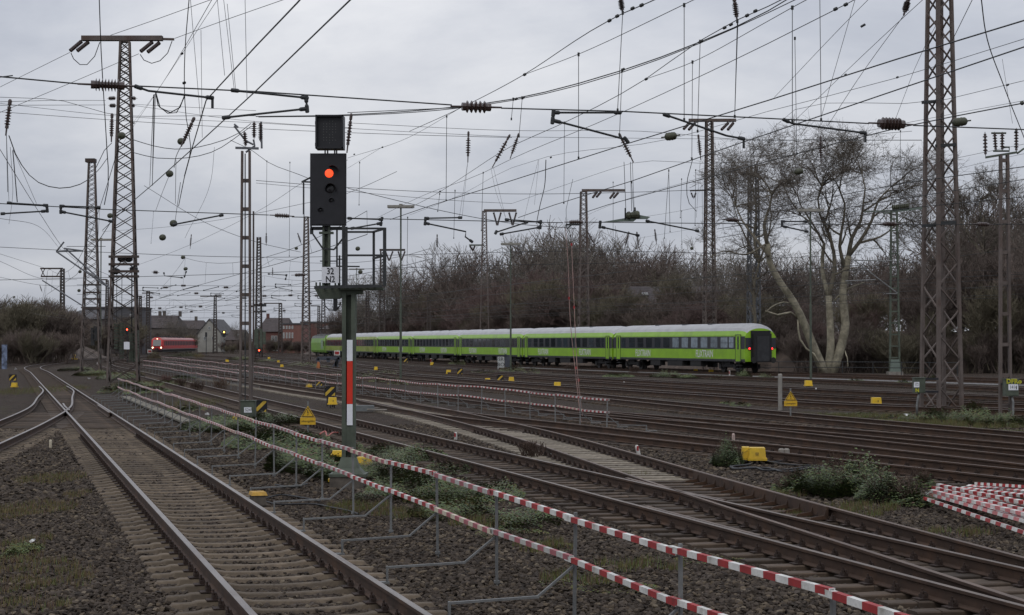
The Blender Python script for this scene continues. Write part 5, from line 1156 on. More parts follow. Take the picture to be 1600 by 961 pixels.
# cables around the big double box
mb=MB(); 
def gz(x,y,z=.0): return AZ(x,y,z)
CB=[[(1165,719),(1150,724),(1142,730),(1150,733),(1175,730),(1200,735),(1235,733),(1260,730),(1283,733)],[(1178,719),(1160,727),(1147,728),(1155,732),(1190,731),(1225,737),(1262,732)],[(1192,719),(1215,724),(1250,727),(1280,728),(1284,732)],[(1185,720),(1205,722),(1230,719)]]
cr_=empty('cable_bundle','black cables coiled on the ground around the double yellow box','cable')
for c_ in CB: mb=MB(); mb.tube(catmull([gz(x,y,.0) for x,y in c_],.15),.022,6); mb.mk('cable',cable_m,cr_,True)
mb=MB(); 
for px in (1221,1229): q=gz(px,718); mb.lathe((q.x,q.y,0),(0,0,1),[(0,.07),(.22,.07),(.25,.04)],10)
thing1('cable_fitting','two pale capped cable fittings near the double yellow box','fitting',mb,conc_m)
def striped_board(label,cx,yt,yb,w_,ybase):
    p=base_at(cx,ybase); Y=p[1]; k=Y/FPX; W=w_*k; H=(yb-yt)*k; z0=AD(cx,yb,Y).z; root=empty('striped_board',label,'board',(p[0],Y,0),0,'yellow and black striped boards')
    mb=MB(); mb.box((0,0,z0+H/2),(W,.04,H)); mb.box((0,-.01,z0+H+.01),(W+.04,.08,.03)); mb.box((-W/2-.01,-.01,z0+H/2),(.03,.08,H)); mb.box((W/2+.01,-.01,z0+H/2),(.03,.08,H)); mb.mk('panel',black_m,root)
    # diagonal stripes clipped to the board
    def clip(poly):
        for ax,lim,sg in ((0,-W/2,1),(0,W/2,-1),(1,z0,1),(1,z0+H,-1)):
            out=[]
            for i in range(len(poly)):
                a,b=poly[i],poly[(i+1)%len(poly)]; da=(a[ax]-lim)*sg; db=(b[ax]-lim)*sg
                if da>=0: out.append(a)
                if da*db<0: t=da/(da-db); out.append((a[0]+(b[0]-a[0])*t,a[1]+(b[1]-a[1])*t))
            poly=out
            if not poly: return None
        return poly
    per=H*.98; sw=per*.42
    for i in range(-2,4):
        x0=-W/2+i*per-.3*per; poly=clip([(x0,z0),(x0+sw,z0),(x0+sw+H,z0+H),(x0+H,z0+H)])
        if poly and len(poly)>2: mb=MB(); mb.prism([(a,-.024,b) for a,b in poly],(0,-.004,0)); mb.mk('stripe',stripe_y,root)
    mb=MB(); 
    for s in(-.3,.3): mb.beam((s*W,0.03,z0),(s*W,.03,-.1),.05,.05)
    mb.mk('stand',black_m,root)
for q in (('striped yellow and black board right of cabinet 524',408,626,643.5,17,652),('striped board left of the signal above a yellow box',516,604,618.5,16,632),('striped board peeking out behind the far fence',498.5,596,603.5,10,607),('striped board before the fourth coach',718.5,576,584.5,8,587),('striped board beside the graffiti covered box',781.5,586.5,596,9.5,597),('small striped board under the fifth coach',634,560,566,6,567),('striped board at the left picture edge',20,585.5,594.5,11,598)): striped_board(*q)
def warn(label,cx,top,tri_b,pl_b,w_,foot,poley):
    p=base_at(cx,foot); Y=p[1]; k=Y/FPX; z=lambda py:AD(cx,py,Y).z; root=empty('warning_sign',label,'sign',(p[0],Y,0),0,'yellow lightning warning signs'); W=w_*k
    mb=MB(); mb.tube([(0,.03,-.1),(0,.03,z(poley))],.028,8); mb.mk('post',galv,root)
    zt,zb,zp=z(top),z(tri_b),z(pl_b); tw=W*.92
    def tri(s,y,m,nm,h=.008):
        cz=zb+(zt-zb)/3; pts=[(-tw/2*s,y,cz+(zb-cz)*s),(tw/2*s,y,cz+(zb-cz)*s),(0,y,cz+(zt-cz)*s)]; mb=MB(); mb.prism(pts,(0,-h,0)); mb.mk(nm,m,root)
    tri(1,0,sign_y,'triangle'); tri(.86,-.009,black_m,'triangle_border',.003); tri(.70,-.013,sign_y,'triangle_field',.003)
    h=zt-zb; cz=zb+h*.40; s=h*.26
    bolt=[(-.10,1.0),(.12,1.0),(-.02,.25),(.26,.32),(.08,-.55),(.20,-.50),(0,-1.0),(-.12,-.50),(-.01,-.55),(.06,.02),(-.24,-.05)]
    mb=MB(); mb.prism([(a*s,-.018,cz+b*s) for a,b in bolt],(0,-.003,0)); mb.mk('lightning_mark',black_m,root)
    mb=MB(); mb.box((0,-.004,(zb+zp)/2-.005),(W,.012,zb-zp-.01)); mb.mk('plate',sign_y,root)
    t=link('lettering',text_mesh('Lebensgefahr',(zb-zp)*.42,black_m,.001),root,(0,-.013,(zb+zp)/2-.005),(R(90),0,0)); t.scale=(.86,1,1)
warn('yellow warning sign with black lightning bolt in front of the brambles',481,634,652,663.5,24,684,627)
warn('yellow warning sign with lightning bolt beside the grey post on the right',1235.5,611,626,634.5,20.5,657,607)
p=base_at(1219,638); Y=p[1]; mb=MB(); mb.lathe((p[0],Y,-.1),(0,0,1),[(0,.085),(AD(1219,585,Y).z+.08,.085),(AD(1219,584,Y).z+.1,.06)],12); thing1('round_post','plain grey round post left of the right warning sign','post',mb,mat('post_grey',(.24,.225,.2),.8,0,.2,4))
# marker stubs
def stub(label,cx,yt,yb,w_,m1_,m2_=None,tilt=0):
    p=base_at(cx,yb); Y=p[1]; k=Y/FPX; root=empty('marker_stub',label,'marker',(p[0],Y,0),0,'marker stubs in the gravel'); h=AD(cx,yt,Y).z; r=w_*k/2
    mb=MB(); mb.lathe((0,0,-.1),(tilt,0,1),[(0,r),(h+.06,r),(h+.1,r*.6)],10); mb.mk('body',m1_,root)
    if m2_: mb=MB(); mb.box((-r*.4+tilt*h*.5,-r*.8,h*.55),(r*1.1,r*.7,h*.6)); mb.mk('patch',m2_,root)
stub('red and white stub in the gravel beside the pale sleepers',712,675,685,5,white_m,red_m); stub('leaning red and white stub between two rusty tracks',999,695,707,6,white_m,red_m,-.25); stub('pale pinkish stub behind the lone bush',1146,677,687,5,mat('stub_pink',(.45,.34,.3),.7)); stub('small white stub left of the near crossing',79,687,696,4.5,cream_m); stub('tiny white stub near the yellow box at the right lamp',1275,606,612,2.4,white_m); stub('tiny white stub in the middle yard tracks',975,596,600,2,white_m); stub('small red and white stub under the last coach',1140,579,586,2.2,white_m,red_m); stub('small white marker over a yellow box at the coaches',674,560,567,4,white_m,red_m)
stub('pinkish stub between the right hand rails',1370,665,669.5,5,mat('stub_red',(.3,.12,.10),.7))
stub('tiny yellow green stub between the right hand rails',1308,671,677,3,mat('lime_stub',(.35,.55,.02),.6))
# concrete block with yellow cap next to the near rail
p=base_at(403,788); root=empty('cable_block','concrete block with weathered yellow cap beside the near rail','block',(p[0],p[1],0),.3)
mb=MB(); mb.box((0,0,.05),(.22,.3,.2)); mb.mk('block',mat('old_concrete',(.10,.085,.07),.9,0,.3,9),root); mb=MB(); mb.prism([(-.13,-.17,.152),(.13,-.17,.152),(.11,-.13,.205),(-.11,-.13,.205)],(0,.3,0)); mb.mk('cap',mat('old_yellow',(.38,.22,.035),.7,0,.3,9),root)
mb=MB(); mb.box((0,0,-.03),(.36,.3,.05)); mb.mk('foot',wood_slp,root)
for i,c_ in enumerate(([(415,783),(440,788),(480,787),(520,793),(545,798),(560,803)],[(412,779),(440,773),(470,777),(500,783)],[(430,757),(455,761),(480,756)])):
    mb=MB(); mb.tube(catmull([gz(x,y,.0) for x,y in c_],.2),.016,5); thing1('ground_cable',['black cable leading from the concrete block to the fence posts','short black cable looping behind the concrete block','thin black cable lying left of the yellow capped block'][i],'cable',mb,cable_m)
# stop boards
def stop_board(label,cx,cy,w_,h_,yb,gantry=False):
    p=base_at(cx,yb); Y=p[1]; k=Y/FPX; c=AD(cx,cy,Y); root=empty('stop_board',label,'board',(p[0],Y,0),0,'red and white stop boards')
    mb=MB(); mb.box((0,0,c.z),(w_*k,.04,h_*k)); mb.mk('board',white_m,root); mb=MB(); mb.box((0,-.03,c.z),(w_*k*.72,.02,h_*k*.6)); mb.mk('red_field',red_m,root)
    mb=MB(); mb.tube([(0,.05,-.1),(0,.05,c.z)],.04,6); mb.mk('post',darkst,root)
    if gantry: mb=MB(); mb.beam((-1.6,.1,c.z-h_*k*.9),(.2,.1,c.z-h_*k*.9),.1,.1); mb.mk('bar',darkst,root)
stop_board('red and white stop board on the buffer left of the signal pole',526.5,551.5,9,7.5,576); stop_board('red and white stop board below the red suburban train',234,549,7,5.5,560,True)
# buffer stop frame and tool bag
mb=MB(); Y=base_at(520,575)[1]
for a_,c_ in (((496,560),(500,576)),((496,560),(531,559)),((531,559),(521,575)),((513,560),(513,566)),((526,561),(526,575))): mb.beam(AD(*a_,Y),AD(*c_,Y),.35,.35)
thing1('buffer_stop','dark grey buffer stop in front of the locomotive','buffer stop',mb,mat('blue_grey',(.055,.06,.075),.6))
mb=MB(); mb.prism([AD(494,576,Y-2),AD(500,576,Y-2),AD(499,566,Y-2),AD(496,565,Y-2)],(0,.4,0)); thing1('marker_cone','faded orange marker at the buffer stop','marker',mb,mat('old_orange',(.38,.14,.05),.7))
# graffiti box + white board
p=base_at(783,577); Y=p[1]; root=empty('relay_cabinet','white relay cabinet covered in black graffiti before the coaches','cabinet'); a=AD(777.5,557.5,Y); b_=AD(788,577,Y)
part(root,MB().box(((a.x+b_.x)/2,Y+.25,(a.z+b_.z)/2),(b_.x-a.x,.5,a.z-b_.z)),'housing',mat('pale_cabinet',(.42,.43,.42),.6,0,.2,5))
gt=bpy.data.objects.new('graffiti',text_mesh('SR\nBO',.52,black_m,.002)); COL.objects.link(gt); gt.parent=root; gt.location=((a.x+b_.x)/2,Y-.01,(a.z+b_.z)/2+.1); gt.rotation_euler=(R(90),0,.0)
a=AD(789,555,Y+4); b_=AD(797,566,Y+4); thing1('grey_cabinet','small dark blue grey cabinet behind the graffiti covered one','cabinet',MB().box(((a.x+b_.x)/2,Y+4,(a.z)/2),(b_.x-a.x,.4,a.z)).box(((a.x+b_.x)/2-.2,Y+3.7,a.z+.05),(.25,.1,.12)),mat('blue_grey',(.055,.06,.075)))
# point machine behind the signal
root=empty('point_machine','grey point machine with pale rods beside the pale sleeper track','machine'); q=AZ(566,641,0)
mb=MB(); mb.box((q.x,q.y,.08),(.9,.35,.22),.2); mb.mk('housing',mat('machine_grey',(.14,.15,.15),.6,0,.2,6),root); mb=MB(); mb.tube([AZ(574,640,.05),AZ(605,640.5,.05)],.04,6); mb.tube([AZ(574,638,.05),AZ(598,637,.05)],.03,6); mb.mk('rod',conc_m,root)
# distant signals: lamps on tower and beyond
def far_signal(label,cx,cy,yb,lit,col,w_=5,h_=10):
    p=base_at(cx,yb); Y=p[1]; k=Y/FPX; c=AD(cx,cy,Y); root=empty('distant_signal',label,'signal',(p[0],Y,0),0)
    mb=MB(); mb.tube([(0,.1,-.1),(0,.1,c.z)],.08,6); mb.mk('post',darkst,root); mb=MB(); mb.box((0,0,c.z-h_*k*.25),(w_*k,.15,h_*k)); mb.mk('screen',black_m,root)
    mb=MB(); mb.lathe((0,-.09,c.z),(0,-1,0),[(0,1.15*k),(.03,.9*k)],10); mb.mk('lamp',lit,root)
far_signal('distant signal showing red inside the tallest tower',198.5,515,566,mat('lamp_red_far',(1,.05,.02),emit=(1,.07,.03),est=9),0)
far_signal('distant signal showing yellow right of the pale gable',350,519,553,mat('lamp_yellow_far',(1,.6,.1),emit=(1,.55,.08),est=9),0)
far_signal('distant low signal showing red beside the slender mast',405,547.5,560,mat('lamp_red_far',(1,0,0)),0,6,5)
far_signal('dark unlit distant signal left of the pale gable',322,521,555,black_m,0,3,7)
# yellow lantern on the left curve
p=base_at(115.5,563); k=p[1]/FPX; root=empty('point_lantern','yellow point lantern where the left tracks meet','lantern',(p[0],p[1],0))
mb=MB(); mb.box((-.2,0,.2),(.28,.3,.28)); mb.box((.32,0,.2),(.28,.3,.28)); mb.mk('box',yellow_m,root); mb=MB(); mb.lathe((.05,0,.5),(0,0,1),[(0,.1),(.1,.22),(.3,.22),(.4,.1)],12); mb.tube([(.05,0,0),(.05,0,.6)],.05,6); mb.mk('lantern',yellow_m,root)
mb=MB(); a=AD(7,545,139); thing1('poster_board','blue and white board cut by the left picture edge','board',MB().box((a.x,139,(a.z+.5)/2+.2),(.4,.1,1.9)),mat('poster_blue',(.12,.15,.22),.5,0,.9,2.5))
mb=MB()
# railing along the far edge of the yard
root=empty('railing','low dark railing along the far edge of the yard','railing'); Pq=[AZ(1175,586,0),AZ(1330,586.5,0),AZ(1545,589.5,0)]; Pq=resample(catmull(V2([(p.x,p.y+3) for p in Pq]),1),2.6)
for h in (.6,1.05): mb=MB(); mb.tube([p+Vector((0,0,h)) for p in Pq],.03,5); mb.mk('rail',darkst,root)
for i,pp in enumerate(Pq):
    if i==0: po=MB().beam((0,0,-.1),(0,0,1.05),.05,.05).mk('post',darkst,root)
    else: po=link('post',po.data,root)
    po.location=pp
# ---------------------------------------------------------------- buildings
brick_m=mat('brick_red',(.13,.062,.052),.9,0,.15,.8); brick2=mat('brick_pink',(.20,.098,.08),.9,0,.12,.8); pale_wall=mat('pale_render',(.30,.29,.26),.9,0,.2,.4); dark_wall=mat('dark_render',(.10,.085,.075),.9,0,.2,.4)
roof_b=mat('roof_dark',(.050,.038,.036),.85,0,.25,.8); roof_g=mat('roof_grey',(.075,.072,.075),.85,0,.2,.8); wframe=mat('window_frame_white',(.45,.45,.43),.6); wglass=mat('house_glass',(.05,.06,.07),.1,spec=.8)
def house(label,x0,x1,y_ridge,y_eave,Y,wall,roof,depth=12,gable=None,wins=(),flat=False,chim=(),sky=(),yb=None):
    """a building seen from the front between picture columns x0..x1"""
    a=AD(x0,y_eave,Y);b=AD(x1,y_eave,Y); ze=a.z; zr=AD(x0,y_ridge,Y).z; root=empty('house',label,'building',((a.x+b.x)/2,Y,-.1)); W=b.x-a.x
    mb=MB(); mb.box((0,depth/2,ze/2+.05),(W,depth,ze+.1))
    if gable: # gable end faces the camera
        mb.prism([(-W/2,0,ze+.1),(W/2,0,ze+.1),(0,0,zr+.1)],(0,depth,0))
    mb.mk('wall',wall,root); mb=MB()
    if gable:
        for s in(-1,1):
            mb.prism([(0,-.3,zr+.35),(0,-.3,zr+.1),(s*(W/2+.4),-.3,ze-.15),(s*(W/2+.4),-.3,ze+.1)],(0,depth+.6,0))
    elif flat: mb.box((0,depth/2,ze+.2),(W+.4,depth+.4,.4))
    else:
        V=[(-W/2-.3,-.4,ze+.05),(W/2+.3,-.4,ze+.05),(W/2+.3,depth+.4,ze+.05),(-W/2-.3,depth+.4,ze+.05),(-W/2+min(2,W*.1),depth/2,zr+.1),(W/2-min(2,W*.1),depth/2,zr+.1)]
        mb.add(V,[(0,1,5,4),(1,2,5),(2,3,4,5),(3,0,4),(3,2,1,0)])
    rf=mb.mk('roof',roof,root)
    for c in chim: q=AD(c,y_ridge,Y); mb=MB(); mb.box((q.x-root.location.x,depth/2,zr+.5),(.8,.8,1.6)); mb.mk('chimney',wall,rf)
    for (sx,sy) in sky:
        q=AD(sx,sy,Y); t=(q.z-ze)/(zr-ze); mb=MB(); yy=-.4+(depth/2+.4)*t; an=math.atan2(zr-ze,depth/2+.4); mb.box((q.x-root.location.x,yy-.12,q.z+.3),(.8,.9,.1),rot=Matrix.Rotation(an,3,'X')); mb.mk('skylight',galv,rf)
    for (wx,wy,ww,wh) in wins:
        q=AD(wx,wy,Y); k=Y/FPX; cx=q.x-root.location.x; mb=MB(); mb.box((cx,-.03,q.z),(ww*k,.1,wh*k)); w_=mb.mk('window',wglass,root)
        mb=MB(); t=.12
        for s in(-1,1): mb.box((cx+s*(ww*k/2-t/2),-.10,q.z),(t,.06,wh*k)); mb.box((cx,-.10,q.z+s*(wh*k/2-t/2)),(ww*k-2*t,.06,t))
        mb.box((cx,-.10,q.z),(t*.8,.06,wh*k-2*t)); mb.mk('frame',wframe,w_)
    return root
house('large brick building with dark hipped roof beyond the slender mast',402,449,496,518,481,brick_m,roof_b,22,wins=[(426,529,4.5,10),(431.2,529,4.5,10),(427,545,3.5,6),(432,545,3.5,6)],chim=(410,))
house('lighter brick wing with rows of white windows',442,472,503.5,506.5,475,brick2,roof_g,18,flat=True,wins=[(x,y,2.6,h) for x in (443.5,448,452.5,457) for y,h in ((511,5),(523.5,9),(537,5))])
house('long low brown building behind the locomotive',470,545,500,504,503,brick_m,roof_g,20,flat=True)
house('dark roofed row behind the signal post',500,570,507,514,438,dark_wall,roof_b,16)
house('pale gabled house beyond the red train',309,345,499,521,525,pale_wall,roof_g,26,gable=True,wins=[(320,528,4,6),(333,528,4,6),(327,512,3.5,5)])
house('dark roofed house left of the pale gable',262,318,500,514,543,dark_wall,roof_b,14,chim=(270,300))
house('wide dark house with chimneys above the red train',214,275,492,512,496,dark_wall,roof_b,18,chim=(240,247,272))
house('low house with steep dark roof right of the pale gable',352,382,515,531,511,dark_wall,roof_b,14,sky=((371,524),))
house('grey flat topped apartment block behind the tallest tower',128,216,478,481,438,mat('block_grey',(.085,.083,.088),.9,0,.2,.3),roof_g,16,flat=True,wins=[(x,y,4,4) for x in (160,175,205) for y in (492,)])
house('low dark house with a pale skylight left of the towers',108,160,484,498,423,dark_wall,roof_g,14,sky=((113,488),))
# dark slope-roofed house between the trees behind the last coach
a=AD(990,446,150); 
house('big house with dark tiled roof hidden behind the bare trees',975,1152,443,501,221,mat('brown_wall',(.17,.125,.105),.9,0,.2,.5),mat('roof_tiles',(.044,.034,.033),.85,0,.3,1.4),22,sky=((1015,459),(1047,485)),wins=[(1095,499,9,9)])  # wall is a mottled brown base colour
g_=house('narrow brown gable beside the big dark roof',1118,1168,468,512,213,mat('gable_wall',(.115,.085,.075),.9,0,.2,.5),roof_b,10,gable=True)
# ---------------------------------------------------------------- wooded banks
bank_m=mat('bank_earth',(.08,.06,.048),1,0,.5,.5,.6,3)
def bank(name,P,h,wd,mt=bank_m):
    """earth bank along a line, h height"""
    C=resample(catmull(V2(P),3),4); rs=random.Random(9); V=[];F=[]; prof=[(-wd*.5,-.1),(-wd*.33,h*.28),(-wd*.18,h*.7),(0,h),(wd*.3,h*.96),(wd*.5,-.1)]; n=len(prof)
    for i,p in enumerate(C):
        t=(C[min(i+1,len(C)-1)]-C[max(i-1,0)]).normalized(); s=Vector((t.y,-t.x,0)); e=min(1,min(i,len(C)-1-i)/4+.15)
        for a,b in prof: V.append(tuple(p-s*(a if False else -a)*-1+Vector((rs.uniform(-.6,.6),rs.uniform(-.6,.6),b*e+(rs.uniform(-.3,.3) if b>0 else 0)))))
    for i in range(len(C)-1):
        for j in range(n-1): F.append((i*n+j,i*n+j+1,i*n+n+j+1,i*n+n+j))
    o=mobj(name,V,F,mt,None,None,True); return tag(o,kind='structure')
BK=[(105,178),(74,174),(56,172)]+[(TP(s,b).x,TP(s,b).y) for s,b in ((18,24),(60,20),(110,17),(160,16),(230,16),(290,15))]
bank('earth_bank',BK,3.7,15)
BK2=[OW(*p) for p in ((-120,150),(-92,172),(-84,200),(-90,235))]
bank('earth_bank',BK2,4.0,16)
# ---------------------------------------------------------------- bare trees
bark=mat('twig_brown',(.120,.092,.077),.95,0,.3,1.5,rand=.2); bark_r=mat('twig_reddish',(.125,.085,.075),.95,0,.25,1.5,rand=.15); bark_g=mat('twig_grey',(.155,.135,.112),.95,0,.3,1.5,rand=.2); bark_o=mat('twig_olive',(.13,.112,.075),.95,0,.3,1.5,rand=.2)
limb_m=mat('limb_bark',(.155,.135,.10),.95,0,.35,.9,.3,4,dirt=(.09,.078,.058),dirt_amt=.8); crown_m=mat('crown_twig',(.115,.097,.078),.95,0,.3,1.5); plane_bark=mat('plane_bark',(.25,.225,.165),.9,0,.4,2.2,.8,6,dirt=(.12,.105,.072),dirt_amt=.9)
class Seg:
    def __init__(s): s.a=[];s.b=[];s.ra=[];s.rb=[]
    def add(s,p,q,r0,r1): s.a.append(p);s.b.append(q);s.ra.append(r0);s.rb.append(r1)
def seg_mesh(S,name,mt,sides=3):
    A=np.array(S.a,float);B=np.array(S.b,float);ra=np.array(S.ra)[:,None];rb=np.array(S.rb)[:,None]; d=B-A; d/=np.maximum(np.linalg.norm(d,axis=1,keepdims=True),1e-9)
    up=np.where(np.abs(d[:,2:3])<.95,np.array([[0,0,1.]]),np.array([[1.,0,0]])); u=np.cross(d,up); u/=np.linalg.norm(u,axis=1,keepdims=True); v=np.cross(d,u); n=len(A); rings=[]
    for base,r in((A,ra),(B,rb)):
        for j in range(sides):
            t=2*math.pi*j/sides; rings.append(base+(u*math.cos(t)+v*math.sin(t))*r)
    V=np.stack(rings,1).reshape(-1,3); F=[]
    o=np.arange(n)*2*sides
    for j in range(sides): k=(j+1)%sides; F.append(np.stack([o+j,o+k,o+sides+k,o+sides+j],1))
    return npmesh(name,V,np.concatenate(F),mt,smooth=sides>4)
def rv(r,s=1): return (r.gauss(0,s),r.gauss(0,s),r.gauss(0,s))
def norm3(v):
    l=math.sqrt(v[0]**2+v[1]**2+v[2]**2) or 1; return (v[0]/l,v[1]/l,v[2]/l)
def grow(S,r,p,d,L,rad,lev,maxlev,wig=.16,up=.10,nb=(2,4),spread=.75,rmin=.012,nseg=4,big=None,rbig=.05,shrink=.68):
    sg=L/nseg; r0=rad; pts=[p]
    for i in range(nseg):
        d=norm3((d[0]+r.gauss(0,wig),d[1]+r.gauss(0,wig),d[2]+r.gauss(0,wig)+up*.5))
        q=(p[0]+d[0]*sg,p[1]+d[1]*sg,p[2]+d[2]*sg); r1=max(rmin*.7,rad*(1-.55*(i+1)/nseg))
        (big if big is not None and r0>rbig else S).add(p,q,r0,r1); 
        if lev<maxlev and (i>=1 or lev>0):
            k=r.choice((0,1,1,2)) if i<nseg-1 else r.randint(*nb)
            for _ in range(k):
                e=norm3((d[0]+r.gauss(0,spread),d[1]+r.gauss(0,spread),d[2]+r.gauss(0,spread)*.7+up)); grow(S,r,q,e,L*r.uniform(shrink-.14,shrink+.1),max(rmin,r1*r.uniform(.5,.8)),lev+1,maxlev,wig,up,nb,spread,rmin,max(2,nseg-1) if lev>1 else nseg,big,rbig,shrink)
        p=q; r0=r1
def bare_tree(seed,H,maxlev=4,stems=1,rad=.2,spread=.75,rmin=.014,up=.14):
    r=random.Random(seed); S=Seg()
    for k in range(stems):
        a=r.uniform(0,6.28); t=.05 if stems==1 else r.uniform(.15,.4)
        grow(S,r,(r.uniform(-.5,.5)*(stems>1),r.uniform(-.5,.5)*(stems>1),-.2),norm3((math.cos(a)*t,math.sin(a)*t,1)),H*.40*r.uniform(.8,1.1),rad,0,maxlev,.13,up,(2,4),spread,rmin)
    return S
VAR={}
for nm,mt in (('b',bark),('r',bark_r),('g',bark_g),('o',bark_o)): pass
TM=[]
for i in range(5): TM.append(seg_mesh(bare_tree(100+i,13,4,1,.22,.62,.022),'bare_tree',bark_g if i%2 else bark))
SM2=[]
for i in range(4): SM2.append(seg_mesh(bare_tree(200+i,7.5,4,4,.07,.6,.019,.2),'thicket_shrub',[bark,bark_o,bark,bark_r][i]))
UM=[seg_mesh(bare_tree(300+i,3.2,3,7,.035,.6,.012,.25),'undergrowth_shrub',[bark,bark_o,bark][i]) for i in range(3)]
TR=[len(m.polygons) for m in TM+SM2+UM]; print('tree quads',TR)
def plant_tree(me,loc,sc,label,cat,group,name):
    o=link(name,me,None,loc,(0,0,rnd.uniform(0,6.28))); o.scale=(sc*rnd.uniform(.95,1.3),sc*rnd.uniform(.95,1.3),sc); return tag(o,label,cat,group)
def along(P,n,off):
    C=resample(catmull(V2(P),2),.5); out=[]
    for i in range(n):
        j=min(len(C)-2,int((i+rnd.random())/n*len(C))); t=(C[j+1]-C[j]).normalized(); s=Vector((t.y,-t.x,0)); o=off(); out.append(C[j]+s*o)
    return out
TL='bare brown tree in the row behind the green train'
def tree_at(px,ytop,Y,me,label=None,group='bare trees behind the green train',name='bare_tree',H=13):
    label=label or 'bare brown tree '+whereabouts(px); p=AD(px,536,Y); h=AD(px,ytop,Y).z; q=max(v[2] for v in [(0,0,me_h[me.name])]); plant_tree(me,(p.x,Y,0),h/q,label,'tree',group,name)
me_h={}
for m_ in TM+SM2+UM:
    co=np.empty(len(m_.vertices)*3,np.float32); m_.vertices.foreach_get('co',co); me_h[m_.name]=float(np.percentile(co.reshape(-1,3)[:,2],99.5))
r0=random.Random(21)
SKY_=[(560,470),(580,445),(600,432),(625,425),(650,415),(680,412),(710,418),(735,405),(760,412),(790,395),(815,372),(840,378),(870,372),(900,385),(925,380),(950,395),(975,408),(1000,400),(1025,385),(1050,382),(1075,400),(1100,395),(1130,405),(1160,420),(1190,420),(1230,410),(1270,425),(1320,430),(1370,430),(1420,410),(1450,400),(1500,345),(1535,310),(1570,330),(1600,320),(1640,340)]
def skyline(x):
    for (a,b),(c,d) in zip(SKY_,SKY_[1:]):
        if a<=x<=c: return b+(d-b)*(x-a)/(c-a)
    return 430
x=555
while x<1650:
    Yb_=345-(x-555)*.15 if x<1200 else 248-(x-1200)*.11
    for row in range(2):
        xx=x+r0.uniform(-14,14); Yr=Yb_-row*17+r0.uniform(-5,5); tree_at(xx,skyline(xx)+r0.uniform(-34,14)+row*16,Yr,r0.choice(TM))
    x+=20
# dense thicket on the bank, in front of the trees
for row,(n,o0,o1,s0,s1) in enumerate(((60,-2,3,.9,1.25),(60,-7,-3,.75,1.0))):
    for p in along(BK,n,lambda:-r0.uniform(o0,o1)):
        pass
def px_of(p):
    return 800+FPX*p.x/max(p.y,1)
for k in range(150):
    t=k/150; i=t*(len(BK)-1)
    p=along(BK,1,lambda:0)[0] if False else None
Cb=resample(catmull(V2(BK),2),1.0)
for j,p in enumerate(Cb):
    t=(Cb[min(j+1,len(Cb)-1)]-Cb[max(j-1,0)]).normalized(); s=Vector((t.y,-t.x,0))
    px_=px_of(p)
    if not(540<px_<1680): continue
    for row,off,hy in ((0,5,58),(1,-3,76),(2,-9,98)):
        if (j+row)%(5 if p.y>185 else 3): continue
        q=p-s*off*-1 if False else p+Vector((0,1,0))*off
        q=q+Vector((r0.uniform(-2,2),r0.uniform(-2,2),0)); me=r0.choice(SM2)
        if row==0 and 700<px_<900: me=SM2[3]
        top=skyline(px_)+hy+r0.uniform(-18,12); h=AD(px_,top,q.y).z; sc=max(.5,h/me_h[me.name])
        plant_tree(me,(q.x,q.y,1.2 if row<2 else .4),sc*(.88 if row<2 else .95),'tall brown leafless thicket shrub '+whereabouts(px_),'shrub','thicket shrubs on the bank','thicket_shrub')
# undergrowth along the train side of the bank
Vs=Seg()
for k in range(230):
    p=Cb[int(r0.random()**1.4*len(Cb))]+Vector((r0.uniform(-3,3),-r0.uniform(7,13),0)); px_=px_of(p)
    if 560<px_<1680: plant_tree(r0.choice(UM),(p.x,p.y,0),r0.uniform(.8,1.5),'low brown leafless shrub '+whereabouts(px_),'shrub','low shrubs at the foot of the bank','undergrowth_shrub')
# left thicket
for k in range(48):
    px_=r0.uniform(-25,118); Yq=r0.uniform(234,300); top=478+r0.uniform(-10,25)+(14 if px_>95 else 0)+(6 if px_<25 else 0)
    me=r0.choice(SM2[:3]); p=AD(px_,536,Yq); h=AD(px_,top,Yq).z; plant_tree(me,(p.x,Yq,0),max(.6,h/me_h[me.name]),'brown leafless thicket shrub '+whereabouts(px_),'shrub','shrubs of the left thicket','thicket_shrub')
for k in range(52):
    px_=r0.uniform(105,228) if k%2 else r0.uniform(235,300); Yq=r0.uniform(330,400) if k%2 else r0.uniform(465,485); top=500+r0.uniform(-4,25); me=r0.choice(SM2[:3]); p=AD(px_,536,Yq); h=AD(px_,top if px_<230 else top+22,Yq).z; plant_tree(me,(p.x,Yq,0),max(.5,h/me_h[me.name]),'dim brown shrub '+whereabouts(px_),'shrub','shrubs behind the left towers','thicket_shrub')
for k in range(26):
    px_=r0.uniform(-20,120); Yq=r0.uniform(220,234); p=AD(px_,536,Yq); plant_tree(r0.choice(UM),(p.x,Yq,0),r0.uniform(1,1.6),'low olive brown shrub at the foot of the left thicket','shrub','low shrubs of the left thicket','undergrowth_shrub')
for k in range(60):
    px_=r0.uniform(350,560); Yq=r0.uniform(438,464); p=AD(px_,536,Yq); plant_tree(r0.choice(UM),(p.x,Yq,0),r0.uniform(.7,1.3),'low brown shrub before the distant buildings','shrub','low shrubs before the distant buildings','undergrowth_shrub')
for (px_,yt,Yq) in ((265,491,480),(272,494,480),(372,503,500),(380,510,480),(300,505,480),(505,497,470)):
    tree_at(px_,yt,Yq,TM[1],'small distant bare tree among the roofs','distant bare trees among the roofs')
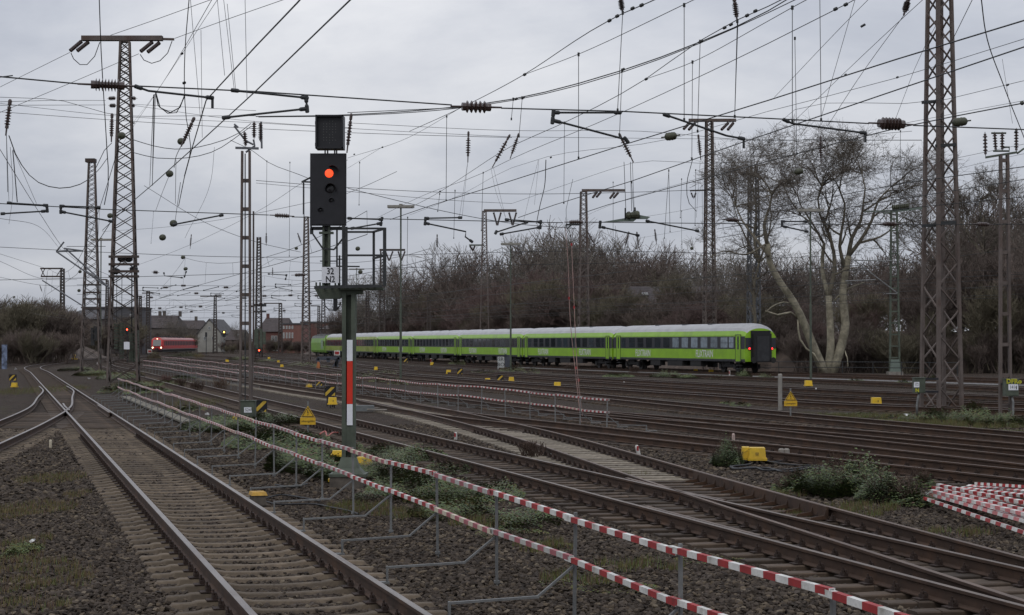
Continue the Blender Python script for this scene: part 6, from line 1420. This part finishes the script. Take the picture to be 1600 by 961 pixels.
# ---------------------------------------------------------------- the big plane tree and its neighbours
def limb_tree(label,Y,limbs,tips_lev,seed,mtB,mtS,tipL,rmin=.02,spread=.72,side_n=3,up=.10):
    r=random.Random(seed); B=MB(); U=MB(); S=Seg(); G=Seg(); k=Y/FPX
    root=empty('plane_tree',label,'tree')
    for li,(pts,w0,w1,dy0,dy1,tw) in enumerate(limbs):
        P=[AD(x,y,Y+dy0+(dy1-dy0)*i/(len(pts)-1)) for i,(x,y) in enumerate(pts)]; C=catmull(P,.7); n=len(C)
        up_=tw>0; (U if up_ else B).tube(C,w0*k/2*(.86 if up_ else .92),9,0,True,w1*k/2*(.55 if up_ else .9))
        for i in range(int(n*.25) if tw else n-1,n):
            t=i/(n-1); rr=(w0+(w1-w0)*t)*k/2; q=C[i]; d=(C[min(i+1,n-1)]-C[max(i-1,0)]).normalized()
            m=(tw if i<n-1 else tw+3) if tw else 0
            for _ in range(m if i==n-1 else (1 if r.random()<tw*.25 else 0)):
                e=norm3((d.x+r.gauss(0,spread),d.y+r.gauss(0,spread),d.z+r.gauss(0,spread)*.7+up)); grow(G if False else S,r,tuple(q),e,tipL*r.uniform(.6,1.1),max(rmin*1.6,min(rr*.7,.10)),0,tips_lev,.17,up,(2,4),spread,rmin,4,G,.055,.66)
    B.V and B.mk('trunk',mtB,root,True); U.V and U.mk('limb',limb_m,root,True); g=tag(link('branch',seg_mesh(G,'branch',limb_m,5),root),kind='stuff'); o=link('crown',seg_mesh(S,'crown',mtS),root); return root
LB=[([(1289,584),(1272,545),(1256,505),(1240,472),(1217,438),(1202,408),(1199,380)],17,9,0,-3,0),
    ([(1199,382),(1194,350),(1203,318),(1206,290)],8,4,-3,-4,2),([(1201,400),(1180,372),(1160,345),(1150,318)],6,3,-3,0,2),([(1199,380),(1165,398),(1130,392),(1110,402)],4,2,-3,-6,1),
    ([(1294,583),(1298,545),(1297,500),(1295,462)],15,11,0,0,0),([(1295,462),(1287,435),(1285,405),(1288,380)],8,6,0,1,0),([(1295,463),(1303,430),(1303,395),(1293,360),(1281,335),(1278,300),(1284,270)],9,4,0,-1,2),([(1288,382),(1270,350),(1252,318),(1245,290)],5,2.5,1,3,2),
    ([(1300,584),(1312,548),(1321,505),(1317,470),(1320,430),(1326,400)],17,11,0,0,0),([(1326,400),(1331,372),(1345,345),(1349,310),(1352,275),(1347,240)],9,3,0,2,2),([(1326,400),(1345,375),(1362,345),(1372,305),(1392,272)],8,3,0,-2,2),([(1320,420),(1312,385),(1317,350),(1320,312),(1312,280),(1316,240)],7,3,0,-2,2),([(1340,380),(1375,370),(1400,352),(1420,330)],5,2,0,3,2),
    ([(1303,470),(1313,460),(1318,455)],3,3,0,0,0),([(1247,497),(1235,488),(1215,492),(1196,486)],4.5,2.5,-1,-3,0),([(1250,480),(1225,472),(1205,480),(1196,488)],3,2,-1,-3,0),([(1247,497),(1250,530),(1260,545),(1272,553),(1281,570)],3.5,3,-1,-1.5,0),([(1320,548),(1324,560),(1325,575)],2.5,1.5,0,-1,0),([(1322,452),(1340,445),(1352,440)],3,1.5,0,0,0)]
LB=[([(x,y+max(0,330-y)*.35) for x,y in a],*r_) for a,*r_ in LB]+[([(1349,330),(1378,312),(1405,300),(1424,292)],4,1.5,1,3,2),([(1251,335),(1232,308),(1222,282)],3.5,1.5,0,-2,2),([(1290,345),(1300,310),(1302,280)],4,1.5,0,-3,2),([(1372,330),(1395,335),(1425,345)],3,1.2,1,3,2)]
limb_tree('huge bare plane tree with pale forked trunks right of the last coach',151,LB,3,5,plane_bark,crown_m,2.9,rmin=.012,spread=.85,up=.02)
LB2=[([(1178,560),(1180,500),(1178,450),(1186,410)],7,5,0,0,1),([(1186,410),(1178,370),(1182,330),(1176,290),(1180,262)],5,2.5,0,0,3),([(1186,410),(1165,370),(1150,335),(1145,310)],4,2,0,1,3),([(1186,410),(1200,370),(1205,335),(1198,300)],4,2,0,-2,2)]
limb_tree('tall bare tree with fine twigs left of the big plane tree',168,LB2,3,8,bark_g,crown_m,2.3,rmin=.0115,spread=.85,up=.03)
LB3=[([(1535,570),(1537,500),(1536,430),(1537,390)],7,6,0,0,1),([(1537,390),(1536,350),(1530,325),(1532,312)],5,2,0,0,3),([(1537,400),(1515,370),(1503,345)],4,2,0,1,3),([(1537,400),(1560,370),(1572,345)],4,2,0,-2,3)]
limb_tree('dark bare tree between the massive tower and the right edge mast',172,LB3,3,11,bark,crown_m,2.0,rmin=.0125)
# ---------------------------------------------------------------- low vegetation
leaf_g=mat('leaf_green',(.088,.118,.040),.6,0,.55,22,spec=.3); leaf_d=mat('leaf_dark',(.052,.072,.030),.6,0,.5,22,spec=.3); leaf_r=mat('leaf_reddish',(.10,.062,.042),.8,0,.3,3); moss=mat('moss_leaf',(.085,.085,.02),.9,0,.35,3); straw=mat('straw',(.16,.12,.06),.9,0,.3,5); stem_m=mat('stem_brown',(.07,.045,.033),.9,0,.3,5)
def leaves(name,pts,size,mats_,weights,seed=1,up=.35):
    """pts (n,3): one bent leaf (two triangles) per point"""
    rs=np.random.RandomState(seed); n=len(pts); a=rs.uniform(0,6.283,n); d=np.stack([np.cos(a),np.sin(a),rs.uniform(-.35,up,n)],1); d/=np.linalg.norm(d,axis=1,keepdims=True)
    s=np.stack([-np.sin(a),np.cos(a),rs.uniform(-.5,.5,n)],1); s/=np.linalg.norm(s,axis=1,keepdims=True); L=(size*rs.uniform(.5,1.4,n))[:,None]
    p0=pts;p1=pts+d*L*.5+s*L*.28+[0,0,.1]*L;p2=pts+d*L;p3=pts+d*L*.5-s*L*.28+[0,0,.1]*L
    V=np.stack([p0,p1,p2,p3],1).reshape(-1,3); o=np.arange(n)*4; F=np.concatenate([np.stack([o,o+1,o+2],1),np.stack([o,o+2,o+3],1)]); mi=rs.choice(len(mats_),n,p=weights); return npmesh(name,V,F,mats_,np.concatenate([mi,mi]))
def blob_points(spots,n,seed):
    """spots: (x,y,rx,ry,h) in metres"""
    rs=np.random.RandomState(seed); w=np.array([s[2]*s[3]*max(s[4],.1) for s in spots]); w=w/w.sum(); k=rs.choice(len(spots),n,p=w); S=np.array(spots)[k]
    a=rs.uniform(0,6.283,n); r=np.sqrt(rs.uniform(0,1,n)); x=S[:,0]+S[:,2]*r*np.cos(a); y=S[:,1]+S[:,3]*r*np.sin(a)
    lump=.6+.32*np.sin(x*4.1+y*2.7)*np.sin(y*3.3-x*1.9)+.25*np.sin(x*11+y*5)*np.sin(y*9-x*6)+rs.normal(0,.22,n); top=S[:,4]*np.clip(1-r**2.2,0,1)**.45*np.clip(lump,.15,1.3); z=top*rs.uniform(.25,1,n)**.6; return np.stack([x,y,z-.04],1)
def gp(px,py): q=AZ(px,py,0); return q.x,q.y
def spotpx(l):
    out=[]
    for (px,py,rpx,rm,h) in l:
        x,y=gp(px,py); out.append((x,y,rpx*y/FPX,rm*1.4,h*.95))
    return out
def veg(name,label,spots,n,size,mats_=None,weights=None,seed=1,kind='stuff',stems=0,cat=None,group=None,up=.35):
    sp=spotpx(spots); P=blob_points(sp,n,seed); me=leaves('foliage',P,size,mats_ or [leaf_g,leaf_d,leaf_r,moss],weights or [.5,.38,.06,.06],seed,up)
    if kind=='stuff': o=link(name,me); return tag(o,kind='stuff')
    root=empty(name,label,cat or 'bush',group=group); tag(link('foliage',me,root)); S=Seg(); r=random.Random(seed)
    for _ in range(stems):
        s=r.choice(sp); x=s[0]+r.uniform(-.6,.6)*s[2]; y=s[1]+r.uniform(-.6,.6)*s[3]; grow(S,r,(s[0]+(x-s[0])*.6,s[1]+(y-s[1])*.6,-.03),norm3((x-s[0],y-s[1],s[4]*1.2)),s[4]*.8,.008,0,1,.15,.1,(1,2),.5,.004,3)
    if S.a: link('stem',seg_mesh(S,'stem',stem_m),root)
    return root
veg('bramble_bush','broad green bramble bush between the rails and the striped plank pile',[(1330,764,70,.9,.62),(1290,768,45,.7,.5),(1385,778,50,.6,.5),(1420,784,35,.45,.36),(1245,752,28,.4,.28),(1225,764,22,.4,.25),(1440,758,16,.3,.3)],21000,.066,None,None,3,'thing',160)
veg('lone_shrub','upright green shrub left of the double yellow box',[(1134,725,20,.42,.62),(1118,722,10,.3,.35),(1150,722,10,.3,.4)],6500,.045,[leaf_g,leaf_d,leaf_r],[.35,.6,.05],4,'thing',30)
# brambles along the nearest fence and round the signal foot
veg('undergrowth','',[(640,760,70,1.3,.38),(760,770,60,1.2,.3),(830,805,45,.7,.2),(640,712,60,1.4,.32),(700,800,60,.8,.26),(560,745,50,1.2,.35),(700,775,70,1.1,.34),(820,812,60,.8,.24),(600,775,50,.9,.25),(600,735,55,.9,.4),(680,775,45,.7,.3),(740,800,40,.5,.28),(810,822,35,.35,.2),(700,735,40,.6,.3),(660,715,40,.7,.28),(590,705,30,.7,.25),(770,780,25,.4,.15)],32000,.056,None,[.42,.34,.12,.12],5)
veg('undergrowth','',[(420,690,70,2.2,.42),(350,665,60,2.6,.4),(480,725,60,1.8,.38),(530,740,50,1.2,.3),(470,715,50,1.1,.38),(360,670,40,1.3,.35),(510,740,40,.8,.3),(440,660,40,1.3,.4),(395,655,30,1.3,.35),(480,690,35,1,.35),(330,660,30,1.3,.25),(540,700,25,.8,.25)],36000,.08,None,[.42,.40,.10,.08],6)
veg('undergrowth','',[(290,640,25,2,.2),(230,612,30,3,.3),(260,600,30,3,.3),(190,590,30,4,.45),(150,585,25,4,.4),(120,578,20,4,.4),(205,603,25,3,.35),(285,590,20,2.5,.25),(175,612,18,2,.4)],16000,.13,[leaf_g,leaf_d,leaf_r,moss],[.35,.3,.2,.15],7)
veg('undergrowth','',[(1465,652,30,1,.4),(1500,655,35,1,.4),(1540,662,30,1,.45),(1575,660,25,1,.4),(1430,655,25,.8,.25),(1380,650,30,.6,.12),(1330,646,40,.6,.1),(1590,664,20,1,.3),(1520,645,20,1,.45)],16000,.075,[leaf_g,leaf_d,leaf_r,moss],[.36,.3,.16,.18],8)
veg('moss_patch','',[(1310,648,60,.8,.05),(1400,655,70,.9,.05),(1500,668,60,.7,.06),(1570,672,40,.6,.06),(870,905,30,.3,.04),(800,830,60,.5,.05),(700,800,40,.4,.04),(860,850,40,.4,.05),(960,912,70,.35,.03),(1110,870,60,.3,.03),(1250,790,50,.3,.04)],15000,.03,[moss,leaf_g,straw],[.6,.3,.1],9)
veg('undergrowth','',[(965,588,25,1.6,.35),(1040,588,25,1.6,.5),(1075,590,25,1.4,.3),(1162,590,14,1.5,.6),(1195,592,16,1.5,.45),(1120,591,14,1.4,.3),(1455,592,12,1.4,.4),(1410,599,10,1.2,.35),(1335,596,12,1,.3),(1135,630,12,.7,.2),(1155,633,16,.7,.2)],12000,.10,[leaf_g,leaf_d,moss],[.45,.3,.25],10)
veg('undergrowth','',[(713,570,14,2.2,.9),(755,584,22,1.6,.5),(800,580,20,1.8,.8),(830,583,14,1.5,.7),(560,590,30,2,.6),(600,585,25,2,.6),(530,585,15,2,.4),(470,572,30,3,.6),(500,575,20,2,.4),(420,565,25,3,.5),(380,562,25,4,.6),(290,557,25,4,1.0),(620,600,16,1.5,.4),(600,596,25,1.5,.5)],16000,.13,[leaf_g,leaf_d,leaf_r,moss],[.3,.25,.2,.25],11)
veg('bushy_reed','olive reddish bush in front of the red suburban train',[(241,561,10,2,1.6)],2500,.16,[leaf_r,leaf_g,straw],[.6,.2,.2],12,'thing',20)
for i,(px,py,r_,h,lab) in enumerate(((833,712,18,.42,'reddish dry weed tuft between the rusty rail and the polished one'),(258,598,9,.65,'dark red brown tuft beyond the second track, left one'),(283,604,9,.6,'dark red brown tuft beyond the second track, middle one'),(307,610,10,.6,'dark red brown tuft beyond the second track, right one'),(345,607,12,.7,'olive brown tuft beside the slender mast'),(895,578,14,.8,'dry brown weed tuft under the coaches left of the rods'),(937,577,14,.8,'dry brown weed tuft under the coaches right of the rods'),(990,581,8,.6,'small dry tuft under the last coach'),(1210,586,6,.4,'faded brown tuft at the foot of the right lamp'),(310,561,9,1.2,'yellowish dry bush by the distant tracks'))):
    x,y=gp(px,py); S=Seg(); r=random.Random(i+40); rad=r_*y/FPX
    for _ in range(60):
        a=r.uniform(0,6.28); q=r.random()**.6*rad; grow(S,r,(x+math.cos(a)*q,y+math.sin(a)*q*.5,-.03),norm3((r.gauss(0,.25),r.gauss(0,.25),1)),h*r.uniform(.35,.6),.005 if y<40 else .012,0,1,.12,.1,(1,3),.35,.003 if y<40 else .01,3)
    o=link('dry_weed',seg_mesh(S,'dry_weed',[stem_m,mat('weed_red',(.12,.07,.058),.9,0,.3,4),stem_m,stem_m,leaf_r,stem_m,stem_m,stem_m,stem_m,straw][i])); tag(o,lab,'weed','dry weed tufts')
# grass tufts near the camera on the left
def grass_tufts(name,spots,n,seed,h=.10,mats_=None,wt=None):
    rs=np.random.RandomState(seed); sp=np.array(spotpx([(a,b,c,d,1) for a,b,c,d in spots])); w=sp[:,2]*sp[:,3]; k=rs.choice(len(sp),n,p=w/w.sum()); a=rs.uniform(0,6.283,n); r=np.sqrt(rs.uniform(0,1,n)); x=sp[k,0]+sp[k,2]*r*np.cos(a); y=sp[k,1]+sp[k,3]*r*np.sin(a)
    m=(np.sin(x*7.3+y*2.1)*np.sin(y*6.1-x*3.3)+rs.normal(0,.35,n))>.05; x,y=x[m],y[m]; n=len(x); hh=h*rs.uniform(.3,1.2,n); b=rs.uniform(0,6.283,n); l=rs.uniform(.1,.9,n)*hh; wd=.0035*rs.uniform(.6,1.5,n)
    p0=np.stack([x-wd,y,np.full(n,-.04)],1);p1=np.stack([x+wd,y,np.full(n,-.04)],1);p2=np.stack([x+np.cos(b)*l,y+np.sin(b)*l,hh],1); V=np.stack([p0,p1,p2],1).reshape(-1,3); o=np.arange(n)*3; F=np.stack([o,o+1,o+2],1)
    mm_=mats_ or [moss,leaf_g,straw,leaf_r]; return tag(link(name,npmesh(name,V,F,mm_,rs.choice(len(mm_),n,p=wt or [.4,.25,.15,.2]))),kind='stuff')
grass_tufts('grass',[(60,880,60,.6),(20,910,40,.5),(95,905,50,.5),(40,845,35,.7),(30,870,30,.5),(120,890,30,.4),(80,745,50,1.0),(60,790,60,.9),(50,940,60,.4),(20,800,30,.7),(120,770,20,.5)],8000,3,.05,None,[.3,.12,.28,.3])
veg('weed_clump','',[(38,855,26,.35,.10),(20,862,16,.3,.08)],1500,.035,[leaf_g,moss],[.6,.4],13)
grass_tufts('grass',[(1350,790,60,.5),(1300,800,80,.4),(1500,830,60,.3),(1200,770,60,.4),(760,815,60,.6),(850,850,50,.5),(900,900,60,.4),(700,780,70,.8),(1000,880,70,.4),(640,800,60,.6),(980,740,40,.2),(560,790,50,.7)],14000,4,.07,None,[.4,.2,.15,.25])
grass_tufts('grass',[(1350,650,120,.8),(1500,665,120,.9),(1440,660,120,.8)],14000,5,.16)
grass_tufts('grass',[(240,600,60,4),(180,585,50,5),(300,630,50,3),(60,610,60,6)],12000,6,.25)
# litter
for (px,py,c,lab,s) in ((588,762,(.12,.2,.4),'blue and white crumpled litter behind the fence near the signal',.10),(595,765,(.6,.6,.6),'white crumpled litter beside the blue scrap near the signal',.07),(51,847,(.7,.7,.68),'white scrap of litter in the grass at the lower left',.05),(1353,771,(.7,.7,.68),'white scrap of litter under the bramble bush',.06),(864,713,(.5,.52,.52),'grey white litter at the dry weed tuft',.09),(1415,651,(.75,.75,.75),'white bird shaped scrap on the mossy strip',.14),(967,661,(.4,.4,.5),'small coloured scrap near the end of the yard fence',.12),(324,648,(.6,.6,.58),'white scrap beyond the nearest fence',.10),(25,578,(.7,.7,.7),'white scrap between the curved tracks on the left',.25),(139,592,(.7,.7,.7),'tiny white scrap by the left weeds',.12)):
    r=random.Random(int(px)); q=AZ(px,py,0); V=[(q.x+r.uniform(-1,1)*s,q.y+r.uniform(-.6,.6)*s,r.uniform(-.02,s*.9)) for _ in range(9)]; F=[(r.randrange(9),r.randrange(9),r.randrange(9)) for _ in range(14)]; F=[f for f in F if len(set(f))==3]
    o=mobj('litter',V,F,mat('litter_%d'%int(px),c,.6,0,.1,9)); tag(o,lab,'litter','scraps of litter')
for (a,b_,lab) in (((505,676),(520,680),'red cable end lying left of the signal post'),):
    mb=MB(); mb.tube(catmull([gz(500,678,.05),gz(507,674,.08),gz(513,681,.05),gz(520,676,.1),gz(528,676,.06)],.1),.02,6); thing1('red_cable',lab,'cable',mb,mat('cable_red',(.35,.07,.05),.5))
# concrete cable trough cover along the left
mb=MB(); P=catmull([gz(196,620),gz(230,634),gz(300,662)],.3)
root=empty('cable_trough',None,None); tag(root,'pale concrete cable trough beside the fence',kind='structure'); pr=resample(P,1.0)
for i in range(len(pr)-1):
    c=(pr[i]+pr[i+1])/2; d=pr[i+1]-pr[i]
    if i==0: so=MB().box((0,0,0),(.96,.42,.06)).mk('slab',mat('trough_concrete',(.15,.135,.105),.9,0,.25,3,rand=.2),root)
    else: so=link('slab',so.data,root)
    so.location=c; so.rotation_euler=(0,0,math.atan2(d.y,d.x))
# ---------------------------------------------------------------- loose ballast stones near the camera
def stone_meshes():
    out=[]; rs=np.random.RandomState(5)
    ph=(1+5**.5)/2; base=np.array([(-1,ph,0),(1,ph,0),(-1,-ph,0),(1,-ph,0),(0,-1,ph),(0,1,ph),(0,-1,-ph),(0,1,-ph),(ph,0,-1),(ph,0,1),(-ph,0,-1),(-ph,0,1)])/1.9
    F=[(0,11,5),(0,5,1),(0,1,7),(0,7,10),(0,10,11),(1,5,9),(5,11,4),(11,10,2),(10,7,6),(7,1,8),(3,9,4),(3,4,2),(3,2,6),(3,6,8),(3,8,9),(4,9,5),(2,4,11),(6,2,10),(8,6,7),(9,8,1)]
    for i in range(6):
        V=base*rs.uniform(.62,1.15,(12,1))*np.array([rs.uniform(.8,1.3),rs.uniform(.7,1.0),rs.uniform(.5,.85)])
        me=bpy.data.meshes.new('stone'); me.from_pydata([tuple(v) for v in V],[],F); me.materials.append(stone_m); out.append(me)
    return out
def stone_material():
    m=bpy.data.materials.new('ballast_stone'); m.use_nodes=True; t=m.node_tree; b=t.nodes['Principled BSDF']; oi=nd(t,'ShaderNodeObjectInfo'); r=nd(t,'ShaderNodeValToRGB'); E=r.color_ramp.elements
    E[0].color=(.024,.018,.014,1); E[1].color=(.15,.12,.085,1); 
    for p,c in ((.25,(.040,.030,.022,1)),(.5,(.055,.042,.031,1)),(.72,(.070,.055,.044,1)),(.9,(.088,.066,.044,1))): e=E.new(p); e.color=c
    t.links.new(oi.outputs['Random'],r.inputs[0]); c=nd(t,'ShaderNodeTexCoord'); n=nd(t,'ShaderNodeTexNoise',ins={'Scale':3.0,'Detail':4}); t.links.new(c.outputs['Object'],n.inputs['Vector'])
    mr=nd(t,'ShaderNodeMapRange'); mr.inputs[3].default_value=.6; mr.inputs[4].default_value=1.35; t.links.new(n.outputs[0],mr.inputs[0]); s=nd(t,'ShaderNodeVectorMath',operation='SCALE'); t.links.new(r.outputs[0],s.inputs[0]); t.links.new(mr.outputs[0],s.inputs['Scale']); t.links.new(s.outputs[0],b.inputs['Base Color']); b.inputs['Roughness'].default_value=.9; b.inputs['Specular IOR Level'].default_value=.25; return m
stone_m=stone_material()
SMs=stone_meshes()
def scatter(name,pts,scale):
    """one object: mesh of points that carries stones through geometry nodes"""
    coll=bpy.data.collections.new(name+'_shapes')
    for me in SMs: o=bpy.data.objects.new('stone_shape',me); coll.objects.link(o)
    me=bpy.data.meshes.new(name); me.vertices.add(len(pts)); me.vertices.foreach_set('co',pts.astype(np.float32).ravel()); me.update(); o=link(name,me); tag(o,kind='stuff')
    g=bpy.data.node_groups.new(name,'GeometryNodeTree'); g.interface.new_socket('Geometry',in_out='INPUT',socket_type='NodeSocketGeometry'); g.interface.new_socket('Geometry',in_out='OUTPUT',socket_type='NodeSocketGeometry')
    i_=g.nodes.new('NodeGroupInput'); o_=g.nodes.new('NodeGroupOutput'); ci=g.nodes.new('GeometryNodeCollectionInfo'); ci.inputs['Collection'].default_value=coll; ci.inputs['Separate Children'].default_value=True; ci.inputs['Reset Children'].default_value=True
    ip=g.nodes.new('GeometryNodeInstanceOnPoints'); ip.inputs['Pick Instance'].default_value=True
    ri=g.nodes.new('FunctionNodeRandomValue'); ri.data_type='INT'; ri.inputs['Min'].default_value=0; ri.inputs['Max'].default_value=len(SMs)-1
    rr=g.nodes.new('FunctionNodeRandomValue'); rr.data_type='FLOAT_VECTOR'; rr.inputs['Min'].default_value=(-.5,-.5,0); rr.inputs['Max'].default_value=(.5,.5,6.283)
    rs_=g.nodes.new('FunctionNodeRandomValue'); rs_.data_type='FLOAT'; fl=[s for s in rs_.inputs if s.name in('Min','Max') and s.type=='VALUE' and s.enabled]; fl[0].default_value=scale*.55; fl[1].default_value=scale*1.35
    g.links.new(i_.outputs[0],ip.inputs['Points']); g.links.new(ci.outputs[0],ip.inputs['Instance']); g.links.new([s for s in ri.outputs if s.type=='INT'][0],ip.inputs['Instance Index']); g.links.new([s for s in rr.outputs if s.type=='VECTOR'][0],ip.inputs['Rotation']); g.links.new([s for s in rs_.outputs if s.type=='VALUE'][0],ip.inputs['Scale']); g.links.new(ip.outputs[0],o_.inputs[0])
    md=o.modifiers.new('scatter','NODES'); md.node_group=g; return o
def stone_points(n,y0,y1,seed,zj):
    rs=np.random.RandomState(seed); u=rs.uniform(0,1,n); Y=np.sqrt(y0**2+(y1**2-y0**2)*u); X=Y*rs.uniform(-.31,.31,n); Z=rs.uniform(-.095,-.065+zj,n); P=np.stack([X,Y,Z],1)
    # keep stones off the tracks' sleeper tops and rails
    keep=np.ones(n,bool)
    for k in('T1','T2','T3'):
        C=np.array([(p.x,p.y) for p in TRACKS[k] if p.y<90]); 
        idx=np.argsort(C[:,1]); cx=np.interp(Y,C[idx,1],C[idx,0]); sl=np.interp(Y,C[idx,1][:-1],np.diff(C[idx,0])/np.diff(C[idx,1])); dist=np.abs(X-cx)/np.sqrt(1+sl**2)
        inside=dist<1.32; P[inside,2]-=.012; keep&=~((np.abs(dist-.7525)<.12))
    return P[keep]
scatter('ballast_stones',stone_points(95000,14.5,30,1,.02),.036)
scatter('ballast_stones_farther',stone_points(100000,30,58,2,.02),.05)
